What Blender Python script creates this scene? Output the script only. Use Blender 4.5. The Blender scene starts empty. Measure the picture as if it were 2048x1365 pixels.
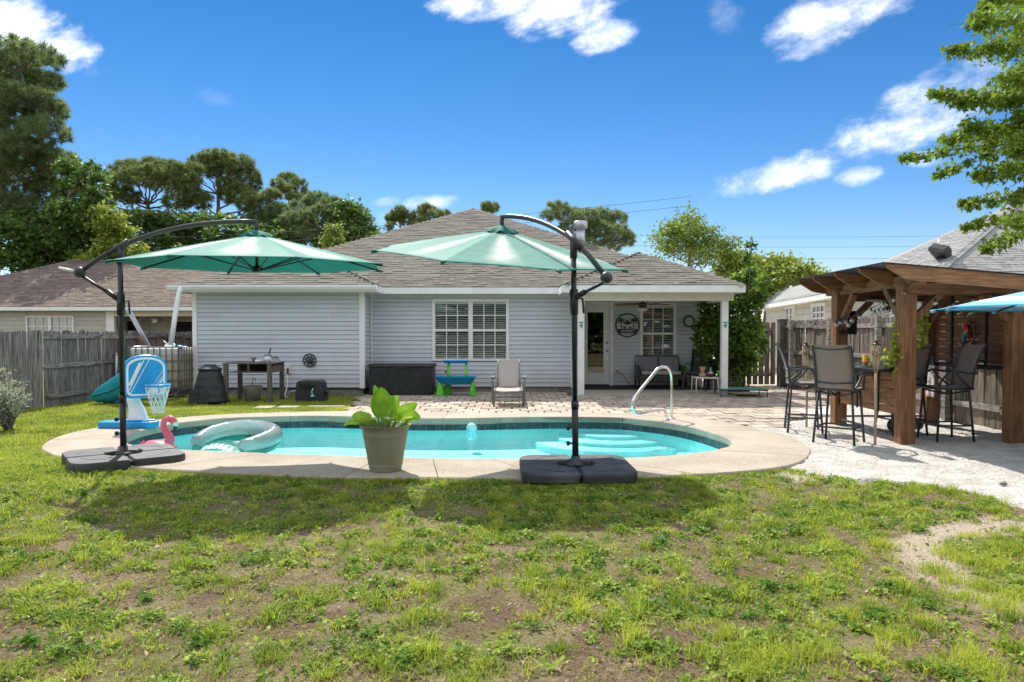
import bpy, bmesh, math, random
import numpy as np
from mathutils import Vector, Matrix, noise as mnoise
S = bpy.context.scene
C = S.collection
PI = math.pi
R = math.radians
# ---------------------------------------------------------------- camera
F = 1450.0; EYE = 1.44; PITCH = R(1.5)
cam = bpy.data.objects.new('camera', bpy.data.cameras.new('camera')); C.objects.link(cam)
cam.location = (0, 0, EYE); cam.rotation_euler = (R(90) - PITCH, 0, 0)
cam.data.sensor_width = 36; cam.data.lens = F / 2048 * 36; cam.data.shift_y = 0.01147
cam.data.clip_start = 0.05; cam.data.clip_end = 3000
S.camera = cam
# ---------------------------------------------------------------- light
SUN = Vector((-0.33, 1.0, 1.18)).normalized()
sl = bpy.data.lights.new('sun', 'SUN'); sl.energy = 2.0; sl.angle = R(0.53); sl.color = (1.0, 0.95, 0.86)
sun = bpy.data.objects.new('sun', sl); C.objects.link(sun)
sun.rotation_euler = SUN.to_track_quat('Z', 'Y').to_euler()
W = bpy.data.worlds.new('World'); S.world = W; W.use_nodes = True
S.view_settings.view_transform = 'Standard'; S.view_settings.look = 'None'
S.view_settings.exposure = 1.72; S.view_settings.gamma = 1; S.view_settings.use_curve_mapping = False
S.render.engine = 'CYCLES'
S.cycles.use_denoising = True
S.cycles.max_bounces = 8; S.cycles.transparent_max_bounces = 24
S.cycles.sample_clamp_indirect = 6
S.cycles.caustics_reflective = False; S.cycles.caustics_refractive = False

class NT:
    """tiny helper round a node tree"""
    def __init__(s, nt): s.nt = nt; s.n = nt.nodes; s.l = nt.links
    def new(s, t, **kw):
        n = s.n.new(t)
        for k, v in kw.items():
            if k == 'ins':
                for a, b in v.items():
                    if isinstance(b, bpy.types.NodeSocket): s.l.new(b, n.inputs[a])
                    else: n.inputs[a].default_value = b
            else: setattr(n, k, v)
        return n
    def math(s, op, a, b=None, c=None, clamp=False):
        n = s.n.new('ShaderNodeMath'); n.operation = op; n.use_clamp = clamp
        for i, v in enumerate((a, b, c)):
            if v is None: continue
            if isinstance(v, bpy.types.NodeSocket): s.l.new(v, n.inputs[i])
            else: n.inputs[i].default_value = v
        return n.outputs[0]
    def vmath(s, op, a, b=None):
        n = s.n.new('ShaderNodeVectorMath'); n.operation = op
        for i, v in enumerate((a, b)):
            if v is None: continue
            if isinstance(v, bpy.types.NodeSocket): s.l.new(v, n.inputs[i])
            else: n.inputs[i].default_value = v
        return n.outputs['Value'] if op in ('DISTANCE', 'LENGTH', 'DOT_PRODUCT') else n.outputs[0]
    def mix(s, f, a, b, mode='MIX'):
        n = s.n.new('ShaderNodeMix'); n.data_type = 'RGBA'; n.blend_type = mode
        for i, v in ((0, f), (6, a), (7, b)):
            if isinstance(v, bpy.types.NodeSocket): s.l.new(v, n.inputs[i])
            elif i == 0: n.inputs[0].default_value = v
            else: n.inputs[i].default_value = (*v[:3], 1)
        return n.outputs[2]
    def noise(s, vec, scale, detail=4, rough=0.55):
        n = s.n.new('ShaderNodeTexNoise'); n.inputs['Scale'].default_value = scale
        n.inputs['Detail'].default_value = detail; n.inputs['Roughness'].default_value = rough
        s.l.new(vec, n.inputs['Vector']); return n.outputs['Fac']
    def smooth(s, x, lo, hi, a=0.0, b=1.0):
        n = s.n.new('ShaderNodeMapRange'); n.interpolation_type = 'SMOOTHSTEP'
        s.l.new(x, n.inputs[0])
        for i, v in ((1, lo), (2, hi), (3, a), (4, b)): n.inputs[i].default_value = v
        return n.outputs[0]
    def scale(s, vec, sc):
        n = s.n.new('ShaderNodeMapping'); n.inputs['Scale'].default_value = sc
        s.l.new(vec, n.inputs['Vector']); return n.outputs[0]

# sky: Nishita, with cumulus patches that stand at fixed bearings of the dome
def build_sky():
    t = NT(W.node_tree); t.n.clear()
    sky = t.new('ShaderNodeTexSky', sky_type='NISHITA', sun_disc=False)
    sky.sun_elevation = math.asin(SUN.z); sky.sun_rotation = math.atan2(SUN.x, SUN.y)
    sky.air_density = 1.0; sky.dust_density = 0.0; sky.ozone_density = 4.0; sky.altitude = 0
    hs = t.new('ShaderNodeHueSaturation', ins={'Saturation': 1.32, 'Value': 1.0, 'Color': sky.outputs[0]})
    blue = t.mix(1.0, hs.outputs[0], (0.80, 0.93, 1.05), 'MULTIPLY')
    tc = t.new('ShaderNodeTexCoord')
    sp = t.new('ShaderNodeSeparateXYZ', ins={0: tc.outputs['Generated']})
    x, y, z = sp.outputs
    deep = t.smooth(z, 0.02, 0.42)      # polarised look: the blue deepens with height all round the dome
    blue = t.mix(1.0, blue, t.mix(deep, (.49, .362, .345), (.37, .298, .275)), 'MULTIPLY')
    yy = t.math('MAXIMUM', y, 0.05)
    u = t.math('DIVIDE', x, yy); v = t.math('DIVIDE', z, yy)
    uv = t.new('ShaderNodeCombineXYZ', ins={0: t.math('MULTIPLY', t.math('ADD', u, t.math('MULTIPLY', v, .4)), .8), 1: t.math('MULTIPLY', t.math('SUBTRACT', v, t.math('MULTIPLY', u, .35)), 1.35), 2: 0.0}).outputs[0]
    n1 = t.noise(uv, 8.0, 9, 0.66)
    n2 = t.noise(t.vmath('ADD', uv, (3.1, 1.7, 0)), 22.0, 5, 0.6)
    n = t.math('ADD', t.math('MULTIPLY', n1, 0.75), t.math('MULTIPLY', n2, 0.25))
    # (centre px, py, half width, half height, tilt deg, strength)
    clouds = [(40, 62, 195, 72, -24, 1.0), (1060, 5, 215, 85, -8, 1.0), (930, 18, 120, 45, -10, .9),
              (1215, 75, 85, 42, 15, .8), (1660, 45, 170, 62, 22, .78), (1625, 95, 80, 35, 12, .5),
              (1830, 235, 210, 72, 24, .78), (1560, 350, 150, 40, 14, .78), (1905, 175, 120, 60, 18, .5),
              (1720, 352, 60, 24, 10, .55), (865, 408, 75, 22, 2, .62), (775, 405, 38, 14, 6, .35),
              (440, 200, 60, 24, -20, .07), (1445, 40, 40, 60, 60, .2),
              (800, 440, 60, 35, 0, .25), (1850, 320, 60, 22, 0, .4)]
    tot = None
    for (px, py, hw, hh, tl, st) in clouds:
        cx = (px - 1024) / F; cy = (668 - py) / F; a = R(tl)
        du = t.math('SUBTRACT', u, cx); dv = t.math('SUBTRACT', v, cy)
        p = t.math('DIVIDE', t.math('ADD', t.math('MULTIPLY', du, math.cos(a)), t.math('MULTIPLY', dv, math.sin(a))), hw / F)
        q = t.math('DIVIDE', t.math('SUBTRACT', t.math('MULTIPLY', dv, math.cos(a)), t.math('MULTIPLY', du, math.sin(a))), hh / F)
        r2 = t.math('ADD', t.math('MULTIPLY', p, p), t.math('MULTIPLY', q, q))
        m = t.math('SUBTRACT', 1.0, r2)
        m = t.math('ADD', t.math('MULTIPLY', m, 0.50), t.math('MULTIPLY', t.math('SUBTRACT', n, 0.54), 2.2))
        m = t.math('MULTIPLY', t.smooth(m, -0.03, 0.62), st)
        m = t.math('MULTIPLY', m, t.smooth(r2, 1.9, 0.9))
        tot = m if tot is None else t.math('MAXIMUM', tot, m)
    front = t.smooth(y, 0.05, 0.2)
    tot = t.math('MULTIPLY', tot, front)
    # out of view: thick bright cloud cover added overhead and behind for fill light
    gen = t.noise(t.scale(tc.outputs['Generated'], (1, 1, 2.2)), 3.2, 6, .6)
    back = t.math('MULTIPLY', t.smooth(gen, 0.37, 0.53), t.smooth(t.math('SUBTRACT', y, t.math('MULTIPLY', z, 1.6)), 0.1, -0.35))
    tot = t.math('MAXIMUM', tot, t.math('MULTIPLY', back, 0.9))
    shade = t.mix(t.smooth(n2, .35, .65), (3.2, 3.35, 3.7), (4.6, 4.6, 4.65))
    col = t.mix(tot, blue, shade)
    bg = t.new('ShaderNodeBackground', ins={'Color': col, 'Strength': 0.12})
    o = t.new('ShaderNodeOutputWorld', ins={0: bg.outputs[0]})
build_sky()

# ---------------------------------------------------------------- photogrammetry helpers (photo pixel -> metres)
CP, SP = math.cos(PITCH), math.sin(PITCH)
def ray(px, py):
    u = (px - 1024) / F; v = (706 - py) / F
    return Vector((u, CP + v * SP, -SP + v * CP))
def G(px, py, z=0.0):
    d = ray(px, py); t = (z - EYE) / d.z
    return Vector((0, 0, EYE)) + d * t
def P(px, py, Y):
    d = ray(px, py)
    return Vector((0, 0, EYE)) + d * (Y / d.y)

# ---------------------------------------------------------------- scene-graph helpers
MW = {}
def props(o, label=None, cat=None, group=None, kind=None):
    if label: o['label'] = label
    if cat: o['category'] = cat
    if group: o['group'] = group
    if kind: o['kind'] = kind
    return o
def thing(name, label, cat, loc=(0, 0, 0), rz=0.0, group=None):
    o = bpy.data.objects.new(name, None); C.objects.link(o)
    o.empty_display_size = 0.1
    o.location = loc; o.rotation_euler = (0, 0, rz)
    MW[o] = Matrix.Translation(Vector(loc)) @ Matrix.Rotation(rz, 4, 'Z')
    return props(o, label, cat, group)
def link(name, me, parent=None, mat=None):
    o = bpy.data.objects.new(name, me); C.objects.link(o)
    if mat and not me.materials: me.materials.append(mat)
    if parent: o.parent = parent; MW[o] = MW[parent]
    else: MW[o] = Matrix.Identity(4)
    return o
def dup(root, loc=None, rz=None, label=None, group=None):
    r = root.copy(); C.objects.link(r)
    if loc is not None: r.location = loc
    if rz is not None: r.rotation_euler = (0, 0, rz)
    if label: r['label'] = label
    if group: r['group'] = group
    MW[r] = Matrix.Translation(r.location) @ Matrix.Rotation(r.rotation_euler.z, 4, 'Z')
    for ch in list(root.children):
        c = ch.copy(); C.objects.link(c); c.parent = r; MW[c] = MW[r]
        for g in list(ch.children):
            d = g.copy(); C.objects.link(d); d.parent = c; MW[d] = MW[r]
    return r
def piece(name, me, parent, loc, rot=(0, 0, 0), scale=(1, 1, 1)):
    """one of many alike pieces sharing a mesh; loc in world metres (parents are only translated)"""
    o = bpy.data.objects.new(name, me); C.objects.link(o); o.parent = parent
    o.location = MW[parent].inverted() @ Vector(loc); o.rotation_euler = rot; o.scale = scale
    MW[o] = MW[parent]
    return o

class MB:
    def __init__(s): s.v = []; s.f = []; s.sm = []
    def add(s, vs, fs, smooth=False):
        b = len(s.v); s.v += [tuple(x) for x in vs]
        for f in fs: s.f.append([b + i for i in f]); s.sm.append(smooth)
        return s
    def box(s, c, d, rot=None, taper=1.0):
        hx, hy, hz = d[0] / 2, d[1] / 2, d[2] / 2
        vs = [Vector((x * hx * (taper if z > 0 else 1), y * hy * (taper if z > 0 else 1), z * hz)) for z in (-1, 1) for x, y in ((-1, -1), (1, -1), (1, 1), (-1, 1))]
        if rot: m = rot if isinstance(rot, Matrix) else Matrix.Rotation(rot, 3, 'Z'); vs = [m @ v for v in vs]
        return s.add([v + Vector(c) for v in vs], [(3, 2, 1, 0), (4, 5, 6, 7), (0, 1, 5, 4), (1, 2, 6, 5), (2, 3, 7, 6), (3, 0, 4, 7)])
    def b2(s, x0, x1, y0, y1, z0, z1):
        return s.box(((x0 + x1) / 2, (y0 + y1) / 2, (z0 + z1) / 2), (x1 - x0, y1 - y0, z1 - z0))
    def beam(s, a, b, w, h, up=(0, 0, 1)):
        a, b = Vector(a), Vector(b); d = (b - a); L = d.length; d.normalize()
        u = Vector(up); sd = d.cross(u)
        if sd.length < 1e-4: sd = d.cross(Vector((0, 1, 0)))
        sd.normalize(); u = sd.cross(d)
        m = Matrix((d, sd, u)).transposed()
        return s.box((a + b) / 2, (L, w, h), m)
    def tube(s, pts, r, n=8, cap=True, closed=False):
        pts = [Vector(p) for p in pts]; N = len(pts)
        rs = r if isinstance(r, (list, tuple)) else [r] * N
        ref = None; vs = []
        for i, p in enumerate(pts):
            if closed: d = pts[(i + 1) % N] - pts[i - 1]
            else: d = pts[min(i + 1, N - 1)] - pts[max(i - 1, 0)]
            d.normalize()
            if ref is None:
                ref = Vector((0, 0, 1)) if abs(d.z) < 0.9 else Vector((1, 0, 0))
            a = ref - d * ref.dot(d)
            if a.length < 1e-5: a = d.orthogonal()
            a.normalize(); ref = a; b = d.cross(a)
            for k in range(n):
                t = 2 * PI * k / n
                vs.append(p + (a * math.cos(t) + b * math.sin(t)) * rs[i])
        fs = []
        for i in range(N if closed else N - 1):
            j = (i + 1) % N
            for k in range(n):
                fs.append((i * n + k, i * n + (k + 1) % n, j * n + (k + 1) % n, j * n + k))
        s.add(vs, fs, True)
        if cap and not closed:
            b = len(s.v) - N * n
            s.f.append([b + k for k in reversed(range(n))]); s.sm.append(False)
            s.f.append([b + (N - 1) * n + k for k in range(n)]); s.sm.append(False)
        return s
    def lathe(s, prof, c=(0, 0, 0), n=24, sx=1, sy=1, smooth=True, rot=None):
        c = Vector(c); vs = []; fs = []
        for r, z in prof:
            for k in range(n):
                t = 2 * PI * k / n
                v = Vector((r * math.cos(t) * sx, r * math.sin(t) * sy, z))
                if rot: v = rot @ v
                vs.append(v + c)
        for i in range(len(prof) - 1):
            for k in range(n):
                fs.append((i * n + k, i * n + (k + 1) % n, (i + 1) * n + (k + 1) % n, (i + 1) * n + k))
        s.add(vs, fs, smooth)
        b = len(s.v) - len(vs)
        if prof[0][0] > 1e-4: s.f.append([b + k for k in reversed(range(n))]); s.sm.append(False)
        if prof[-1][0] > 1e-4: s.f.append([b + (len(prof) - 1) * n + k for k in range(n)]); s.sm.append(False)
        return s
    def prism(s, poly, a, b, axis='Z'):
        """extrude a 2D polygon between a and b along an axis"""
        n = len(poly); vs = []
        for h in (a, b):
            for x, y in poly:
                vs.append((x, y, h) if axis == 'Z' else ((x, h, y) if axis == 'Y' else (h, x, y)))
        fs = [tuple(reversed(range(n))), tuple(range(n, 2 * n))]
        for i in range(n): fs.append((i, (i + 1) % n, n + (i + 1) % n, n + i))
        return s.add(vs, fs)
    def sphere(s, c, r, n=14, m=9, sc=(1, 1, 1)):
        prof = [(max(1e-5, math.sin(PI * i / m)) * r * 1.0, -math.cos(PI * i / m) * r * sc[2]) for i in range(m + 1)]
        return s.lathe(prof, c, n, sc[0], sc[1])
    def xf(s, m, start=0):
        for i in range(start, len(s.v)): s.v[i] = tuple(m @ Vector(s.v[i]))
        return s
    def mesh(s, name, mat=None):
        me = bpy.data.meshes.new(name); me.from_pydata(s.v, [], s.f)
        me.polygons.foreach_set('use_smooth', s.sm)
        if mat: me.materials.append(mat)
        me.update(); return me
    def build(s, name, mat, parent=None, world=True, label=None, bevel=0):
        if parent is not None and world:
            inv = MW[parent].inverted(); s.v = [tuple(inv @ Vector(v)) for v in s.v]
        me = s.mesh(name, mat)
        bm = bmesh.new(); bm.from_mesh(me); bmesh.ops.recalc_face_normals(bm, faces=bm.faces); bm.to_mesh(me); bm.free()
        o = link(name, me, parent)
        if label: o['label'] = label
        if bevel:
            bv = o.modifiers.new('bevel', 'BEVEL'); bv.width = bevel; bv.segments = 2; bv.limit_method = 'ANGLE'
        return o
def npmesh(name, V, Fa, mat, parent=None, tint=None, smooth=False, attrs=None):
    """big mesh from numpy arrays: V (n,3), Fa (m,k)"""
    V = np.asarray(V, np.float32); Fa = np.asarray(Fa, np.int32)
    if parent is not None:
        t = MW[parent].translation; V = V - np.array([t.x, t.y, t.z], np.float32)
    me = bpy.data.meshes.new(name); k = Fa.shape[1]; m = Fa.shape[0]
    me.vertices.add(len(V)); me.vertices.foreach_set('co', V.ravel())
    me.loops.add(m * k); me.loops.foreach_set('vertex_index', Fa.ravel())
    me.polygons.add(m); me.polygons.foreach_set('loop_start', np.arange(0, m * k, k, dtype=np.int32))
    try: me.polygons.foreach_set('loop_total', np.full(m, k, np.int32))
    except Exception: pass
    me.polygons.foreach_set('use_smooth', np.full(m, smooth))
    if tint is not None:
        a = me.attributes.new('tint', 'FLOAT', 'POINT'); a.data.foreach_set('value', np.asarray(tint, np.float32))
    me.update(calc_edges=True); me.validate()
    me.materials.append(mat)
    return link(name, me, parent)

# ---------------------------------------------------------------- materials
def pm(name, c1, c2=None, sc=6.0, st=(1, 1, 1), rough=0.6, bump=0.0, bsc=None, metal=0.0, trans=0.0, spec=0.4,
       rnd=0.0, island=0.0, detail=5, lo=0.35, hi=0.65, tint=False, c3=None, c3sc=1.5, c3lo=.55, c3hi=.7, coat=0.0):
    m = bpy.data.materials.new(name); m.use_nodes = True
    t = NT(m.node_tree); t.n.clear()
    g = t.new('ShaderNodeNewGeometry'); oi = t.new('ShaderNodeObjectInfo')
    off = t.vmath('MULTIPLY', t.new('ShaderNodeCombineXYZ', ins={0: oi.outputs['Random'], 1: oi.outputs['Random'], 2: oi.outputs['Random']}).outputs[0], (37.0, 53.0, 71.0))
    pos = t.scale(t.vmath('ADD', g.outputs['Position'], off), st)
    if tint:
        f = t.new('ShaderNodeAttribute', attribute_name='tint').outputs['Fac']
    else:
        f = t.smooth(t.noise(pos, sc, detail), lo, hi)
    col = t.mix(f, c1, c2 or c1)
    if c3: col = t.mix(t.smooth(t.noise(pos, c3sc, 4), c3lo, c3hi), col, c3)
    if rnd or island:
        r = oi.outputs['Random'] if rnd else g.outputs['Random Per Island']
        k = rnd or island
        val = t.math('ADD', t.math('MULTIPLY', r, 2 * k), 1 - k)
        col = t.vmath('SCALE', col); 
        nd = col.node; nd.inputs['Scale'].default_value = 1.0
        t.l.new(val, nd.inputs['Scale'])
    bs = t.new('ShaderNodeBsdfPrincipled', ins={'Base Color': col, 'Roughness': rough, 'Metallic': metal, 'Specular IOR Level': spec, 'Coat Weight': coat})
    if bump:
        bn = t.new('ShaderNodeBump', ins={'Strength': 1.0, 'Distance': bump, 'Height': t.noise(pos, bsc or sc * 2, 5)})
        t.l.new(bn.outputs[0], bs.inputs['Normal'])
    out = bs.outputs[0]
    if trans:
        tr = t.new('ShaderNodeBsdfTranslucent', ins={'Color': col})
        out = t.new('ShaderNodeMixShader', ins={0: trans, 1: bs.outputs[0], 2: tr.outputs[0]}).outputs[0]
    t.new('ShaderNodeOutputMaterial', ins={0: out})
    return m
def glassy(name, tintc, fres=1.45, rough=0.0, bump=0.0, bsc=3.0, extra=0.0):
    """clear sheet: straight-through transmission tinted by the material plus a Fresnel mirror"""
    m = bpy.data.materials.new(name); m.use_nodes = True
    t = NT(m.node_tree); t.n.clear()
    tr = t.new('ShaderNodeBsdfTransparent', ins={'Color': (*tintc, 1)})
    gl = t.new('ShaderNodeBsdfGlossy', ins={'Roughness': rough, 'Color': (1, 1, 1, 1)})
    fr = t.new('ShaderNodeLayerWeight', ins={'Blend': .5})
    if bump:
        g = t.new('ShaderNodeNewGeometry')
        h = t.math('ADD', t.noise(g.outputs['Position'], bsc, 3), t.math('MULTIPLY', t.noise(g.outputs['Position'], bsc * 4, 2), .3))
        bn = t.new('ShaderNodeBump', ins={'Strength': 1.0, 'Distance': bump, 'Height': h})
        t.l.new(bn.outputs[0], gl.inputs['Normal']); t.l.new(bn.outputs[0], fr.inputs['Normal'])
    f = t.math('ADD', t.math('MULTIPLY', t.math('POWER', fr.outputs['Facing'], 5.0), fres), extra, clamp=True)   # Schlick
    mx = t.new('ShaderNodeMixShader', ins={0: f, 1: tr.outputs[0], 2: gl.outputs[0]})
    t.new('ShaderNodeOutputMaterial', ins={0: mx.outputs[0]})
    return m
M = {}
M['siding'] = pm('grey_vinyl', (.545, .58, .615), (.575, .61, .645), 3, (.3, 2, 2), .45, rnd=.03)
def splash_dirt(m, z0, z1, colr):
    """rain-splash dirt worn into the lowest boards"""
    q = NT(m.node_tree); b = next(n for n in m.node_tree.nodes if n.type == 'BSDF_PRINCIPLED'); src = b.inputs['Base Color'].links[0].from_socket; g = q.new('ShaderNodeNewGeometry').outputs['Position']
    z = q.math('ADD', q.new('ShaderNodeSeparateXYZ', ins={0: g}).outputs[2], q.math('MULTIPLY', q.noise(q.scale(g, (1, 1, .6)), 5, 5), .35)); f = q.math('MULTIPLY', q.smooth(z, z1, z0), .5)
    f = q.math('ADD', f, q.math('MULTIPLY', q.smooth(q.noise(q.scale(g, (2.0, 2.0, .25)), 3, 4), .52, .8), .16))
    m.node_tree.links.new(q.mix(f, src, colr), b.inputs['Base Color'])
splash_dirt(M['siding'], .28, .75, (.36, .34, .29))
M['trim'] = pm('white_vinyl', (.76, .76, .73), (.82, .82, .80), 4, rough=.4)
M['cream'] = pm('cream_soffit', (.66, .63, .52), (.72, .69, .58), 5, rough=.5)
M['shingle'] = pm('brown_shingle', (.135, .124, .106), (.225, .208, .178), 40, (1, 1, 1), .95, .004, 120, rnd=.18, spec=.08)
M['shingles'] = pm('brown_shingles', (.135, .124, .106), (.225, .208, .178), 40, (1, 1, 1), .95, .004, 120, island=.17, spec=.08)
M['shingle_left'] = pm('red_brown_shingles', (.15, .118, .10), (.215, .172, .148), 12, rough=.95, island=.24, spec=.08)
M['shingle_right'] = pm('grey_shingles', (.25, .25, .25), (.33, .33, .32), 14, rough=.95, island=.14, spec=.08)
M['found'] = pm('foundation_block', (.16, .145, .13), (.25, .235, .21), 5, rough=.95, bump=.004)
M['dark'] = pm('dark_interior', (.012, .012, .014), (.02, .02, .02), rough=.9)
M['glass'] = glassy('window_glass', (.95, .97, .96), .9, extra=.05)
M['blind'] = pm('blind_slat', (.80, .78, .73), (.84, .82, .77), 5, rough=.5)
M['fence'] = pm('weathered_fence', (.115, .105, .10), (.30, .285, .26), 7, (5, 5, .45), .9, .004, 14, rnd=.28, c3=(.06, .058, .055), c3sc=2.2)
M['fence_brown'] = pm('weathered_brown_fence', (.12, .095, .075), (.26, .215, .165), 7, (5, 5, .45), .9, .004, 14, rnd=.25, c3=(.05, .045, .04), c3sc=2.2)
M['rail'] = pm('weathered_rail', (.15, .14, .125), (.34, .32, .28), 7, (1, 1, 5), .9, .003, 16, rnd=.2, c3=(.08, .075, .06), c3sc=2.5)
M['cedar'] = pm('stained_timber', (.165, .076, .032), (.285, .14, .062), 6, (4, 4, .5), .65, .002, 18, rnd=.12, c3=(.15, .075, .035), c3sc=2.0, c3lo=.62, c3hi=.8)
M['cedar_h'] = pm('stained_plank', (.17, .076, .032), (.31, .148, .064), 6, (.6, .6, 6), .65, .002, 18, rnd=.22, c3=(.17, .085, .04), c3sc=2.4, c3lo=.62, c3hi=.78)
M['black'] = pm('black_metal', (.012, .013, .014), (.02, .021, .022), 8, rough=.42, spec=.5)
M['charcoal'] = pm('charcoal_frame', (.03, .033, .035), (.042, .046, .05), 8, rough=.4)
M['plastic_black'] = pm('black_plastic', (.018, .02, .022), (.032, .035, .037), 9, rough=.5, bump=.001, bsc=90)
M['weight'] = pm('black_base_plastic', (.03, .03, .031), (.055, .055, .055), 5, rough=.55, bump=.0015, bsc=160, c3=(.085, .082, .078), c3sc=2.2)
M['deck'] = pm('pool_concrete', (.32, .265, .205), (.41, .35, .28), 1.6, rough=.88, bump=.003, bsc=90, c3=(.48, .41, .33), c3sc=38, c3lo=.45, c3hi=.75)
M['coping'] = M['deck']
M['plaster'] = pm('pool_plaster', (.34, .86, .86), (.44, .92, .92), 2.0, rough=.6)
M['tile'] = pm('pool_tile', (.018, .026, .032), (.055, .072, .082), 16, rough=.25, rnd=.35)
M['water'] = glassy('pool_water', (.74, .98, .98), .62, .0, .008, 2.6, extra=.02)
M['paver'] = pm('concrete_paver', (.35, .29, .23), (.47, .40, .325), 5, rough=.92, bump=.004, bsc=60, rnd=.20, c3=(.15, .125, .10), c3sc=9, c3lo=.6, c3hi=.72)
M['pavers'] = pm('concrete_pavers', (.35, .29, .23), (.47, .40, .325), 5, rough=.92, bump=.004, bsc=60, island=.20, c3=(.15, .125, .10), c3sc=9, c3lo=.6, c3hi=.72)
M['joint'] = pm('paver_joint', (.03, .024, .018), (.06, .05, .035), 12, rough=.95)
M['slab'] = pm('porch_slab', (.36, .32, .27), (.44, .40, .34), 3, rough=.85, bump=.002)
M['sand'] = pm('white_sand', (.47, .44, .395), (.60, .575, .535), 5, rough=.97, bump=.05, bsc=22, c3=(.42, .37, .30), c3sc=34, c3lo=.58, c3hi=.70, spec=.1)
M['wire'] = pm('weathered_wire', (.10, .10, .11), (.13, .13, .14), 3, rough=.9, spec=.05)
M['steel'] = pm('stainless_steel', (.72, .72, .70), (.8, .8, .78), 8, rough=.16, metal=1.0)
M['galv'] = pm('galvanised_steel', (.42, .44, .45), (.52, .54, .55), 8, rough=.42, metal=.8)
M['white_pl'] = pm('white_plastic', (.78, .79, .80), (.84, .85, .86), 8, rough=.35)
M['blue_pl'] = pm('blue_plastic', (.012, .29, .62), (.016, .33, .68), 6, rough=.32)
M['blue_lt'] = pm('bright_blue_plastic', (.008, .30, .66), (.012, .33, .70), 6, rough=.35)
M['teal_pl'] = pm('teal_plastic', (.012, .26, .33), (.02, .33, .40), 5, rough=.35)
M['green_pl'] = pm('lime_plastic', (.10, .52, .03), (.13, .58, .045), 6, rough=.4)
M['pink'] = pm('pink_vinyl', (.83, .16, .24), (.88, .22, .30), 5, rough=.3, trans=.2)
M['taupe'] = pm('taupe_sling', (.20, .15, .128), (.275, .215, .186), 220, rough=.8)
M['taupe_lt'] = pm('beige_sling', (.36, .31, .27), (.45, .395, .35), 160, rough=.75)
M['grey_frame'] = pm('grey_chair_frame', (.13, .125, .12), (.17, .165, .16), 9, rough=.45)
M['cushion'] = pm('grey_cushion', (.19, .19, .20), (.24, .24, .25), 60, rough=.9)
M['terracotta'] = pm('terracotta', (.42, .17, .08), (.52, .23, .12), 8, rough=.8)
M['wood_old'] = pm('old_bench_wood', (.085, .074, .064), (.165, .145, .125), 7, (4, 4, .8), .9, .003, rnd=.15)
M['concrete_pot'] = pm('stained_planter', (.24, .215, .175), (.36, .33, .28), 5, (1, 1, .5), .85)
M['pot'] = pm('sage_plastic_pot', (.215, .225, .14), (.26, .27, .175), 3, (1, 1, .4), .6, c3=(.29, .30, .25), c3sc=3)
M['soil'] = pm('potting_soil', (.03, .022, .015), (.06, .045, .03), 30, rough=.98, bump=.01)
M['bark'] = pm('pine_bark', (.11, .085, .068), (.23, .185, .15), 4, (3, 3, .6), .95, .02, 10)
M['bark_grey'] = pm('grey_bark', (.10, .09, .08), (.19, .17, .15), 5, (3, 3, .6), .95, .01, 12)
def foliage(name, a, b, trans=.35, rough=.5, spec=.25): return pm(name, a, b, tint=True, trans=trans, rough=rough, spec=spec)
M['pine'] = foliage('pine_needles', (.11, .165, .055), (.26, .31, .10), .5)
M['pine_dk'] = foliage('dark_pine_needles', (.12, .19, .075), (.25, .32, .125), .55)
M['leaf_dk'] = foliage('dark_leaves', (.06, .13, .03), (.19, .30, .07), .5)
M['leaf_lt'] = foliage('bright_leaves', (.13, .21, .03), (.28, .36, .07), .45)
M['leaf_yel'] = foliage('yellow_green_leaves', (.16, .24, .035), (.37, .42, .07), .45)
M['leaf_bush'] = foliage('glossy_bush_leaves', (.05, .12, .025), (.24, .38, .045), .5, .35, .5)
M['leaf_olive'] = foliage('silvery_leaves', (.30, .36, .22), (.52, .57, .40), .4)
M['leaf_maple'] = foliage('maple_leaves', (.10, .19, .02), (.27, .36, .045), .5)
M['leaf_big'] = pm('broad_leaf', (.25, .46, .02), (.42, .62, .04), 9, rough=.4, trans=.45, spec=.4)
M['leaf_vine'] = foliage('vine_leaves', (.25, .36, .03), (.55, .58, .08), .5)
M['grass'] = foliage('grass_blades', (.15, .25, .022), (.53, .58, .08), .5)
M['weed'] = foliage('broadleaf_weeds', (.10, .22, .028), (.44, .54, .10), .45)
M['straw'] = foliage('dry_grass', (.13, .09, .05), (.52, .42, .27), .3)
rng = random.Random(7)
NR = np.random.default_rng(11)
# ================================================================ GROUND, POOL, PATIO
def catmull(pts, k=8):
    n = len(pts); out = []
    for i in range(n):
        p0, p1, p2, p3 = [Vector((*pts[(i + j) % n], 0)) for j in (-1, 0, 1, 2)]
        for s in range(k):
            t = s / k
            v = 0.5 * ((2 * p1) + (p2 - p0) * t + (2 * p0 - 5 * p1 + 4 * p2 - p3) * t * t + (3 * p1 - p0 - 3 * p2 + p3) * t ** 3)
            out.append((v.x, v.y))
    return out
POOL_IN = catmull([(-3.37, 12.70), (-4.18, 12.60), (-4.9, 12.35), (-5.38, 11.75), (-5.54, 10.99), (-5.43, 10.2), (-5.1, 9.55), (-4.5, 9.12), (-3.70, 8.90),
                   (-2.27, 8.59), (-1.07, 8.40), (.115, 8.33), (1.34, 8.40), (2.2, 8.74), (2.77, 9.26), (2.97, 9.85), (2.91, 10.6), (2.69, 11.45), (2.31, 12.05),
                   (1.75, 12.48), (.66, 12.56), (-.6, 12.38), (-1.57, 12.33), (-2.5, 12.52)])
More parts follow.
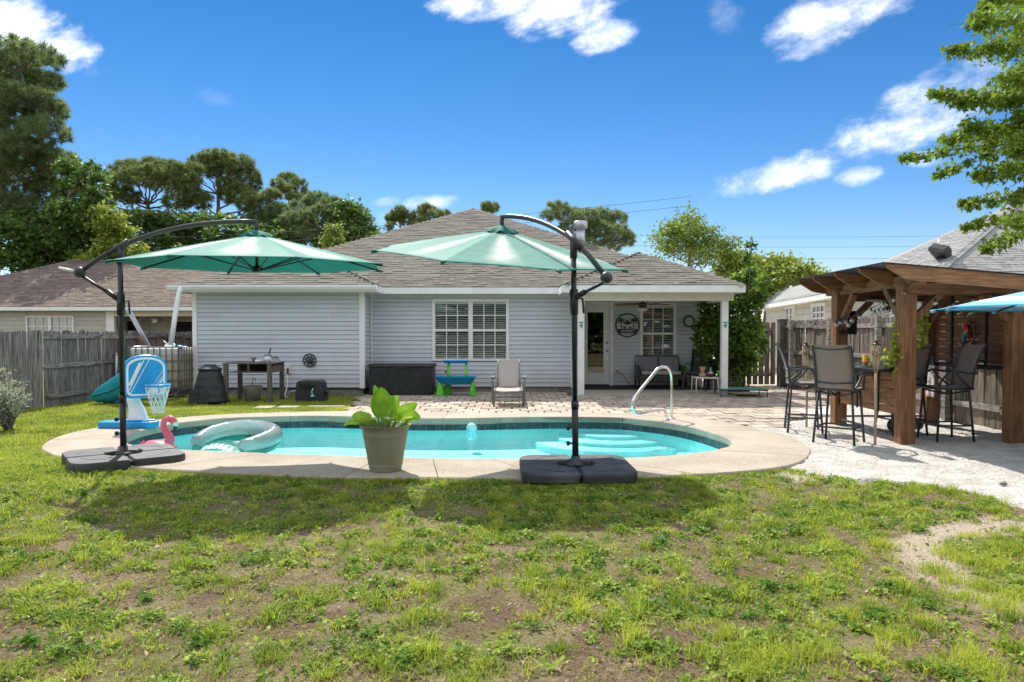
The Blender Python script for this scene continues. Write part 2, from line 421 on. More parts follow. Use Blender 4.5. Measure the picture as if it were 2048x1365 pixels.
POOL_OUT = catmull([(-3.54, 13.45), (-4.6, 13.2), (-5.45, 12.75), (-6.05, 12.0), (-6.38, 11.1), (-6.42, 10.4), (-6.2, 9.6), (-5.85, 9.0), (-5.2, 8.40), (-4.4, 7.95), (-3.7, 7.68),
                    (-2.93, 7.52), (-2.14, 7.33), (-1.0, 7.25), (.2, 7.22), (1.23, 7.27), (2.2, 7.5), (2.85, 7.78), (3.3, 8.2), (3.66, 8.85), (3.85, 9.5), (3.9, 10.3), (3.72, 11.0),
                    (3.5, 11.9), (3.0, 12.7), (2.0, 13.15), (.66, 13.2), (-1.0, 13.25), (-2.5, 13.45)])
PC = (-1.25, 10.45)
def polar(poly, th):
    dx, dy = math.cos(th), math.sin(th); best = 0
    for i in range(len(poly)):
        ax, ay = poly[i][0] - PC[0], poly[i][1] - PC[1]; bx, by = poly[(i + 1) % len(poly)][0] - PC[0], poly[(i + 1) % len(poly)][1] - PC[1]
        ex, ey = bx - ax, by - ay; den = dx * ey - dy * ex
        if abs(den) < 1e-9: continue
        t = (ax * ey - ay * ex) / den; s = (ax * dy - ay * dx) / den
        if t > 0 and 0 <= s <= 1: best = max(best, t)
    return best
def inside(poly, x, y):
    c = False; n = len(poly); j = n - 1
    for i in range(n):
        xi, yi = poly[i]; xj, yj = poly[j]
        if (yi > y) != (yj > y) and x < (xj - xi) * (y - yi) / (yj - yi) + xi: c = not c
        j = i
    return c
def np_inside(poly, x, y):
    c = np.zeros(x.shape, bool); n = len(poly); j = n - 1
    for i in range(n):
        xi, yi = poly[i]; xj, yj = poly[j]
        if yi != yj: c ^= ((yi > y) != (yj > y)) & (x < (xj - xi) * (y - yi) / (yj - yi) + xi)
        j = i
    return c
NA = 360
RIN = [polar(POOL_IN, 2 * PI * k / NA) for k in range(NA)]
ROUT = [polar(POOL_OUT, 2 * PI * k / NA) for k in range(NA)]
def ring(rr, k): t = 2 * PI * (k % NA) / NA; return (PC[0] + rr * math.cos(t), PC[1] + rr * math.sin(t))
MID = [ring(RIN[k] * .5 + ROUT[k] * .5, k) for k in range(NA)]
def vnoise(x, y, s, seed=0.0, oct=3):
    """vectorised value noise in 0..1"""
    out = np.zeros_like(x, float); amp = 1; tot = 0
    for o in range(oct):
        X = x * s + seed * 13.7 + o * 5.3; Y = y * s + seed * 7.1 + o * 9.9
        xi = np.floor(X); yi = np.floor(Y); fx = X - xi; fy = Y - yi
        fx = fx * fx * (3 - 2 * fx); fy = fy * fy * (3 - 2 * fy)
        h = lambda a, b: np.modf(np.abs(np.sin(a * 127.1 + b * 311.7 + seed * 17.3) * 43758.5453))[0]
        out += amp * ((h(xi, yi) * (1 - fx) + h(xi + 1, yi) * fx) * (1 - fy) + (h(xi, yi + 1) * (1 - fx) + h(xi + 1, yi + 1) * fx) * fy)
        tot += amp; amp *= .5; s *= 2
    return out / tot
SAND = [(3.0, 7.9), (2.95, 7.75), (3.3, 7.5), (3.5, 7.42), (3.95, 6.98), (4.4, 6.25), (5.2, 5.5), (7.9, 5.0), (7.9, 15.2), (6.9, 15.2), (6.15, 14.5), (4.95, 12.5), (4.3, 11.6), (3.55, 11.0), (3.3, 9.5)]
def sand_ring(x, y):
    """bare curved trail round the tufts in the right foreground: 1 on the trail"""
    r = np.hypot((x - 3.75) / 1.0, (y - 4.35) / 1.1)
    w = vnoise(x, y, 1.6, 4) * .34 - .17
    return np.clip(1 - np.abs(r + w - 1.08) / .17, 0, 1)
def lawn_z(x, y):
    return -0.045 + .035 * (vnoise(x, y, .8, 1) - .5) + .02 * (vnoise(x, y, 5, 2) - .5)
def grid(x0, x1, y0, y1, d, fz, keep=None, name='', mat=None):
    nx = int(round((x1 - x0) / d)) + 1; ny = int(round((y1 - y0) / d)) + 1
    X, Y = np.meshgrid(np.linspace(x0, x1, nx), np.linspace(y0, y1, ny))
    V = np.stack([X.ravel(), Y.ravel(), fz(X, Y).ravel()], 1)
    i = np.arange((nx - 1) * (ny - 1)); r = i // (nx - 1); c = i % (nx - 1); a = r * nx + c
    Fa = np.stack([a, a + 1, a + nx + 1, a + nx], 1)
    if keep is not None:
        cx = V[Fa, 0].mean(1); cy = V[Fa, 1].mean(1); Fa = Fa[keep(cx, cy)]
    return npmesh(name, V, Fa, mat, smooth=True)
# soil: pale dust, brown litter, green thatch
def soil_mat():
    m = bpy.data.materials.new('lawn_soil'); m.use_nodes = True; t = NT(m.node_tree); t.n.clear()
    g = t.new('ShaderNodeNewGeometry').outputs['Position']
    a = t.smooth(t.noise(g, 2.2, 6, .65), .40, .62); b = t.smooth(t.noise(g, 45, 5, .7), .38, .64); c = t.smooth(t.noise(g, 1.1, 4), .42, .6)
    col = t.mix(a, (.20, .142, .09), (.40, .30, .205))
    col = t.mix(b, t.mix(.65, col, (.07, .048, .03)), col)
    col = t.mix(t.math('MULTIPLY', c, .55), col, (.16, .175, .05))
    r = t.vmath('DISTANCE', t.scale(g, (1, .909, 0)), (3.75, 3.95, 0))
    tr = t.math('ABSOLUTE', t.math('SUBTRACT', t.math('ADD', r, t.math('MULTIPLY', t.math('SUBTRACT', t.noise(g, 1.8, 3), .5), .4)), 1.08))
    col = t.mix(t.smooth(tr, .26, .10), col, t.mix(b, (.36, .29, .21), (.56, .475, .37)))
    # white sand blown over the lawn's edge
    e = t.vmath('DOT_PRODUCT', g, (.45, .89, 0)); ed = t.math('ADD', e, t.math('MULTIPLY', t.math('SUBTRACT', t.noise(g, 3, 4), .5), 1.6))
    sx = t.new('ShaderNodeSeparateXYZ', ins={0: g}).outputs[0]
    col = t.mix(t.math('MULTIPLY', t.smooth(ed, 7.6, 8.3), t.smooth(sx, 1.6, 2.6)), col, (.62, .56, .48))
    h = t.math('ADD', t.noise(g, 28, 6, .7), t.math('MULTIPLY', t.noise(g, 160, 3), .25))
    bn = t.new('ShaderNodeBump', ins={'Strength': 1.0, 'Distance': .03, 'Height': h})
    bs = t.new('ShaderNodeBsdfPrincipled', ins={'Base Color': col, 'Roughness': .97, 'Specular IOR Level': .1, 'Normal': bn.outputs[0]})
    t.new('ShaderNodeOutputMaterial', ins={0: bs.outputs[0]}); return m
M['lawn'] = soil_mat()
lawn = grid(-12, 9, -2, 23, .125, lawn_z, lambda x, y: ~np_inside(MID, x, y), 'lawn', M['lawn']); props(lawn, 'patchy back lawn of weeds, grass and bare soil', kind='structure')
mb = MB()
for (a, b, c, d) in ((-500, 500, 23, 900), (-500, 500, -300, -2), (-500, -12, -2, 23), (9, 500, -2, 23)):
    mb.add([(a, c, -.06), (b, c, -.06), (b, d, -.06), (a, d, -.06)], [(0, 1, 2, 3)])
props(mb.build('ground', M['lawn']), 'open ground running on beyond the yard', kind='structure')

deck = thing('pool_deck', 'pale concrete deck ringing the pool', None, (PC[0], PC[1], 0)); deck['kind'] = 'structure'
joints = [4, 32, 62, 88, 112, 140, 164, 187, 206, 226, 246, 262, 279, 296, 316, 338]
for j, k0 in enumerate(joints):
    k1 = joints[(j + 1) % len(joints)]; k1 = k1 if k1 > k0 else k1 + NA
    mb = MB(); ks = list(range(k0, k1 + 1)); n = len(ks); vs = []
    for i, k in enumerate(ks):
        kk = k + (.09 if i == 0 else (-.09 if i == n - 1 else 0))
        t = 2 * PI * kk / NA; ri, ro = RIN[k % NA], ROUT[k % NA]
        for r, z in ((ri + .012, -.10), (ri, -.085), (ri, -.014), (ri + .014, 0), (ro - .015, 0), (ro, -.015), (ro, -.2)):
            vs.append((PC[0] + r * math.cos(t), PC[1] + r * math.sin(t), z))
    fs = [(i * 7 + q, (i + 1) * 7 + q, (i + 1) * 7 + q + 1, i * 7 + q + 1) for i in range(n - 1) for q in range(6)]
    fs += [tuple(range(7)), tuple((n - 1) * 7 + q for q in reversed(range(7)))]
    mb.add(vs, fs); mb.build('concrete_slab', M['deck'], deck)
basin = thing('pool_basin', 'turquoise plastered swimming pool shell', None, (PC[0], PC[1], 0)); basin['kind'] = 'structure'
mb = MB(); vs = []
prof = [(.012, -.105), (.012, -.205), (.0, -.215), (-.01, -.40), (-.12, -.48), (-.8, -.50)]
for k in range(NA):
    for dr, z in prof: x, y = ring(max(.2, RIN[k] + dr), k); vs.append((x, y, z))
n = len(prof)
fs = [(k * n + q, ((k + 1) % NA) * n + q, ((k + 1) % NA) * n + q + 1, k * n + q + 1) for k in range(NA) for q in range(n - 1)]
c = len(vs); vs.append((PC[0], PC[1], -.56)); fs += [(k * n + n - 1, ((k + 1) % NA) * n + n - 1, c) for k in range(NA)]
mb.add(vs, fs, False); mb.build('plaster_shell', M['plaster'], basin)
for r, z in ((.62, -.27), (1.02, -.33), (1.42, -.39)):
    mb = MB(); mb.lathe([(r, -.7), (r, z - .02), (r - .02, z), (1e-4, z)], (1.75, 12.6, 0), 48); mb.build('pool_step', M['plaster'], basin)
mb = MB(); mb.lathe([(.85, -.7), (.85, -.37), (.83, -.35), (1e-4, -.35)], (3.25, 9.9, 0), 40); mb.build('pool_bench', M['plaster'], basin)
# waterline tiles, one by one
per = 0; pts = [ring(RIN[k] + .008, k) for k in range(NA)]; tile = MB().b2(-.5, .5, -.006, .006, -.5, .5).mesh('tile', M['tile'])
acc = 0; step = .152
for k in range(NA):
    a = Vector(pts[k]); b = Vector(pts[(k + 1) % NA]); L = (b - a).length
    while acc < L:
        p = a + (b - a) * (acc / L); ang = math.atan2(b.y - a.y, b.x - a.x)
        piece('tile', tile, basin, (p.x, p.y, -.158), (0, 0, ang), (.147, 1, .104)); acc += step
    acc -= L
mb = MB(); mb.add([(*ring(RIN[k] - .001, k), -.19) for k in range(NA)] + [(PC[0], PC[1], -.19)], [(k, (k + 1) % NA, NA) for k in range(NA)])
props(mb.build('water', M['water']), 'clear turquoise pool water', kind='structure')
skim = MB().b2(-2.86, -2.5, 12.555, 12.60, -.19, -.115); 
so = skim.build('skimmer_opening', M['dark'], basin)

# patio
patio = thing('patio', 'weathered concrete paver patio between pool and house', None, (1.5, 15, 0)); patio['kind'] = 'structure'
PAT = [(-2.4, 12.9), (-3.1, 13.3), (-3.35, 15.2), (-3.5, 17.0), (-3.5, 18.2), (1.2, 18.2), (1.2, 17.0), (5.3, 17.0), (5.3, 20.4), (7.5, 20.4), (7.5, 15.3), (6.9, 15.15), (6.2, 14.55), (4.95, 12.45), (4.2, 11.4), (3.4, 10.8), (2.6, 12.3)]
jb = MB(); jb.add([(x, y, -.03) for x, y in PAT], [tuple(reversed(range(len(PAT))))]); jb.build('sand_bed', M['joint'], patio)
pv = MB().b2(-.5, .5, -.5, .5, -.05, 0).mesh('paver', M['paver'])
cells = []; PW, PD = .30, .40; row = 0; y = 10.6
while y < 20.4:
    x = -3.6 + (row % 2) * PW / 2
    while x < 7.6:
        if inside(PAT, x, y) and not inside(POOL_OUT, x, y + .05): cells.append((x, y))
        x += PW
    y += PD; row += 1
cells.sort(key=lambda c: c[1] + abs(c[0]) * .05)
restv = MB()
for i, (x, y) in enumerate(cells):
    tz = rng.uniform(-.005, .005); sx, sy = PW - rng.uniform(.016, .036), PD - rng.uniform(.02, .05); rr = rng.uniform(-.012, .012)
    if i < 300: piece('paver', pv, patio, (x + rng.uniform(-.004, .004), y, -.012 + tz), (rng.uniform(-.008, .008), rng.uniform(-.008, .008), rr), (sx, sy, 1))
    else: restv.box((x, y, -.037 + tz), (sx, sy, .05), rr)
props(restv.build('pavers', M['pavers'], patio), kind='stuff')
def sand_z(x, y):
    b = np.zeros_like(x)
    j = NR.normal(0, 1, (1, 1))
    wx = x + (vnoise(x, y, 1.7, 5) - .5) * .7 + (vnoise(x, y, 9, 6) - .5) * .12; wy = y + (vnoise(x, y, 1.7, 8) - .5) * .7 + (vnoise(x, y, 9, 9) - .5) * .12
    ins = np_inside(SAND, wx, wy)
    return np.where(ins, -.022 + .035 * (vnoise(x, y, 2.2, 3) - .5) + .026 * (vnoise(x, y, 8, 4) - .5) + .012 * (vnoise(x, y, 26, 5) - .5), -.11)
sd = grid(2.6, 8.0, 4.6, 15.4, .05, sand_z, lambda x, y: ~np_inside(MID, x, y), 'sand', M['sand']); props(sd, 'bright white sand under and round the bar pergola', kind='structure')

# ================================================================ ROOFS, WALLS
def plane_frame(poly):
    n = (poly[1] - poly[0]).cross(poly[2] - poly[0]).normalized()
    if n.z < 0: n = -n
    u = Vector((0, 0, 1)).cross(n).normalized(); v = n.cross(u)
    return n, u, v
def shingle_plane(poly, roof, mat_one, mat_many, expo=.135, tab=.31, single=False, lift=.004, sink=None):
    """courses of staggered tabs laid up one roof plane; poly[0]-poly[1] is the eave"""
    poly = [Vector(p) for p in poly]; n, u, v = plane_frame(poly); o = poly[0]
    q = [((p - o).dot(u), (p - o).dot(v)) for p in poly]
    v1 = max(b for a, b in q); v0 = min(b for a, b in q); k = 0; vv = v0
    many = sink if sink is not None else MB()
    one = None
    if single: one = MB().add([(-.5, 0, .011), (.5, 0, .011), (.5, 1, .001), (-.5, 1, .001), (-.5, 0, 0), (.5, 0, 0)], [(0, 1, 2, 3), (4, 5, 1, 0)]).mesh('shingle', mat_one)
    rotm = Matrix((u, v, n)).transposed().to_euler()
    while vv < v1 - .02:
        ym = vv + .02; xs = []
        for i in range(len(q)):
            (a, b), (c, d) = q[i], q[(i + 1) % len(q)]
            if (b > ym) != (d > ym): xs.append(a + (c - a) * (ym - b) / (d - b))
        if len(xs) >= 2:
            x0, x1 = min(xs), max(xs); x = x0 - rng.uniform(0, tab)
            while x < x1:
                w = tab * rng.choice((.45, .7, 1, 1, 1.25)); a = max(x, x0 - .01); b = min(x + w, x1 + .01)
                if b - a > .03:
                    h = lift + rng.choice((0, 0, 0, .007)); ex = expo * 1.22
                    if single:
                        p = o + u * ((a + b) / 2) + v * vv + n * h
                        piece('shingle', one, roof, p, rotm, (b - a - .004, ex, 1))
                    else:
                        p = o + v * vv + n * h
                        A = p + u * (a + .002); B = p + u * (b - .002); up = v * ex
                        many.add([A + n * .011, B + n * .011, B + up + n * .001, A + up + n * .001, A, B], [(0, 1, 2, 3), (4, 5, 1, 0)])
                x += w
        vv += expo; k += 1
    if not single and sink is None:
        props(many.build('shingles', mat_many, roof), kind='stuff')
def ridge_caps(a, b, roof, mat, w=.15, L=.2, one=True):
    a, b = Vector(a), Vector(b); d = (b - a); n = int(d.length / L); d.normalize(); s = d.cross(Vector((0, 0, 1))).normalized(); up = s.cross(d)
    mb = MB()
    for i in range(n):
        p = a + d * (i * L) + up * .020; e = p + d * (L * 1.08) - up * .006
        dn = up * -.055
        mb.add([p - s * w + dn, p, p + s * w + dn, e - s * w + dn, e, e + s * w + dn], [(0, 1, 4, 3), (1, 2, 5, 4)])
    props(mb.build('ridge_caps', mat, roof), kind='stuff')
plank_mesh = MB().add([(0, .01, 0), (0, -.024, 0), (0, -.005, 1), (0, .01, 1), (1, .01, 0), (1, -.024, 0), (1, -.005, 1), (1, .01, 1)],
                      [(0, 1, 2, 3), (7, 6, 5, 4), (1, 5, 6, 2), (0, 4, 5, 1), (3, 2, 6, 7), (4, 0, 3, 7)]).mesh('siding_plank', M['siding'])
def siding(wall, x0, x1, z0, z1, at, axis='X', expo=.105, openings=(), mesh=plank_mesh):
    """lapped boards; axis X: wall at y=at facing -Y.  axis Y+: wall at x=at facing +X; axis Y-: facing -X"""
    k = 0; z = z0
    while z < z1 - .01:
        h = min(expo, z1 - z); spans = [(x0, x1)]
        for (a, b, c, d) in openings:
            if z + h > c + .01 and z < d - .01:
                ns = []
                for s, e in spans:
                    if b <= s or a >= e: ns.append((s, e)); continue
                    if a > s: ns.append((s, a))
                    if b < e: ns.append((b, e))
                spans = ns
        if mesh is plank_mesh:      # boards come in lengths: lap joints at irregular places
            ns = []
            for s, e in spans:
                c = s + rng.uniform(.6, 3.6)
                while c < e - .5: ns.append((s, c + .0)); s = c + .002; c = s + rng.uniform(2.4, 3.7)
                ns.append((s, e))
            spans = ns
        for s, e in spans:
            if axis == 'X': piece('siding_plank', mesh, wall, (s, at - rng.uniform(0, .003), z + rng.uniform(-.0012, .0012)), (0, rng.uniform(-.0004, .0004), 0), (e - s, 1, h * .93))
            elif axis == 'Y+': piece('siding_plank', mesh, wall, (at, s, z), (0, 0, R(90)), (e - s, 1, h * .93))
            else: piece('siding_plank', mesh, wall, (at, e, z), (0, 0, R(-90)), (e - s, 1, h * .93))
        z += h; k += 1

# ---------------------------------------------------------------- the grey house
house = thing('house', 'single storey grey vinyl sided house with brown hip roof and covered porch', 'house', (-1.2, 19, 0))
EZ = 2.57; SL = .46
YW, YM, YP, YB = 17.3, 18.1, 16.85, 19.5       # wing wall, middle wall, porch front, porch back wall
XL, XW, XP, XR = -7.6, -3.54, 1.57, 5.10       # left corner, wing corner, porch corner, right corner
win_a = (P(865, 723, YM).x, P(1018, 723, YM).x, P(0, 722, YM).z, P(0, 598, YM).z)
win_b = (P(1283, 0, YB).x, P(1356, 0, YB).x, P(0, 727, YB).z, P(0, 607, YB).z)
door_o = (P(1160, 0, YB).x, P(1229, 0, YB).x, .05, P(0, 604, YB).z)
M['sheath'] = pm('sheathing', (.06, .065, .07), (.08, .085, .09), 5)
def wall(fn, backs):
    w = MB()
    for b in backs: w.b2(*b)
    o = w.build('wall', M['sheath'], house); fn(o)
wall(lambda o: siding(o, XL, XW, .16, 2.50, YW), [(XL, XW, YW + .02, YW + .12, .1, 2.6)])
wall(lambda o: siding(o, YW, YM, .14, 2.50, XW, 'Y+'), [(XW - .12, XW - .02, YW, YM, .1, 2.6)])
a = win_a
wall(lambda o: siding(o, XW, XP, .12, 2.50, YM, openings=[win_a]), [(XW, a[0], YM + .02, YM + .1, .1, 2.6), (a[1], XP, YM + .02, YM + .1, .1, 2.6), (a[0], a[1], YM + .02, YM + .1, .1, a[2]), (a[0], a[1], YM + .02, YM + .1, a[3], 2.6)])
wall(lambda o: siding(o, YM, YB, .12, 2.42, XP, 'Y+'), [(XP - .1, XP - .02, YM, YB, .1, 2.6)])
a, d = win_b, door_o
wall(lambda o: siding(o, XP, XR, .06, 2.42, YB, openings=[win_b, door_o]), [(XP, d[0], YB + .02, YB + .1, .05, 2.6), (d[1], a[0], YB + .02, YB + .1, .05, 2.6), (a[1], XR, YB + .02, YB + .1, .05, 2.6),
     (a[0], a[1], YB + .02, YB + .1, .05, a[2]), (a[0], a[1], YB + .02, YB + .1, a[3], 2.6), (d[0], d[1], YB + .02, YB + .1, d[3], 2.6)])
wall(lambda o: None, [(XL, XL + .1, YW + .12, 30, 0, 2.6), (XR - .1, XR, YB + .1, 30, 0, 2.6), (XL, XR, 30, 30.1, 0, 2.6)])
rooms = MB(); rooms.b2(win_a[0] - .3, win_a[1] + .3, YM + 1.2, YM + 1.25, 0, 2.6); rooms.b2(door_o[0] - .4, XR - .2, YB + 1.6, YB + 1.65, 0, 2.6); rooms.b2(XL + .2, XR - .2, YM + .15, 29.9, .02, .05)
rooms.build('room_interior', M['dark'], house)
fd = MB(); fd.b2(XL + .02, XW - .02, YW + .03, YW + .13, -.1, .16); fd.b2(XW - .1, XP, YM + .03, YM + .12, -.1, .12); fd.b2(XW - .13, XW - .04, YW + .05, YM + .1, -.1, .14)
fd.build('foundation', M['found'], house)
for bxs in ((XL - .005, XL + .095, YW - .04, YW + .01, .14, 2.5), (XW - .095, XW + .03, YW - .04, YW + .06, .14, 2.5), (XW + .026, XW + .06, YM - .06, YM - .026, .12, 2.5), (XR - .09, XR + .012, YB - .035, YB + .05, .06, 2.42), (XP - .1, XP + .01, YM - .035, YM + .05, .1, 2.42)):
    MB().b2(*bxs).build('corner_trim', M['trim'], house)
def roof_poly(poly, name='roof', mat=None):
    mb = MB(); ps = [Vector(p) for p in poly]; n, u, v = plane_frame(ps)
    mb.add([p - n * .012 for p in ps] + [p - n * .06 for p in ps], [tuple(range(len(ps))), tuple(reversed(range(len(ps), 2 * len(ps))))])
    return mb.build(name, mat or M['shingles'], house)
EL, ER, EM, EW_, EP = -7.85, 5.27, 17.65, 16.85, 16.40
hw = (ER - EL) / 2; rx = (ER + EL) / 2; RZ = EZ + SL * hw; rf = EM + hw
main = roof_poly([(EL, EM, EZ), (ER, EM, EZ), (rx, rf, RZ)])
shingle_plane([(EL, EM, EZ), (ER, EM, EZ), (rx, rf, RZ)], main, M['shingle'], M['shingles'])
ridge_caps((EL, EM, EZ), (rx, rf, RZ), main, M['shingles']); ridge_caps((ER, EM, EZ), (rx, rf, RZ), main, M['shingles'])
ridge_caps((rx, rf, RZ), (rx, 30.5, RZ), main, M['shingles'])
roof_poly([(ER, EM, EZ), (ER, 30.5, EZ), (rx, 30.5, RZ), (rx, rf, RZ)]); roof_poly([(EL, 30.5, EZ), (EL, EM, EZ), (rx, rf, RZ), (rx, 30.5, RZ)])
wl, wr = EL, -3.13; wh = (wr - wl) / 2; wx = (wl + wr) / 2; wz = EZ + SL * wh; wy = EW_ + wh
wing = roof_poly([(wl, EW_, EZ), (wr, EW_, EZ), (wx, wy, wz)])
shingle_plane([(wl, EW_, EZ), (wr, EW_, EZ), (wx, wy, wz)], wing, M['shingle'], M['shingles'], single=True)
wside = [(wr, EM, EZ + .0), (wr, EW_, EZ), (wx, wy, wz), (wx, EM + wh, wz)]
ws = roof_poly(wside); shingle_plane([(wr, EW_, EZ), (wr, EM, EZ), (wx, EM + wh, wz), (wx, wy, wz)], ws, M['shingle'], M['shingles'])
roof_poly([(wl, EM + .1, EZ), (wl, EW_, EZ), (wx, wy, wz), (wx, EM + wh, wz)])
ridge_caps((wr, EW_, EZ), (wx, wy, wz), wing, M['shingles']); ridge_caps((wl, EW_, EZ), (wx, wy, wz), wing, M['shingles'])
pl, pr = 1.14, ER; ph = (pr - pl) / 2; px_ = (pl + pr) / 2; pz = EZ - .03 + SL * ph; py_ = EP + ph; PZ = EZ - .03
porch = roof_poly([(pl, EP, PZ), (pr, EP, PZ), (px_, py_, pz)])
shingle_plane([(pl, EP, PZ), (pr, EP, PZ), (px_, py_, pz)], porch, M['shingle'], M['shingles'], single=True)
ps_ = roof_poly([(pl, EM, PZ), (pl, EP, PZ), (px_, py_, pz), (px_, EM + ph, pz)])
shingle_plane([(pl, EM + .02, PZ), (pl, EP, PZ), (px_, py_, pz), (px_, EM + ph, pz)], ps_, M['shingle'], M['shingles'])
roof_poly([(pr, EP, PZ), (pr, EM, PZ), (px_, EM + ph, pz), (px_, py_, pz)])
ridge_caps((pr, EP, PZ), (px_, py_, pz), porch, M['shingles']); ridge_caps((pl, EP, PZ), (px_, py_, pz), porch, M['shingles'])
# chimney flue stands on the far slope behind the hip
ch = MB(); cx, cy = 2.0, 21.2; cz0 = EZ + SL * (ER - cx) - .1; cz1 = P(1162, 443, cy).z
ch.lathe([(.13, cz0), (.13, cz1 - .22)], (cx, cy, 0), 18); ch.lathe([(.13, cz1 - .24), (.165, cz1 - .20), (.20, cz1 - .19), (.20, cz1), (.18, cz1), (.17, cz1 - .08), (.001, cz1 - .08)], (cx, cy, 0), 18)
ch.build('flue_pipe', M['galv'], house)
fs = MB(); fs.b2(wl, wr, EW_ - .012, EW_ + .02, EZ - .16, EZ - .005)
fs.b2(wr - .02, wr + .012, EW_ + .021, EM - .001, EZ - .16, EZ - .005); fs.b2(wr + .013, pl, EM - .012, EM + .02, EZ - .16, EZ - .005)
fs.b2(pl, pr, EP - .012, EP + .02, PZ - .165, PZ - .005); fs.b2(pl - .012, pl + .02, EP + .021, EM + .3, PZ - .165, PZ - .005); fs.b2(pr - .02, pr + .012, EP + .021, 30, PZ - .165, PZ - .005); fs.b2(wl - .012, wl + .02, EW_ + .021, 30, EZ - .16, EZ - .005)
fs.build('fascia', M['trim'], house)
gt = MB(); gy = EW_ - .075
gt.prism([(gy - .06, EZ - .005), (gy - .06, EZ - .05), (gy - .02, EZ - .115), (gy + .055, EZ - .115), (gy + .055, EZ - .005), (gy + .048, EZ - .005), (gy + .048, EZ - .105), (gy - .015, EZ - .105), (gy - .05, EZ - .045), (gy - .05, EZ - .005)], wl - .12, wr + .01, 'X')
gt.build('gutter', M['trim'], house)
dp = MB(); dp.tube([P(364, 572, gy), P(358, 585, gy - .05), P(349, 640, 16.6), P(342, 690, 16.5)], .055, 10); dp.build('downspout', M['trim'], house)
sf = MB(); sf.b2(wl + .02, wr, EW_ + .02, YW + .02, EZ - .15, EZ - .135); sf.b2(wr - .4, pl + .1, EM + .021, YM + .03, EZ - .149, EZ - .134); sf.b2(XW - .01, wr - .021, EW_ + .3, YM, EZ - .153, EZ - .151)
sf.b2(pl + .021, pr - .021, EP + .021, YB, PZ - .15, PZ - .138); sf.b2(XL, XW, YW - .035, YW - .002, 2.44, EZ - .151); sf.b2(XW + .05, XP, YM - .035, YM - .002, 2.46, EZ - .151)
sf.build('soffit', M['cream'], house)
bm_ = MB(); bm_.b2(pl + .2, 5.03, YP - .09, YP + .09, 2.20, PZ - .152)
for i in range(48): x = pl + .24 + i * .078; bm_.b2(x, x + .068, YP - .098, YP - .0905, 2.205, PZ - .156)
bm_.b2(4.86, 5.03, YP + .091, YB - .001, 2.20, PZ - .151)
bm_.build('porch_beam', M['cream'], house)
for x in (4.93, 1.60):
    mb = MB().b2(x - .075, x + .075, YP - .075, YP + .075, .0, 2.2); mb.build('porch_post', M['trim'], house, bevel=.006)
sl_ = MB().b2(XP - .02, XR + .1, YP - .1, YB, -.1, .03); sl_.build('porch_floor', M['slab'], house)
def window(own, x0, x1, z0, z1, Y, units, cols, rows):
    f = MB(); w = .075
    f.b2(x0, x1, Y - .04, Y + .06, z1 - w, z1); f.b2(x0 - .02, x1 + .02, Y - .05, Y + .06, z0, z0 + w * .75)
    f.b2(x0, x0 + w, Y - .04, Y + .06, z0 + w * .75, z1 - w); f.b2(x1 - w, x1, Y - .04, Y + .06, z0 + w * .75, z1 - w)
    uw = (x1 - x0 - 2 * w + .11) / units; us = []
    for i in range(units):
        a = x0 + w + i * uw; us.append((a, a + uw - .11))
        if i: f.b2(a - .11, a, Y - .04, Y + .06, z0 + w * .75, z1 - w)
    win = f.build('window', M['trim'], house)
    lo, hi = z0 + w * .75, z1 - w; mid = (lo + hi) / 2
    sb = MB(); pn = MB().b2(-.5, .5, -.002, .002, -.5, .5).mesh('pane', M['glass'])
    st = MB().b2(-.5, .5, -.012, .012, -.0015, .0015).mesh('slat', M['blind'])
    for a, b in us:
        for s0, s1, yo in ((lo, mid - .03, .03), (mid + .03, hi, .0)):
            for k in range(1, cols): x = a + (b - a) * k / cols; sb.b2(x - .011, x + .011, Y + yo - .012, Y + yo + .012, s0, s1)
            for k in range(1, rows): z = s0 + (s1 - s0) * k / rows; sb.b2(a, b, Y + yo - .0115, Y + yo + .0115, z - .011, z + .011)
            for i in range(cols):
                for j in range(rows):
                    xa, xb = a + (b - a) * i / cols + .008, a + (b - a) * (i + 1) / cols - .008; za, zb = s0 + (s1 - s0) * j / rows + .008, s0 + (s1 - s0) * (j + 1) / rows - .008
                    piece('pane', pn, win, ((xa + xb) / 2, Y + yo, (za + zb) / 2), (rng.uniform(-.002, .002), 0, rng.uniform(-.002, .002)), (xb - xa, 1, zb - za))
        sb.b2(a, b, Y - .014, Y + .045, mid - .03, mid + .03)
        z = lo + .03
        while z < hi - .08: piece('slat', st, win, ((a + b) / 2, Y + .066, z), (R(30) + rng.uniform(-.05, .05), rng.uniform(-.002, .002), 0), (b - a - .01, 1.25, 1)); z += .046
        piece('slat', st, win, ((a + b) / 2, Y + .075, hi - .03), (R(88), 0, 0), (b - a - .006, 2.6, 3))
    sb.build('sash', M['trim'], win)
window(house, *win_a, YM, 2, 3, 2)
window(house, *win_b, YB, 1, 3, 2)
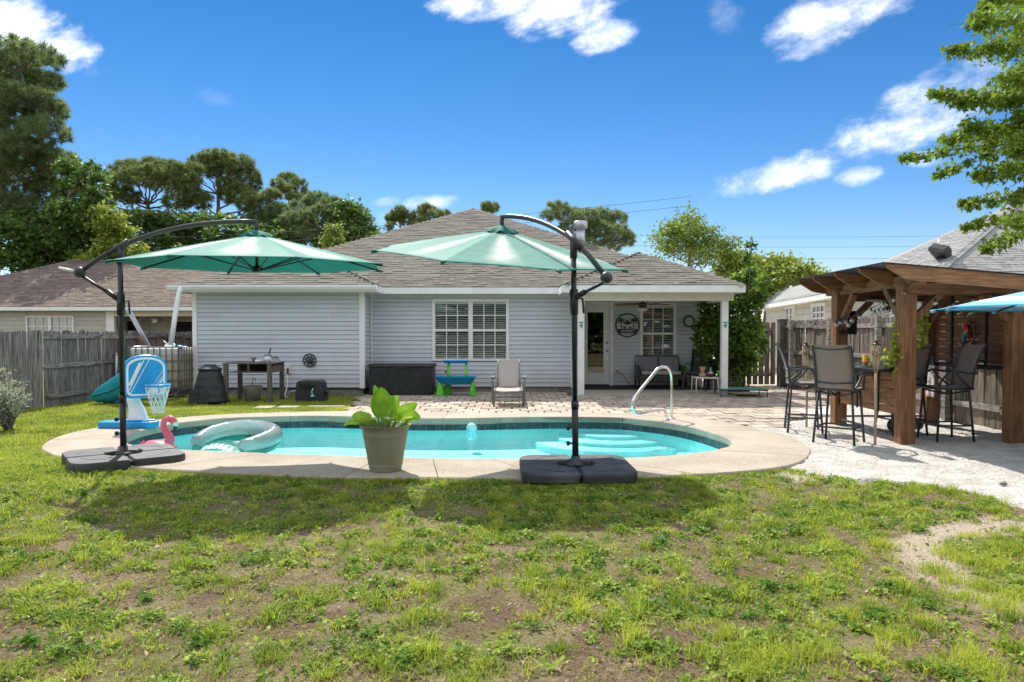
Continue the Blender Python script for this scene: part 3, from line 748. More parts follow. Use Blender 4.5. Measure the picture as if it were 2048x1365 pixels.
# glazed back door
x0, x1, z0, z1 = door_o; fr = MB()
fr.b2(x0, x0 + .10, YB - .03, YB + .05, .04, z1); fr.b2(x1 - .10, x1, YB - .03, YB + .05, .04, z1); fr.b2(x0 + .1, x1 - .1, YB - .03, YB + .05, z1 - .10, z1)
fr.build('door_frame', M['trim'], house)
dx0, dx1, dz0, dz1 = x0 + .105, x1 - .105, .08, z1 - .105; gx0, gx1, gz0, gz1 = dx0 + .10, dx1 - .14, dz0 + .28, dz1 - .16
dr = MB(); dr.b2(dx0, gx0, YB, YB + .04, dz0, dz1); dr.b2(gx1, dx1, YB, YB + .04, dz0, dz1); dr.b2(gx0, gx1, YB, YB + .04, dz0, gz0); dr.b2(gx0, gx1, YB, YB + .04, gz1, dz1)
door = dr.build('door', M['trim'], house)
lit = MB()
for (a, b, c, d) in ((gx0 - .02, gx0 + .02, gz0 - .02, gz1 + .02), (gx1 - .02, gx1 + .02, gz0 - .02, gz1 + .02), (gx0 + .02, gx1 - .02, gz0 - .02, gz0 + .02), (gx0 + .02, gx1 - .02, gz1 - .02, gz1 + .02)): lit.b2(a, b, YB - .012, YB - .001, c, d)
lit.build('glazing_bead', M['trim'], door)
MB().b2(gx0 + .001, gx1 - .001, YB + .015, YB + .02, gz0 + .001, gz1 - .001).build('pane', M['glass'], door)
kn = MB()
for z in (.98, 1.2): kn.lathe([(.001, 0), (.034, 0), (.034, .012), (.016, .02), (.016, .03), (.03, .04), (.03, .055), (.001, .06)], (gx1 + .075, YB, z), 14, rot=Matrix.Rotation(R(90), 3, 'X'))
kn.build('handle', M['steel'], door)
# ================================================================ NEIGHBOURS
sid_l = pm('beige_siding', (.46, .45, .38), (.52, .51, .44), 3, rough=.6, rnd=.03)
M['sid_l'] = sid_l
def dark_plank(mat): me = plank_mesh.copy(); me.materials.clear(); me.materials.append(mat); return me
nl = thing('neighbour_house', 'beige sided neighbour house with reddish brown roof beyond the left fence', 'house', (-18, 35, 0))
ny, nz = 31.0, 2.6
ridge_y = 36.4; ridge_z = 5.08
lp = [(-27.6, ny, nz), (-6, ny, nz), (-8, ridge_y, ridge_z), (-22.2, ridge_y, ridge_z)]
def nroof(own, poly, mat, expo, tab, name='roof', caps=()):
    mb = MB(); ps = [Vector(p) for p in poly]; n, u, v = plane_frame(ps)
    mb.add([p - n * .012 for p in ps] + [p - n * .08 for p in ps], [tuple(range(len(ps))), tuple(reversed(range(len(ps), 2 * len(ps))))])
    o = mb.build(name, mat, own)
    if expo: shingle_plane(poly, o, mat, mat, expo, tab)
    for a, b in caps: ridge_caps(a, b, o, mat, .16, .25)
    return o
nroof(nl, lp, M['shingle_left'], .16, .40, caps=((lp[0], lp[3]), (lp[3], lp[2])))
nroof(nl, [(-27.6, ny + 11, nz), (-27.6, ny, nz), (-22.2, ridge_y, ridge_z)], M['shingle_left'], 0, 0)
nroof(nl, [(-6, ny + 11, nz), (-27.6, ny + 11, nz), (-22.2, ridge_y, ridge_z), (-8, ridge_y, ridge_z)], M['shingle_left'], 0, 0)
f = MB().b2(-27.6, -6, ny - .03, ny + .02, nz - .17, nz - .01); f.build('fascia', M['trim'], nl)
f = MB().b2(-27.5, -6, ny + .021, ny + .6, nz - .16, nz - .14); f.build('soffit', M['cream'], nl)
wpx = P(205, 0, ny + .5).x
lw = MB().b2(-27, wpx, ny + .52, ny + .7, 0, 2.45); lwall = lw.build('wall', sid_l, nl)
mesh_l = dark_plank(sid_l)
wl0, wl1, wlz0, wlz1 = P(42, 0, ny + .5).x, P(139, 0, ny + .5).x, .8, P(0, 632, ny + .5).z
siding(lwall, -27, wpx, .3, 2.44, ny + .5, 'X', .19, [(wl0, wl1, wlz0, wlz1)], mesh_l)
MB().b2(wl0, wl1, ny + .6, ny + .64, wlz0, wlz1).build('window_blind', M['blind'], nl)
def small_window(own, x0, x1, z0, z1, Y, units, cols, rows, rz=None):
    f = MB(); w = .07
    f.b2(x0, x1, Y - .05, Y + .04, z1 - w, z1); f.b2(x0, x1, Y - .05, Y + .04, z0, z0 + w); f.b2(x0, x0 + w, Y - .05, Y + .04, z0 + w, z1 - w); f.b2(x1 - w, x1, Y - .05, Y + .04, z0 + w, z1 - w)
    for i in range(1, units): x = x0 + (x1 - x0) * i / units; f.b2(x - .06, x + .06, Y - .05, Y + .04, z0 + w, z1 - w)
    o = f.build('window', M['trim'], own)
    s = MB(); n = units * cols
    for i in range(1, n):
        if i % cols: x = x0 + (x1 - x0) * i / n; s.b2(x - .015, x + .015, Y - .02, Y + .01, z0 + w, z1 - w)
    for j in range(1, rows): z = z0 + (z1 - z0) * j / rows; s.b2(x0 + w, x1 - w, Y - .021, Y + .011, z - .016, z + .016)
    s.build('muntin', M['trim'], o)
    MB().b2(x0 + w, x1 - w, Y + .012, Y + .018, z0 + w, z1 - w).build('pane', M['glass'], o)
    return o
small_window(nl, wl0, wl1, wlz0, wlz1, ny + .47, 2, 3, 3)
pw = MB().b2(wpx, -6, ny + 2.2, ny + 2.3, 0, 2.45).b2(wpx - .05, wpx + .0, ny + .7, ny + 2.3, 0, 2.45); pwall = pw.build('wall', sid_l, nl)
siding(pwall, wpx, -6, .3, 2.4, ny + 2.18, 'X', .19, (), mesh_l)
MB().b2(wpx, wpx + .35, ny + .4, ny + .58, 0, 2.42).build('porch_post', M['trim'], nl)
MB().b2(wpx + .35, -6, ny + .42, ny + .56, 2.2, 2.42).build('porch_beam', M['cream'], nl)
x0, x1 = P(222, 0, ny + 2.1).x, P(272, 0, ny + 2.1).x
d = MB(); d.b2(x0, x0 + .08, ny + 2.12, ny + 2.17, 0, 2.1); d.b2(x1 - .08, x1, ny + 2.12, ny + 2.17, 0, 2.1); d.b2(x0 + .08, x1 - .08, ny + 2.12, ny + 2.17, 2.02, 2.1); dd = d.build('sliding_door', M['trim'], nl)
MB().b2(x0 + .08, x1 - .08, ny + 2.14, ny + 2.16, 0, 2.02).build('pane', M['dark'], dd)
x0, x1 = P(341, 0, ny + 2.1).x, P(395, 0, ny + 2.1).x
d = MB(); d.b2(x0, x0 + .06, ny + 2.1, ny + 2.15, .6, 2.0); d.b2(x0 + .8, x0 + .86, ny + 2.1, ny + 2.15, .6, 2.0); d.b2(x0, x1, ny + 2.1, ny + 2.15, 2.0, 2.06); dd = d.build('window', M['cream'], nl)
MB().b2(x0 + .06, x1, ny + 2.12, ny + 2.145, .6, 2.0).build('pane', M['dark'], dd)
def ceiling_fan(label, loc, r, bm_, lm, nb=5, rot=0.3, droop=0.0):
    t = thing('ceiling_fan', label, 'fan', loc)
    MB().lathe([(.02, .0), (.02, -.16), (.10, -.17), (.12, -.21), (.10, -.27), (.06, -.29)], n=18).build('motor', M['charcoal'] if bm_ is not M['trim'] else M['trim'], t, world=False)
    MB().lathe([(.06, -.29), (.13, -.31), (.14, -.34), (.09, -.385), (.001, -.395)], n=18).build('lamp_bowl', lm, t, world=False)
    for k in range(nb):
        a = rot + 2 * PI * k / nb; mb = MB(); n = 6; vs = []
        for i in range(n + 1):
            s = .16 + (r - .16) * i / n; w = .05 + .045 * math.sin(min(1, i / n * 1.25) * PI * .62); z = -.21 - droop * (i / n) ** 2
            for y, zz in ((-w, -.012), (w, .012)):
                for th in (0, -.012): vs.append((s, y, z + zz + th))
        for i in range(n):
            b = i * 4; mb_f = [(b, b + 4, b + 6, b + 2), (b + 1, b + 3, b + 7, b + 5), (b, b + 1, b + 5, b + 4), (b + 2, b + 6, b + 7, b + 3)]
            if i == 0: mb.add(vs, [(0, 2, 3, 1)]); 
            for q in mb_f: mb.f.append(list(q)); mb.sm.append(False)
        mb.f.append([n * 4, n * 4 + 1, n * 4 + 3, n * 4 + 2]); mb.sm.append(False)
        mb.xf(Matrix.Rotation(a, 4, 'Z')); mb.build('blade', bm_, t, world=False)
    return t
ceiling_fan('pale drooping ceiling fan on the beige neighbour porch', (P(300, 0, ny + 1.3).x, ny + 1.3, 2.45), .75, M['cream'], M['cream'], 4, .5, .3)

# right neighbour
nr = thing('neighbour_house', 'white sided neighbour house with light grey roof beyond the right fence', 'house', (12, 25, 0))
sid_r = pm('white_siding', (.60, .58, .48), (.68, .66, .57), 2.5, rough=.6, rnd=.03); mesh_r = dark_plank(sid_r)
E2 = P(1514, 614, 32.0); E1 = P(1672, 577, 21.0); E1.z = E2.z = 2.66
dv = (E2 - E1).normalized(); nv = Vector((dv.y, -dv.x, 0)).normalized()
R2 = P(1562, 582, 33.5); R1 = P(1652, 553, 26.0)
C_ = P(1836, 574, 19.6); A_ = P(2037, 403, 24.5); D_ = P(1640, 588, 23.4)
nroof(nr, [E1 - dv * 5, E2, R2, R1, R1 - dv * 3], M['shingle_right'], .17, .4, caps=())
nroof(nr, [C_, D_, A_], M['shingle_right'], .15, .32)
big = nroof(nr, [C_, Vector((26, C_.y - .5, C_.z)), Vector((24, A_.y, A_.z)), A_], M['shingle_right'], .15, .32, caps=((C_, A_),))
nroof(nr, [D_, Vector((D_.x + 3, D_.y + 12, D_.z)), A_], M['shingle_right'], 0, 0)
ang = math.atan2(dv.x, dv.y)
wo = E1 - dv * 6 + nv * .35; wlen = (E2 - E1).length + 6 - .3
# the near wall is a board skin along the eave line
wmb = MB(); a = wo.copy(); b = wo + dv * wlen
wmb.add([(a.x, a.y, 0), (b.x, b.y, 0), (b.x, b.y, 2.5), (a.x, a.y, 2.5), (a.x + nv.x * .2, a.y + nv.y * .2, 0), (b.x + nv.x * .2, b.y + nv.y * .2, 0), (b.x + nv.x * .2, b.y + nv.y * .2, 2.5), (a.x + nv.x * .2, a.y + nv.y * .2, 2.5)], [(0, 1, 2, 3), (4, 7, 6, 5), (3, 2, 6, 7), (1, 5, 6, 2), (0, 3, 7, 4)])
rw = wmb.build('wall', sid_r, nr)
z = .6; rot = (0, 0, math.atan2(-dv.y, -dv.x))
while z < 2.5: piece('siding_plank', mesh_r, rw, (b.x - nv.x * .012, b.y - nv.y * .012, z), rot, (wlen, 1, .205)); z += .22
e = b + nv * 9; bw = MB().add([(b.x, b.y, 0), (e.x, e.y, 0), (e.x, e.y, 2.5), (b.x, b.y, 2.5)], [(0, 1, 2, 3)]); bw.build('wall', sid_r, nr)
fa = MB(); o0 = E1 - dv * 6; fa.beam(o0 + Vector((0, 0, -.09)), E2 + Vector((0, 0, -.09)), .06, .16); fa.build('fascia', M['trim'], nr)
so = MB(); so.beam(o0 + nv * .2 + Vector((0, 0, -.17)), E2 + nv * .2 + Vector((0, 0, -.17)), .42, .02); so.build('soffit', M['cream'], nr)
dw = MB(); g = E2 - dv * .4; dw.tube([(g.x - .05, g.y, 2.5), (g.x - .05, g.y, .3)], .07, 8); dw.build('downspout', M['galv'], nr)
vp = MB(); p = P(1523, 608, 31.5); vp.tube([(p.x, p.y, 2.5), (p.x, p.y, 3.45)], .06, 8); vp.build('vent_pipe', M['galv'], nr)
def wall_hit(px):
    d = ray(px, 640); k = (wo.x * dv.y - wo.y * dv.x) / (d.x * dv.y - d.y * dv.x); return Vector((d.x * k, d.y * k, 0))
for (xa, xb, yt, yb, c, r) in ((1576, 1591, 617, 642, 2, 2), (1630, 1653, 612, 648, 3, 3), (1790, 1815, 604, 628, 2, 1)):
    p, q = wall_hit(xb), wall_hit(xa); L = (q - p).length; zt = EYE + (668 - yt) / F * p.y; zb = EYE + (668 - yb) / F * p.y
    f = MB(); w = .06
    def bb(m, s0, s1, z0, z1, o0, o1):
        A = p + dv * s0 - nv * o1; B_ = p + dv * s1 - nv * o1; n_ = nv * (o1 - o0)
        m.add([(A.x, A.y, z0), (B_.x, B_.y, z0), (B_.x, B_.y, z1), (A.x, A.y, z1), (A.x + n_.x, A.y + n_.y, z0), (B_.x + n_.x, B_.y + n_.y, z0), (B_.x + n_.x, B_.y + n_.y, z1), (A.x + n_.x, A.y + n_.y, z1)],
              [(0, 1, 2, 3), (7, 6, 5, 4), (0, 4, 5, 1), (3, 2, 6, 7), (1, 5, 6, 2), (0, 3, 7, 4)])
    bb(f, -w - .1, L + w + .1, zt, zt + .12, .0, .10); bb(f, -w, 0, zb - w, zt, .0, .09); bb(f, L, L + w, zb - w, zt, .0, .09); bb(f, 0, L, zb - w, zb, .0, .09)
    for i in range(1, c): bb(f, L * i / c - .02, L * i / c + .02, zb, zt, .055, .075)
    for j in range(1, r): bb(f, 0, L, zb + (zt - zb) * j / r - .02, zb + (zt - zb) * j / r + .02, .056, .074)
    wn = f.build('window', M['trim'], nr); g = MB(); bb(g, 0, L, zb, zt, .04, .05); g.build('pane', pm('dim_pane', (.06, .075, .07), (.16, .19, .18), 1.5, (1, 1, 4), .1), wn)
# slanted roof vent
vq = P(1878, 512, 21.3); v = MB(); v.prism([(-.30, 0), (.30, 0), (.30, .10), (.05, .28), (-.18, .28), (-.30, .10)], -.22, .22, 'Y'); v.xf(Matrix.Translation(vq) @ Matrix.Rotation(R(28), 4, 'Y') @ Matrix.Rotation(R(35), 4, 'Z'))
v.build('roof_vent', M['plastic_black'], nr); st = MB(); st.tube([vq + Vector((0, 0, .2)), vq + Vector((0, 0, .48))], .04, 8); st.build('vent_pipe', M['trim'], nr)

# ================================================================ FENCES
def picket_mesh(h, w, mat):
    return MB().prism([(-w / 2, 0), (w / 2, 0), (w / 2, h - .035), (w / 2 - .03, h), (-w / 2 + .03, h), (-w / 2, h - .035)], -.009, .009, 'Y').mesh('picket', mat)
def fence(label, p0, p1, h, rails, posts, mat, side, gap=.146, w=.14, lean=.012, railmat=None, pw=.10, postside=None, zt=None):
    """pickets from p0 to p1; rails/posts on side (+1 = left of the run)"""
    p0, p1 = Vector((*p0, 0)), Vector((*p1, 0)); d = p1 - p0; L = d.length; d.normalize(); nn = Vector((-d.y, d.x, 0)) * side
    t = thing('fence', label, 'fence', (p0 + p1) / 2); ang = math.atan2(d.y, d.x); me = picket_mesh(h, w, mat); n = int(L / gap)
    for i in range(n):
        p = p0 + d * (gap * (i + .5)); hh = h * (1 + rng.uniform(-.012, .012))
        piece('picket', me, t, (p.x, p.y, -.06 + rng.uniform(-.01, .01)), (rng.uniform(-lean, lean), rng.uniform(-lean, lean), ang + rng.uniform(-.04, .04)), (rng.uniform(.94, 1.0), 1, hh / h))
    rm = MB().b2(-.5, .5, -.019, .019, -.044, .044).mesh('rail', railmat or M['rail'])
    np_ = int(L / 2.4) + 1
    for z in rails:
        for i in range(np_):
            a = i * L / np_; b = (i + 1) * L / np_; p = p0 + d * (a + b) / 2 + nn * .030
            piece('rail', rm, t, (p.x, p.y, z + rng.uniform(-.02, .02)), (0, rng.uniform(-.008, .008), ang), (b - a - .004, 1, 1))
    pmh = MB().b2(-pw / 2, pw / 2, -pw / 2, pw / 2, 0, 1).mesh('post', railmat or M['rail'])
    for s in posts:
        p = p0 + d * s + nn * (.05 + pw / 2); piece('post', pmh, t, (p.x, p.y, -.1), (0, 0, ang), (1, 1, h + .06))
    return t
fence('weathered grey fence at far left showing its flat picket face', (-9.28, 9.2), (-9.28, 14.45), 1.56, (), (), M['fence'], -1, w=.145)
fence('grey fence showing its rails behind the blue slide', (-9.36, 14.47), (-9.36, 22.5), 1.56, (.16, .80, 1.38), (2.75, 5.2, 7.6), M['fence'], -1)
fence('short run of spaced pickets between the left fence and the house', (-9.3, 21.0), (-7.65, 21.0), 1.53, (1.25, .4), (), M['fence'], 1, gap=.185, w=.125)
fence('tall weathered fence with rails along the right side of the yard', (7.42, 6.4), (7.42, 20.0), 1.84, (.28, .98, 1.62), (1.1, 3.45, 5.8, 8.1, 10.3, 12.6), M['fence_brown'], 1)
gt_ = thing('gate', 'brown wooden gate with diagonal brace in the right corner', 'gate', (6.6, 20.25, 0)); me = picket_mesh(1.74, .135, M['fence_brown'])
for i in range(9): piece('picket', me, gt_, (5.98 + i * .165, 20.28, .02), (0, 0, rng.uniform(-.03, .03)))
for z in (.30, .98, 1.55): MB().b2(5.92, 7.34, 20.235, 20.27, z - .045, z + .045).build('rail', M['rail'], gt_)
MB().beam((6.62, 20.222, 1.0), (7.28, 20.222, 1.52), .035, .09).build('brace', M['fence_brown'], gt_)
MB().b2(7.27, 7.33, 20.19, 20.235, .1, 1.62).build('stile', M['fence_brown'], gt_)
t = thing('gate_post', 'thick dark post standing beside the wooden gate', 'post', (7.36, 19.75, 0)); MB().b2(7.26, 7.48, 19.64, 19.86, -.1, 1.80).build('post', M['wood_old'], t); MB().b2(7.25, 7.49, 19.63, 19.87, 1.801, 1.84).build('cap', M['wood_old'], t)

# chain link corner by the slide
cl = thing('chain_link_fence', 'short galvanised chain link panel on pipes behind the hoop', 'fence', (-8.6, 17.5, 0))
xa, xb = P(222, 0, 17).x, P(262, 0, 17.6).x
MB().tube([(xa, 17, -.1), (xa, 17, .96)], .04, 10).tube([(xa, 17, .96), (xa, 17, .99)], [.044, .02], 10).build('post', M['galv'], cl)
MB().tube([(xa + .22, 17.2, -.1), (xa + .22, 17.2, 1.08), (xa + .3, 17.25, 1.12), (xb + .3, 17.6, 1.12)], .03, 8).tube([(xa, 17, .62), (xa + .22, 17.2, .62)], .015, 6).build('pipe_frame', M['galv'], cl)
w = MB(); X0, X1 = xa + .25, xb + .28
for k in range(-14, 18):
    for s in (1, -1):
        a0 = X0 + k * .055; pts = []
        for z in (0.02, 1.1):
            pts.append((a0 + s * (z - .55) * .6, z))
        (ax, az), (bx, bz) = pts
        def clip(lo, hi, ax, az, bx, bz):
            f0, f1 = sorted(((lo - ax) / (bx - ax), (hi - ax) / (bx - ax))); f0, f1 = max(0, f0), min(1, f1)
            return (f0, f1) if f1 - f0 > .02 else None
        c = clip(X0, X1, ax, az, bx, bz)
        if c:
            P0 = [(ax + (bx - ax) * q, 17.22 + (ax + (bx - ax) * q - X0) * .55 + .004 * s, az + (bz - az) * q) for q in c]
            w.tube(P0, .0035, 3, cap=False)
props(w.build('wire_mesh', M['galv'], cl), kind='stuff')

# ================================================================ CANTILEVER PARASOLS
def canopy_mat():
    m = bpy.data.materials.new('sun_bleached_canopy'); m.use_nodes = True; t = NT(m.node_tree); t.n.clear()
    uv = t.new('ShaderNodeUVMap', uv_map='UVMap').outputs[0]; s = t.new('ShaderNodeSeparateXYZ', ins={0: uv}).outputs
    g = t.new('ShaderNodeNewGeometry').outputs['Position']; oi = t.new('ShaderNodeObjectInfo').outputs['Random']
    wav = t.math('ADD', t.math('ABSOLUTE', s[0]), t.math('MULTIPLY', t.math('SUBTRACT', t.noise(g, 2.0, 3), .5), .5))
    wav = t.math('ADD', wav, t.math('MULTIPLY', t.math('SUBTRACT', oi, .5), .5))
    f = t.math('MULTIPLY', t.math('MULTIPLY', t.smooth(wav, .62, .12), t.smooth(s[1], -.05, .35, .35, 1.0)), t.smooth(s[1], 1.02, .72))
    col = t.mix(f, (.20, .37, .32), (.66, .69, .63))
    col = t.mix(t.smooth(s[1], .965, .985), col, (.012, .17, .13))
    bn = t.new('ShaderNodeBump', ins={'Strength': 1.0, 'Distance': .02, 'Height': t.noise(g, 5, 4)}).outputs[0]; d = t.new('ShaderNodeBsdfDiffuse', ins={'Color': col, 'Normal': bn}); tr = t.new('ShaderNodeBsdfTranslucent', ins={'Color': t.mix(.35, col, (.02, .25, .20))})
    gl = t.new('ShaderNodeBsdfGlossy', ins={'Roughness': .45, 'Color': (1, 1, 1, 1)}); 
    a = t.new('ShaderNodeMixShader', ins={0: .12, 1: d.outputs[0], 2: tr.outputs[0]})
    b = t.new('ShaderNodeMixShader', ins={0: .012, 1: a.outputs[0], 2: gl.outputs[0]})
    t.new('ShaderNodeOutputMaterial', ins={0: b.outputs[0]}); return m
M['canopy'] = canopy_mat()
M['canopy_under'] = pm('green_canopy_underside', (.022, .20, .165), (.028, .235, .19), 6, rough=.85, trans=.12)
M['canopy_plain'] = pm('green_vent_fabric', (.012, .15, .12), (.02, .20, .16), 9, rough=.8, trans=.2)
def canopy(t, top, Rr, H, rot, tilt, mat, ventmat, n=8, rim_drop=.03, strut=True, vent=True, under=None):
    """panels, ribs and struts round the hub; tilt is a 3x3 turning the canopy about its apex"""
    top = Vector(top); NU, NVv = 8, 8
    def pt(k, uu, vv):
        a0 = rot + 2 * PI * k / n; a1 = a0 + 2 * PI / n; f = (uu + 1) / 2
        r0 = .10 + (Rr - .10) * vv
        p = Vector((math.cos(a0), math.sin(a0), 0)) * (1 - f) + Vector((math.cos(a1), math.sin(a1), 0)) * f
        sag = (1 - uu * uu)
        z = -H * (vv ** 1.06) - rim_drop * sag * vv * (1.2 - vv) * 1.6 + .012 * sag * vv
        return p * r0 * (1 - .025 * sag * vv ** 6) + Vector((0, 0, z))
    for k in range(n):
        mb = MB(); vs = []; uvs = []
        for j in range(NVv + 1):
            for i in range(NU + 1):
                uu, vv = -1 + 2 * i / NU, j / NVv; vs.append(top + tilt @ pt(k, uu, vv)); uvs.append((uu, vv))
        fs = [(j * (NU + 1) + i, (j + 1) * (NU + 1) + i, (j + 1) * (NU + 1) + i + 1, j * (NU + 1) + i + 1) for j in range(NVv) for i in range(NU)]
        m0 = len(vs); vs = vs + [v - Vector((0, 0, .004)) for v in vs]; uvs = uvs * 2; nf = len(fs); fs = fs + [tuple(m0 + q for q in reversed(f_)) for f_ in fs]      # cloth: faded face above, darker green face below
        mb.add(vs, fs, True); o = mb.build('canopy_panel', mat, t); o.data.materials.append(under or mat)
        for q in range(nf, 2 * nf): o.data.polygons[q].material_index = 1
        ul = o.data.uv_layers.new(name='UVMap')
        for l in o.data.loops: ul.data[l.index].uv = uvs[l.vertex_index]
        a0 = rot + 2 * PI * k / n
        rb = MB(); pts = [top + tilt @ (pt(k, -1, q) + Vector((0, 0, -.016))) for q in (0.02, .3, .6, .85, 1.0)]; rb.tube(pts, .010, 6); ro = rb.build('rib', M['black'], t)
        tp = MB(); tp.tube([top + tilt @ (pt(k, -1, .975) + Vector((0, 0, -.012))), top + tilt @ (pt(k, -1, 1.02) + Vector((0, 0, -.01)))], .018, 6); tp.build('rib_tip', mat if not vent else M['canopy_plain'], ro)
        if strut:
            sb = MB(); sb.tube([top + tilt @ (pt(k, -1, .5) + Vector((0, 0, -.03))), top + tilt @ Vector((.05 * math.cos(a0), .05 * math.sin(a0), -H - .05))], .008, 6); sb.build('strut', M['black'], ro)
    hb = MB(); hb.lathe([(.03, -.0), (.05, -.03), (.05, -.07), (.03, -.09)], n=14).tube([(0, 0, -.05), (0, 0, -H)], .02, 8).lathe([(.001, -H - .08), (.055, -H - .07), (.06, -H - .02), (.03, -H)], n=14)
    hb.xf(Matrix.Translation(top) @ tilt.to_4x4()); hb.build('hub', M['black'], t)
    if vent:
        v = MB(); N = 48; vs = [top + tilt @ Vector((0, 0, .075))]
        for q in range(3):
            for k in range(N):
                a = 2 * PI * k / N; rr = (.08, .15, .20)[q]; zz = (.055, .025, -.012)[q] + (0, .006, .020)[q] * math.cos(a * 8 + .6) + (.0, .0, .008)[q] * math.sin(a * 3)
                vs.append(top + tilt @ Vector((rr * math.cos(a), rr * math.sin(a), zz)))
        fs = [(0, 1 + k, 1 + (k + 1) % N) for k in range(N)] + [(1 + q * N + k, 1 + (q + 1) * N + k, 1 + (q + 1) * N + (k + 1) % N, 1 + q * N + (k + 1) % N) for q in range(2) for k in range(N)]
        v.add(vs, fs, True); v.build('vent_cap', ventmat, t)
def rounded_weight(sz, h, cx, cy):
    """one quarter weight with rounded outer corner, notch at the inner corner"""
    g = .013; r = .20; i = .17; pts = [(g + i, g), (sz - .03, g), (sz, g + .03)]
    for k in range(7): a = R(90) * k / 6; pts.append((sz - r + r * math.cos(a), sz - r + r * math.sin(a)))
    pts += [(g + .03, sz), (g, sz - .03), (g, g + i)]
    for k in range(1, 4): a = R(90) * (1 - k / 4); pts.append((g + i * math.cos(a) , g + i * math.sin(a)))
    mb = MB(); n = len(pts)
    c = Vector((sum(p[0] for p in pts) / n, sum(p[1] for p in pts) / n))
    prof = [(1, 0), (1, h - .03), (.985, h - .012), (.955, h), ]
    vs = []
    for s, z in prof:
        for x, y in pts: vs.append((c.x + (x - c.x) * s, c.y + (y - c.y) * s, z))
    fs = [(q * n + k, q * n + (k + 1) % n, (q + 1) * n + (k + 1) % n, (q + 1) * n + k) for q in range(len(prof) - 1) for k in range(n)]
    fs += [tuple(reversed(range(n))), tuple((len(prof) - 1) * n + k for k in range(n))]
    return mb.add(vs, fs)
def parasol(label, base, brz, ptop, lower, canopy_top, arm_mid, rot, tilt, Rr, H, gz, knobdir, extra_sleeve=1.0):
    base = Vector(base); ptop = Vector(ptop); ct = Vector(canopy_top); low = Vector(lower)
    t = thing('cantilever_umbrella', label, 'umbrella', base, 0, 'green cantilever umbrellas by the pool')
    for k in range(4):
        mb = rounded_weight(.575, .088, 0, 0); mb.xf(Matrix.Translation((base.x, base.y, gz)) @ Matrix.Rotation(brz + k * PI / 2, 4, 'Z'))
        w = mb.build('base_weight', M['weight'], t)
        g = MB(); pts = []
        for q in range(9): a = R(15 + 60 * q / 8); pts.append((.06 + .40 * math.cos(a), .06 + .40 * math.sin(a), .0885))
        g.tube(pts, .0035, 4); g.xf(Matrix.Translation((base.x, base.y, gz)) @ Matrix.Rotation(brz + k * PI / 2, 4, 'Z')); g.build('moulded_line', M['plastic_black'], w)
    cb = MB()
    for k in range(4):
        a = brz + k * PI / 2; d = Vector((math.cos(a), math.sin(a), 0)); c = Vector((base.x, base.y, gz + .045)); cb.beam(c, c + d * .5, .04, .03)
        s = d.cross(Vector((0, 0, 1))); q = c + Vector((0, 0, .06)); cb.tube([q + d * .16 + s * .04, q + d * .19 + s * .03, q + d * .19 - s * .03, q + d * .16 - s * .04], .008, 6)
    cb.lathe([(.09, 0), (.09, .012), (.05, .03), (.045, .1)], (base.x, base.y, gz + .07), 20)
    cb.build('cross_base', M['charcoal'], t)
    top = ptop; dirp = (top - base).normalized()
    po = MB(); po.tube([Vector((base.x, base.y, gz + .08)), base + dirp * (.72 * extra_sleeve)], .034, 14); po.tube([base + dirp * (.70 * extra_sleeve), top], .0285, 14); pole = po.build('pole', M['black'], t)
    c2 = MB(); c2.tube([base + dirp * (.66 * extra_sleeve), base + dirp * (.74 * extra_sleeve)], .040, 14); c2.build('collar', M['black'], pole)
    kd = Vector(knobdir)
    for h in (.46, .30):
        p = base + dirp * h * extra_sleeve; kb = MB(); kb.tube([p, p + kd * .06], .008, 6).tube([p + kd * .055, p + kd * .062, p + kd * .085, p + kd * .092], [.012, .026, .026, .012], 12); kb.build('knob', M['black'], t)
    # curved arm: lower end -> pole top -> over -> canopy hub
    sh = Vector((0, 0, .05)); hubtop = ct + Vector((0, 0, .17))
    pts = [low, low.lerp(top + sh, .5) + Vector((0, 0, .02)), top + sh]; am = Vector(arm_mid)
    for q in range(1, 11):
        f = q / 10; pts.append((top + sh) * (1 - f) ** 2 + am * 2 * f * (1 - f) + hubtop * f * f)
    am_ = MB(); am_.tube(pts, .027, 12); arm = am_.build('arm', M['charcoal'], t)
    hg = MB(); hg.tube([hubtop + Vector((0, 0, .015)), ct + Vector((0, 0, .03))], .024, 10); hg.build('hanger', M['charcoal'], arm)
    sl = MB(); ad = (top + sh - low).normalized(); sl.tube([top + sh - ad * .16, top + sh + ad * .12], .037, 12).tube([top - dirp * .14, top + sh], .038, 12); sl.build('pivot_sleeve', M['black'], t)
    cr = MB(); cr.sphere(low, .062, 16, 10); crank = cr.build('crank_housing', M['charcoal'], t)
    # slide bracket and strut
    br = base + dirp * ((1.80 - gz)) ; st = MB(); st.tube([low + Vector((0, 0, -.03)), br.lerp(low, .22)], .018, 8).tube([br.lerp(low, .34), br.lerp(low, .06)], .030, 10); st.build('strut_arm', M['black'], t)
    bk = MB(); bk.tube([br - dirp * .16, br + dirp * .10], .044, 12); bk.tube([br - kd * -.0 + dirp * .02, br - kd * .09 - dirp * .0, br - kd * .10 - dirp * .15], .012, 6); bk.build('slide_bracket', M['black'], t)
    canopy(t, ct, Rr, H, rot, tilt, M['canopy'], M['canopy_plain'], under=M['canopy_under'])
    return t, crank, low
I3 = Matrix.Identity(3)
bL = G(247, 905, .08); bL.z = 0; tL = P(240, 503, bL.y)
cL = P(513, 473, 8.45)
t, crank, low = parasol('green cantilever umbrella at left with arm and crank reaching left', (bL.x, bL.y, 0), R(37), tL, P(160, 545, bL.y - .05), cL, P(350, 440, 8.4), R(-57), Matrix.Rotation(R(1.5), 3, 'X'), 1.52, .34, -.012, (-1, 0, 0), 1.0)
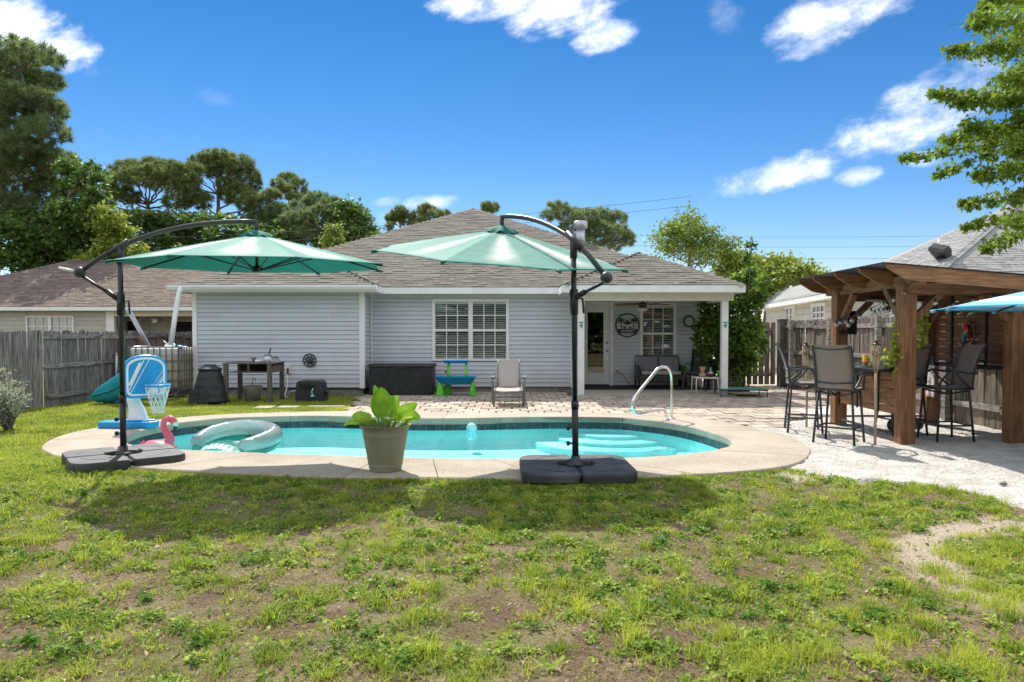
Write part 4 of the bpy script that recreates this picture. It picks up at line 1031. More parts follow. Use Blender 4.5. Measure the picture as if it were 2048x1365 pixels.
h = MB(); h.tube([low + Vector((-.05, -.02, .01)), low + Vector((-.22, -.03, .05))], [.018, .014], 8); h.build('crank_handle', M['white_pl'], crank)
bR = G(1151, 929, .08); bR.z = 0; tR = P(1147, 490, bR.y); cR = P(1004, 463, 8.5)
tilt = Matrix.Rotation(R(9.5), 3, 'X') @ Matrix.Rotation(R(4.6), 3, 'Y')
parasol('green cantilever umbrella nearer the house door with tilted faded canopy', (bR.x, bR.y, 0), 0.02, tR, P(1213, 556, 7.2), cR, P(1075, 428, 8.2), R(-66), tilt, 1.50, .30, 0.0, (-1, 0, 0), 1.0)
# blue striped parasol beside the bar: only a corner of it is in view
def stripe_mat():
    m = bpy.data.materials.new('blue_striped_canvas'); m.use_nodes = True; t = NT(m.node_tree); t.n.clear()
    s = t.new('ShaderNodeSeparateXYZ', ins={0: t.new('ShaderNodeUVMap', uv_map='UVMap').outputs[0]}).outputs
    w = t.math('FRACT', t.math('MULTIPLY', s[1], 2.5)); f = t.smooth(w, .45, .5)
    col = t.mix(f, (.30, .60, .80), (.80, .84, .86)); col = t.mix(t.smooth(s[1], .95, .97), col, (.05, .45, .68))
    d = t.new('ShaderNodeBsdfDiffuse', ins={'Color': col}); tr = t.new('ShaderNodeBsdfTranslucent', ins={'Color': col})
    t.new('ShaderNodeOutputMaterial', ins={0: t.new('ShaderNodeMixShader', ins={0: .3, 1: d.outputs[0], 2: tr.outputs[0]}).outputs[0]}); return m
sm = stripe_mat(); bt = P(1902, 615, 7.6); t = thing('market_umbrella', 'blue and white striped umbrella edge in front of the bar', 'umbrella', (bt.x + 1.4, 7.6, 0))
canopy(t, (bt.x + 1.4, 7.6, bt.z + .27), 1.42, .27, R(180), I3, sm, sm, vent=False)
MB().tube([(bt.x + 1.4, 7.6, -.1), (bt.x + 1.4, 7.6, bt.z + .26)], .022, 10).build('pole', M['white_pl'], t)
# ================================================================ POOLSIDE THINGS
def smoothpts(pts, k=6, closed=False):
    P_ = [Vector(p) for p in pts]; n = len(P_); out = []
    for i in range(n if closed else n - 1):
        if closed: a, b, c, d = P_[i - 1], P_[i], P_[(i + 1) % n], P_[(i + 2) % n]
        else: a, b, c, d = P_[max(i - 1, 0)], P_[i], P_[i + 1], P_[min(i + 2, n - 1)]
        for s in range(k):
            t = s / k; out.append(0.5 * ((2 * b) + (c - a) * t + (2 * a - 5 * b + 4 * c - d) * t * t + (3 * b - a - 3 * c + d) * t ** 3))
    if not closed: out.append(P_[-1])
    return out
# potted plant
pc = G(771, 941); t = thing('plant_pot', 'sage green plastic pot holding a broad leaved plant on the pool deck', 'plant pot', (pc.x, pc.y, 0))
MB().lathe([(.001, .0), (.158, .0), (.165, .012), (.176, .062), (.182, .070), (.176, .074), (.18, .08), (.218, .30), (.232, .375), (.236, .385), (.233, .392), (.245, .45), (.268, .478), (.275, .482), (.268, .487), (.250, .480), (.235, .43), (.001, .43)], n=48).build('pot', M['pot'], t, world=False)
MB().lathe([(.001, .435), (.236, .432)], n=24).build('soil', M['soil'], t, world=False)
def big_leaf(az, lean, L, Wd, curl, base, roll=0, cup=.25):
    mb = MB(); n, m = 14, 6; vs = []
    d = Vector((math.cos(az), math.sin(az), 0)); s = Vector((-math.sin(az), math.cos(az), 0)); ang = lean; p = Vector(base); stem = .12; pts = [p.copy()]
    p = p + (d * math.sin(ang) + Vector((0, 0, math.cos(ang)))) * stem; pts.append(p.copy())
    for i in range(n + 1):
        f = i / n; a = ang + curl * f; tg = d * math.sin(a) + Vector((0, 0, math.cos(a))); nm = d * -math.cos(a) + Vector((0, 0, math.sin(a)))
        if i: p = p + tg * (L / n)
        w = Wd * math.sin(PI * min(1, (f * .90 + .09))) ** .62 * (1 - .18 * f)
        for j in range(m + 1):
            q = -1 + 2 * j / m; wav = .006 * math.sin(f * 9 + q * 3 + az * 5) * abs(q)
            ss = s * math.cos(roll) + nm * math.sin(roll)
            vs.append(p + ss * (q * w) + nm * (cup * w * q * q * 1.0 - .01 * (1 - abs(q)) + wav + .006 * math.cos(f * 42) * abs(q)))
    fs = [(i * (m + 1) + j, i * (m + 1) + j + 1, (i + 1) * (m + 1) + j + 1, (i + 1) * (m + 1) + j) for i in range(n) for j in range(m)]
    mb.add(vs, fs, True); mb.tube(pts + [Vector(vs[(m // 2) + (m + 1) * 3])], [.010, .008, .003], 6)
    return mb
specs = [(2.5, .10, .34, .115, .10, (-.07, .02, .44), .3), (1.9, .16, .32, .125, -.05, (-.03, -.03, .44), -.15), (.9, .25, .25, .085, .30, (.04, -.02, .44), .8), (.2, .72, .26, .082, .25, (.06, .02, .44), .95),
         (-.45, .85, .24, .115, .75, (.05, -.05, .44), .55), (-1.3, .75, .17, .095, 1.0, (.04, -.08, .44), 0.0), (3.2, .95, .20, .085, .6, (-.06, -.02, .44), -.8), (3.35, 1.1, .22, .045, .95, (-.10, -.05, .44), -.6),
         (-.1, .9, .17, .08, .8, (.12, .02, .44), .8), (-2.2, .85, .15, .085, 1.0, (-.05, -.09, .44), 0), (1.2, .7, .2, .09, .5, (.06, .1, .44), .3)]
for (az, ln, L, w, cu, b, ro) in specs: big_leaf(az, ln, L, w, cu, b, ro).build('leaf', M['leaf_big'], t, world=False)
# beach ball floating, flamingo, float
bp = G(945, 858, -.17); t = thing('ball', 'small clear turquoise ball floating near the far pool edge', 'ball', (bp.x, bp.y - .25, -.125))
MB().sphere((0, 0, 0), .085, 24, 14).build('shell', pm('aqua_ball', (.25, .62, .70), (.62, .86, .90), 9, rough=.15, trans=.3), t, world=False)
MB().tube([(.086 * math.cos(a), 0, .086 * math.sin(a)) for a in [2 * PI * k / 24 for k in range(24)]], .003, 5, closed=True).build('seam', M['white_pl'], t, world=False)
fp = P(322, 905, 9.95); t = thing('flamingo_float', 'small pink flamingo pool float behind the left umbrella base', 'pool float', (fp.x - .02, 9.95, -.19)); t.scale = (.9, .9, .9)
b = MB(); vs0 = len(b.v); b.lathe([(.001, -.05), (.14, -.04), (.215, .04), (.22, .09), (.17, .15), (.09, .175), (.001, .18)], n=28, sx=1.15, sy=.9); b.xf(Matrix.Rotation(R(8), 4, 'Y')); 
b.add([(-.22, -.05, .12), (-.22, .05, .12), (-.34, 0, .10), (-.24, 0, .19)], [(0, 2, 3), (1, 3, 2), (0, 3, 1), (0, 1, 2)])
b.build('body', M['pink'], t, world=False)
nk = smoothpts([(.13, -.02, .10), (.17, -.02, .20), (.125, -.02, .30), (.075, -.02, .40), (.085, -.02, .475), (.15, -.02, .515), (.215, -.02, .495), (.245, -.02, .455)], 5)
n = len(nk); b = MB(); b.tube(nk, [(.075 - .033 * min(1, i / n * 2.2)) + (.012 if i > n * .72 else 0) for i in range(n)], 14); b.build('neck', M['pink'], t, world=False)
b = MB(); b.tube(smoothpts([(.235, -.02, .465), (.262, -.02, .43), (.262, -.02, .39)], 4), [.046, .046, .045, .043, .04, .036, .03, .025, .022], 12); b.build('bill', M['white_pl'], t, world=False)
b = MB(); b.tube(smoothpts([(.263, -.02, .40), (.25, -.02, .36), (.215, -.02, .335)], 4), [.03, .030, .029, .027, .024, .02, .015, .01, .004], 12); b.build('bill_tip', M['black'], t, world=False)
b = MB(); b.sphere((.185, -.062, .497), .013, 10, 8); b.build('eye', M['black'], t, world=False)
b = MB(); b.tube([(.19, -.03, .22), (.205, -.03, .165)], [.022, .016], 10); b.build('valve', pm('valve_gold', (.45, .33, .12), (.55, .42, .18), 8), t, world=False)
fl = thing('pool_float', 'translucent teal inflatable lounge ring floating in the pool', 'pool float', (-3.95, 10.35, -.19))
def vinyl(name, c, f, tintc=(.55, .92, .86)):
    m = bpy.data.materials.new(name); m.use_nodes = True; t = NT(m.node_tree); t.n.clear(); g = t.new('ShaderNodeNewGeometry').outputs['Position']
    bn = t.new('ShaderNodeBump', ins={'Strength': 1.0, 'Distance': .012, 'Height': t.noise(t.scale(g, (1, 2.5, 1)), 11, 4)}).outputs[0]
    d = t.new('ShaderNodeBsdfDiffuse', ins={'Color': (*c, 1), 'Normal': bn}); tl = t.new('ShaderNodeBsdfTranslucent', ins={'Color': (*c, 1), 'Normal': bn}); gl = t.new('ShaderNodeBsdfGlossy', ins={'Roughness': .12, 'Normal': bn})
    tr = t.new('ShaderNodeBsdfTransparent', ins={'Color': (*tintc, 1)})
    a = t.new('ShaderNodeMixShader', ins={0: .5, 1: d.outputs[0], 2: tl.outputs[0]}); b_ = t.new('ShaderNodeMixShader', ins={0: f, 1: a.outputs[0], 2: tr.outputs[0]})
    e = t.new('ShaderNodeMixShader', ins={0: t.math('ADD', t.new('ShaderNodeFresnel', ins={'IOR': 1.5, 'Normal': bn}).outputs[0], .04), 1: b_.outputs[0], 2: gl.outputs[0]})
    t.new('ShaderNodeOutputMaterial', ins={0: e.outputs[0]}); return m
v1 = vinyl('clear_vinyl', (.80, .92, .90), .30); v2 = vinyl('teal_vinyl', (.03, .50, .43), .35, (.2, .8, .7))
fo = Vector((-3.95, 10.35, -.19)); sp_ = smoothpts([P(x_, y_, d_) - fo for x_, y_, d_ in ((390, 885, 10.55), (428, 866, 10.9), (484, 857, 11.05), (528, 860, 10.9), (547, 870, 10.5), (528, 882, 10.15), (482, 894, 9.9))], 6)
b = MB(); N = len(sp_); b.tube(sp_, [.075 + .06 * math.sin(PI * min(1, max(0, i / (N - 1)))) ** .5 + .003 * math.sin(i * 2.4) for i in range(N)], 18); b.build('ring_tube', v1, fl, world=False)
b = MB(); b.tube([Vector((p.x, p.y, p.z - .10)) for p in sp_], [.06 + .045 * math.sin(PI * i / (N - 1)) for i in range(N)], 14); b.build('lower_tube', v2, fl, world=False)
pa, pb = P(405, 897, 9.95) - fo, P(472, 900, 9.78) - fo
b = MB(); vs = []; 
for i in range(25):
    for j in range(7):
        u = i / 24; q = j / 6; c_ = pa.lerp(pb, u); z = c_.z - .02 + .05 * abs(math.sin(u * PI * 6)) * math.sin(PI * q) + .05 * math.sin(PI * u); vs.append((c_.x, c_.y - .13 + .3 * q, z))
b.add(vs, [(i * 7 + j, (i + 1) * 7 + j, (i + 1) * 7 + j + 1, i * 7 + j + 1) for i in range(24) for j in range(6)], True); b.build('pillow', vinyl('white_vinyl', (.82, .92, .90), .1), fl, world=False)
b = MB(); b.lathe([(.001, .0), (.36, .0), (.46, .05)], (.05, .12, 0), 24, 1, 1.05); b.build('seat_sheet', v2, fl, world=False)
b = MB(); b.tube(smoothpts([(-.35, .12, .03), (-.1, .22, .04), (.28, .25, .06)], 6), .012, 6); b.build('seat_seam', M['white_pl'], fl, world=False)
# pool grab rail
f1 = G(1343, 838); f2 = G(1328, 838); t = thing('grab_rail', 'polished steel grab rail bent over the pool steps', 'handrail', ((f1.x + f2.x) / 2, f1.y, 0))
o = Vector((f1.x, f1.y, 0)); dn = Vector((-.78, -.62, 0)).normalized(); sdv = Vector((dn.y, -dn.x, 0))
def rp(a, z, s=0): return o + dn * a + sdv * s + Vector((0, 0, z))
W1 = P(1258, 0, 11.6).x
rail = [rp(0, 0), rp(0, .35), rp(.0, .62), rp(.02, .76), rp(.09, .855), rp(.2, .885), rp(.30, .88), rp(.40, .83), rp(.62, .66), rp(.84, .49), rp(.95, .38), rp(.985, .27), rp(.93, .185), rp(.83, .155), rp(.6, .16), rp(.32, .165), rp(.2, .15), rp(.145, .09), rp(.14, 0)]
MB().tube(smoothpts(rail, 4), .024, 12).build('rail_tube', M['steel'], t)
for a in (0, .14): MB().lathe([(.06, 0), (.06, .008), (.035, .02), (.025, .02)], tuple(rp(a, .001)), 18).build('flange', M['steel'], t)
# toddler basketball hoop
hb = thing('basketball_hoop', 'blue and white toddler basketball hoop at the pool edge', 'basketball hoop', (-5.88, 11.1, 0))
b = MB(); b.prism([(-.44, .0), (-.43, -.10), (.1, -.16), (.36, -.10), (.44, .02), (.40, .14), (.1, .26), (-.43, .16)], 0.0, .10); b.build('base', M['blue_lt'], hb, world=False, bevel=.02)
b = MB(); b.prism([(-.12, -.05), (.1, -.12), (.34, -.06), (.40, .02), (.34, .12), (-.05, .2)], .10, .125); b.build('base_top', M['blue_lt'], hb, world=False, bevel=.01)
b = MB(); prof = [(0.02, .10, .19, .12), (.0, .16, .17, .11), (-.02, .28, .145, .09), (-.065, .38, .12, .085), (-.085, .44, .12, .08), (-.05, .50, .17, .08), (.0, .56, .2, .07)]
vs = []
for (cx, z, hx, hy) in prof:
    for a in range(16):
        c_, s_ = math.cos(2 * PI * a / 16), math.sin(2 * PI * a / 16); vs.append((cx + .10 + .05 * z + hx * abs(c_) ** .6 * (1 if c_ > 0 else -1) * .75, .06 + hy * abs(s_) ** .6 * (1 if s_ > 0 else -1), z))
b.add(vs, [(i * 16 + k, i * 16 + (k + 1) % 16, (i + 1) * 16 + (k + 1) % 16, (i + 1) * 16 + k) for i in range(6) for k in range(16)], True); b.build('stem', M['white_pl'], hb, world=False)
def bb_outline(w, h0, h1, dome, r):
    pts = [(-w + r, h0 - .0), (w - r, h0)]
    pts += [(w - r + r * math.sin(a), h0 + r - r * math.cos(a)) for a in (R(30), R(60), R(90))]
    pts += [(w, h1)]
    for k in range(1, 12): a = PI * k / 12; pts.append((w * math.cos(a), h1 + dome * math.sin(a) ** .8))
    pts += [(-w, h1)] + [(-w + r - r * math.sin(a), h0 + r - r * math.cos(a)) for a in (R(90), R(60), R(30))]
    return pts
brz = Matrix.Translation((.27, -.02, 0)) @ Matrix.Rotation(R(40), 4, 'Z')
b = MB(); b.prism(bb_outline(.305, .46, .92, .20, .1), -.035, .035, 'Y'); b.xf(brz); bo = b.build('backboard', M['blue_lt'], hb, world=False, bevel=.018)
o1, o2 = bb_outline(.272, .50, .91, .175, .08), bb_outline(.242, .525, .90, .15, .07)
b = MB(); n = len(o1); vs = [(x, -.0385, z) for x, z in o1] + [(x, -.0385, z) for x, z in o2] ; b.add(vs, [(k, (k + 1) % n, n + (k + 1) % n, n + k) for k in range(n)])
def stripe(xb, zb, xt, zt, w): b.add([(xb, -.0388, zb), (xb + w, -.0388, zb), (xt + w, -.0388, zt), (xt, -.0388, zt)], [(0, 1, 2, 3)])
b.xf(brz); k0 = len(b.v)
for s in ((-.25, .66, -.10, 1.0, .045), (-.245, .58, -.035, 1.035, .014), (-.225, .535, .045, 1.05, .012), (.06, .60, .235, .87, .010), (.10, .60, .24, .80, .012), (.125, .60, .242, .765, .028)): stripe(*s)
b.xf(brz, k0); b.build('white_marking', M['white_pl'], bo, world=False)
rc = Vector((.53, -.17, .66)); rr = .165
b = MB(); b.tube([(rc.x + rr * math.cos(2 * PI * k / 28), rc.y + rr * math.sin(2 * PI * k / 28), rc.z) for k in range(28)], .020, 10, closed=True); b.build('rim', M['blue_pl'], hb, world=False)
b = MB(); b.box((rc.x - .13, rc.y + .13, rc.z - .06), (.10, .12, .13), R(40)); b.build('rim_bracket', M['white_pl'], hb, world=False, bevel=.01)
b = MB(); ns = 12
for s in (1, -1):
    for k in range(ns):
        pts = []
        for q in range(9):
            f = q / 8; rad = rr * (1 - f) + .088 * f + .012 * math.cos(f * 4); a = 2 * PI * (k / ns) + s * f * 1.5
            pts.append((rc.x + rad * math.cos(a), rc.y + rad * math.sin(a), rc.z + .02 - .44 * f))
        b.tube(pts, .006, 4, cap=False)
b.build('net', M['white_pl'], hb, world=False)
# folded slide
sl0 = thing('slide', 'teal and blue plastic childs slide lying behind the hoop', 'slide', (-8.10, 15.2, 0))
m_ = Matrix.Translation((-7.9, 15.2, 0))
def chute(w0, w1, zl, mat, nm, x0=-.62, hh=(.44, .22), off=0.0):
    b = MB(); n = 16; vs = []
    for i in range(n + 1):
        f = i / n; x = x0 + 1.12 * f; top = hh[1] + (1.0 - hh[1]) * f; low = max(.02, top - .42 - .1 * math.sin(f * PI))
        if f < .12: q = f / .12; top = .16 + (top - .16) * math.sqrt(q); low = .02 + .06 * (1 - q)
        for j in range(10):
            a = 2 * PI * j / 10; vs.append((x, off + w0 * math.cos(a), (top + low) / 2 + (top - low) / 2 * math.sin(a)))
    b.add(vs, [(i * 10 + j, i * 10 + (j + 1) % 10, (i + 1) * 10 + (j + 1) % 10, (i + 1) * 10 + j) for i in range(n) for j in range(10)] + [tuple(range(10)), tuple(n * 10 + j for j in reversed(range(10)))], True)
    return b.build(nm, mat, sl0, world=False)
chute(.10, .1, 0, M['teal_pl'], 'side_rail', off=-.22); chute(.10, .1, 0, M['teal_pl'], 'side_rail', off=.26)
b = MB(); vs = []
for i in range(13):
    f = i / 12; x = -.5 + .95 * f; z = .10 + .55 * f ** 1.3; 
    for y in (-.2, .24): vs += [(x, y, z), (x, y, max(0.02, z - .3))]
b.add(vs, [(i * 4, i * 4 + 2, i * 4 + 6, i * 4 + 4) for i in range(12)] + [(i * 4 + 1, i * 4, i * 4 + 4, i * 4 + 5) for i in range(12)] + [(i * 4 + 2, i * 4 + 3, i * 4 + 7, i * 4 + 6) for i in range(12)], True); b.build('chute', M['blue_pl'], sl0, world=False)
b = MB(); b.tube(smoothpts([(-.52, -.335, .17), (-.1, -.335, .30), (.15, -.335, .48), (.42, -.335, .72)], 4), .02, 6); b.build('rail_rib', M['teal_pl'], sl0, world=False)
# caged water tank and what stands on and behind it
tk = thing('water_tank', 'stained white plastic tank in a wire cage beside the house', 'water tank', (-8.1, 17.0, 0))
tm = pm('stained_poly', (.50, .36, .22), (.62, .50, .36), 1.8, (1, 1, .7), .5, c3=(.36, .20, .09), c3sc=1.6, c3lo=.45, c3hi=.65)
tq = NT(tm.node_tree); bs_ = next(n for n in tm.node_tree.nodes if n.type == 'BSDF_PRINCIPLED'); src = bs_.inputs['Base Color'].links[0].from_socket
zc = tq.new('ShaderNodeSeparateXYZ', ins={0: tq.new('ShaderNodeNewGeometry').outputs['Position']}).outputs[2]; tm.node_tree.links.new(tq.mix(tq.smooth(zc, .955, .985), src, (.74, .70, .64)), bs_.inputs['Base Color'])   # murky water stands below the clean top
b = MB().b2(-.66, .46, -.42, .55, .17, 1.12); b.build('bladder', tm, tk, world=False, bevel=.06)
b = MB(); xs = [-.62 + .1375 * k for k in range(9)]
for x in xs: b.b2(x - .011, x + .011, -.475, -.457, .12, 1.135)
for z in (.16, .38, .60, .82, 1.125): b.b2(-.70, .50, -.457, -.44, z - .01, z + .01)
for y in [-.44 + .13 * k for k in range(8)]: b.b2(-.70, -.685, y - .009, y + .009, .12, 1.135); b.b2(.485, .50, y - .009, y + .009, .12, 1.135)
for z in (.16, .38, .60, .82, 1.125): b.b2(-.715, -.70, -.44, .56, z - .01, z + .01); b.b2(.50, .515, -.44, .56, z - .01, z + .01)
b.build('wire_cage', pm('dull_cage', (.10, .11, .11), (.15, .16, .16), 8, rough=.5), tk, world=False)
b = MB(); [b.b2(x - .07, x + .07, -.46, .56, 0, .10) for x in (-.6, -.1, .4)]; b.b2(-.7, .5, -.46, .56, .101, .119); b.build('pallet', M['wood_old'], tk, world=False)
lp_ = P(345, 690, 16.9); t = thing('fitting_coil', 'white plastic hose fitting lying on the tank', 'hose fitting', (-7.9, 16.75, 1.125))
MB().tube([(.09 * math.cos(2 * PI * k / 20), .05 * math.sin(2 * PI * k / 20), .045 + .03 * math.sin(2 * PI * k / 20)) for k in range(20)], .035, 8, closed=True).build('coil', M['white_pl'], t, world=False)
MB().tube([(-.02, 0, .05), (-.16, .02, .15)], .014, 6).build('stub', M['cream'], t, world=False)
t = thing('blue_tarp', 'crumpled bright blue plastic sheet on top of the tank', 'plastic sheet', (-7.72, 16.8, 1.125))
b = MB(); vs = [(-.16 + .32 * i / 6, -.12 + .24 * j / 4, .012 + .05 * abs(math.sin(i * 1.7 + j * 2.1)) * (1 - abs(i / 3 - 1))) for i in range(7) for j in range(5)]
b.add(vs, [(i * 5 + j, (i + 1) * 5 + j, (i + 1) * 5 + j + 1, i * 5 + j + 1) for i in range(6) for j in range(4)]); b.build('sheet', pm('blue_sheet', (.02, .32, .55), (.03, .40, .62), 8, rough=.4), t, world=False)
t = thing('board', 'grey metal channel leaning upright behind the tank', 'board', (-9.0, 17.75, 0)); MB().beam((-8.78, 17.75, .9), P(256, 618, 17.85), .06, .09).build('channel', M['galv'], t)
t = thing('broken_plank', 'splintered brown plank leaning behind the tank', 'plank', (-8.6, 17.75, 0)); q = P(279, 675, 17.8); b = MB(); b.beam((-8.5, 17.75, .7), q, .1, .05); b.add([q + Vector((-.05, 0, 0)), q + Vector((.05, 0, -.02)), q + Vector((-.03, 0, .09)), q + Vector((0, .05, 0))], [(0, 1, 2), (1, 3, 2), (0, 2, 3)]); b.build('splintered_board', M['cedar'], t)
# compost bin
t = thing('compost_bin', 'black tapered plastic compost bin with round lid and hatch', 'compost bin', (-6.40, 15.35, 0))
b = MB(); prof = [(.37, 0)]
for i in range(1, 25):
    z = .68 * i / 24; prof.append((.37 - .16 * (z / .68) ** 1.3 + .006 * (1 if (i % 6) < 2 else 0), z))
b.lathe(prof + [(.2, .685)], n=40); b.build('body', M['plastic_black'], t, world=False)
b = MB().lathe([(.235, .665), (.24, .70), (.22, .715), (.12, .765), (.001, .775)], n=36).b2(-.12, .12, -.02, .02, .765, .79); b.build('lid', M['plastic_black'], t, world=False)
b = MB(); b.prism([(-.20, 0), (.20, 0), (.2, .22), (.15, .29), (-.15, .29), (-.2, .22)], -.02, .03, 'Y'); [b.b2(-.12, .12, -.03, -.021, z, z + .012) for z in (.08, .13, .18)]
b.xf(Matrix.Translation((-.10, -.36, .0)) @ Matrix.Rotation(R(-8), 4, 'X')); b.build('hatch', M['plastic_black'], t, world=False, bevel=.008)
# potting bench
t = thing('potting_bench', 'old grey wooden potting bench against the siding', 'bench', (-5.58, 15.75, 0))
X0, X1, Y0, Y1, H = -.5, .46, -.36, .36, .80
for (x, y) in ((X0, Y0), (X1 - .03, Y0), (X0 + .03, Y1), (X1, Y1)): MB().b2(x - .042, x + .042, y - .04, y + .04, -.05, H - .001).build('leg', M['wood_old'], t, world=False)
for k in range(5): MB().b2(X0 - .06, X1 + .06, Y0 - .04 + k * .16, Y0 + .105 + k * .16, H, H + .025).build('plank', M['wood_old'], t, world=False)
b = MB(); b.b2(X0 + .05, X1 - .08, Y0 - .02, Y0 + .005, H - .19, H - .165); b.b2(X0 + .46, X0 + .50, Y0 - .02, Y0 + .02, H - .165, H - .002); b.b2(X0 + .05, X1 + .04, Y1 - .02, Y1 + .02, H - .19, H - .002); b.b2(X1 - .02, X1 + .02, Y0 + .06, Y1 - .045, H - .19, H - .03); b.b2(X0 + .05, X1, Y0 + .02, Y1 - .021, H - .19, H - .175)
b.build('shelf_frame', M['wood_old'], t, world=False)
def pot(name, label, cat, loc, prof, mat, n=20, rot=None):
    t = thing(name, label, cat, loc); MB().lathe(prof, n=n).build('pot' if 'pot' in name else 'vessel', mat, t, world=False); return t
z = H + .025
t = pot('plant_pot', 'small grey pot with terracotta rim on the potting bench', 'pot', (-5.60, 15.72, z), [(.001, 0), (.036, 0), (.048, .095), (.05, .1), (.03, .095), (.001, .09)], M['concrete_pot']); MB().lathe([(.05, .085), (.055, .088), (.055, .118), (.045, .118), (.045, .1)], n=20).build('rim', M['terracotta'], t, world=False)
t = pot('bowl', 'low white bowl on the potting bench', 'bowl', (-5.48, 15.62, z), [(.001, 0), (.05, 0), (.068, .05), (.064, .05), (.05, .015), (.001, .012)], M['white_pl'])
t = pot('white_pot', 'white bucket with a black handled tool standing in it', 'pot', (-5.32, 15.75, z), [(.001, 0), (.05, 0), (.062, .14), (.057, .14), (.05, .1), (.001, .1)], M['white_pl']); MB().lathe([(.064, .125), (.068, .13), (.068, .165), (.06, .165)], n=20).build('rim', M['concrete_pot'], t, world=False)
t = thing('trowel', 'black handled trowel leaning in the white bucket', 'trowel', (-5.31, 15.75, z + .1)); MB().tube([(0, 0, 0), (.035, 0, .1), (.07, 0, .2)], [.012, .014, .016], 8).build('grip', M['black'], t, world=False)
t = thing('tool_caddy', 'small metal caddy of hand tools at the right end of the bench', 'caddy', (-5.13, 15.75, z)); b = MB(); b.b2(-.08, .08, -.05, .05, 0, .07); b.build('box', M['galv'], t, world=False)
for k in range(3): MB().tube([(-.06 + .05 * k, 0, .06), (-.10 + .055 * k, 0, .13), (-.115 + .06 * k, 0, .14 - .03 * k)], .009, 6).build('tool', M['black'], t, world=False)
t = thing('planter', 'large stained concrete coloured planter under the bench', 'planter', (-5.68, 15.85, -.03)); MB().lathe([(.001, 0), (.155, 0), (.205, .31), (.215, .33), (.185, .33), (.15, .05), (.001, .05)], n=28).build('pot', M['concrete_pot'], t, world=False); MB().tube(smoothpts([(0, .02, .05), (-.01, .02, .42), (.02, .02, .5), (.055, .02, .47), (.05, .02, .43)], 4), .007, 6).build('hook', M['black'], t, world=False)
# hose box
t = thing('hose_box', 'black plastic hose reel box in the grass by the wall', 'hose box', (-4.36, 15.75, -.03))
b = MB(); b.prism([(-.31, 0), (.31, 0), (.27, .42), (.22, .46), (-.22, .46), (-.27, .42)], -.22, .22, 'Y'); b.build('box', M['plastic_black'], t, world=False, bevel=.02)
MB().b2(-.19, .13, -.235, -.221, .28, .38).build('hose_slot', M['dark'], t, world=False); 
b = MB(); b.tube([(.10, -.24, .30), (.07, -.25, .24), (.09, -.26, .14)], [.012, .012, .016], 8).lathe([(.001, 0), (.05, .0), (.03, .02)], (.09, -.26, .13), 12); b.build('spray_nozzle', pm('mint_nozzle', (.35, .62, .58), (.45, .7, .66), 9), t, world=False)
b = MB(); b.tube([(.29, 0, .2), (.36, 0, .2)], .05, 12).tube([(.36, 0, .2), (.36, -.12, .14), (.42, -.12, .14)], .014, 6); b.build('crank', M['plastic_black'], t, world=False)
t = thing('outlet_box', 'cream wall outlet with a plugged in hose timer on the siding', 'outlet', (-5.33, YW - .03, .50)); MB().b2(-.055, .055, -.03, .01, 0, .19).build('cover', M['cream'], t, world=False); b = MB(); b.sphere((0, -.05, .09), .03, 10, 8).tube([(0, -.05, .07), (-.01, -.06, -.02)], .02, 8); b.build('plug', M['black'], t, world=False)
t = thing('garden_hose', 'thin grey cable looping from the outlet to the hose box', 'hose', (-5.1, 16.6, 0)); MB().tube(smoothpts([(-5.34, 17.2, .48), (-5.33, 17.15, .2), (-5.30, 16.9, .02), (-5.15, 16.5, -.0), (-5.0, 16.2, .02), (-4.9, 16.0, .16), (-4.68, 15.85, .2)], 6), .012, 6).build('cable', M['white_pl'], t)
def medallion(t, r, mat):
    b = MB(); b.tube([(r * math.cos(2 * PI * k / 28), 0, r * math.sin(2 * PI * k / 28)) for k in range(28)], .010, 6, closed=True)
    for k in range(8):
        a = 2 * PI * k / 8; c = Vector((math.cos(a) * r * .74, 0, math.sin(a) * r * .74)); pts = []
        for q in range(14): th = a + PI + 5.2 * (q / 13 - .5); rr_ = r * .22; pts.append(c + Vector((math.cos(th) * rr_, 0, math.sin(th) * rr_)))
        b.tube(pts, .008, 5)
    b.tube([(r * .5 * math.cos(2 * PI * k / 20), 0, r * .5 * math.sin(2 * PI * k / 20)) for k in range(20)], .008, 5, closed=True)
    for k in range(6): a = 2 * PI * k / 6; b.tube([(0, 0, 0), (r * .5 * math.cos(a), 0, r * .5 * math.sin(a))], .012, 5)
    b.build('scrollwork', mat, t, world=False)
    MB().sphere((r * .25, -.02, -r * .1), r * .3, 12, 8, (1, .4, 1)).build('boss', mat, t, world=False); MB().tube([(r * .55, -.03, -r * .5), (r * .75, -.12, -r * .55)], .018, 8).build('tap', pm('brass_tap', (.2, .13, .07), (.26, .18, .1), 9, metal=.6), t, world=False)
mp = P(620, 721, YW); t = thing('wall_medallion', 'round dark metal scrollwork medallion on the left siding wall', 'wall ornament', (mp.x, YW - .04, mp.z)); medallion(t, .155, M['charcoal'])
# pale stepping slabs by the wall
for i, (xs_, lab) in enumerate((((505, 552), 'grey stepping slab below the potting bench'), ((548, 600), 'grey stepping slab in front of the hose box'), ((604, 690), 'long pale slab strip leading to the patio corner'))):
    a, c = G(xs_[0], 815), G(xs_[1], 812); t = thing('stepping_slab', lab, 'slab', ((a.x + c.x) / 2, 14.35, 0)); b = MB(); b.box((0, .0 + .1 * i, -.025), (c.x - a.x - .03, .42 if i < 2 else .25, .04), .03 * i); b.build('slab', M['slab'], t, world=False, bevel=.008)

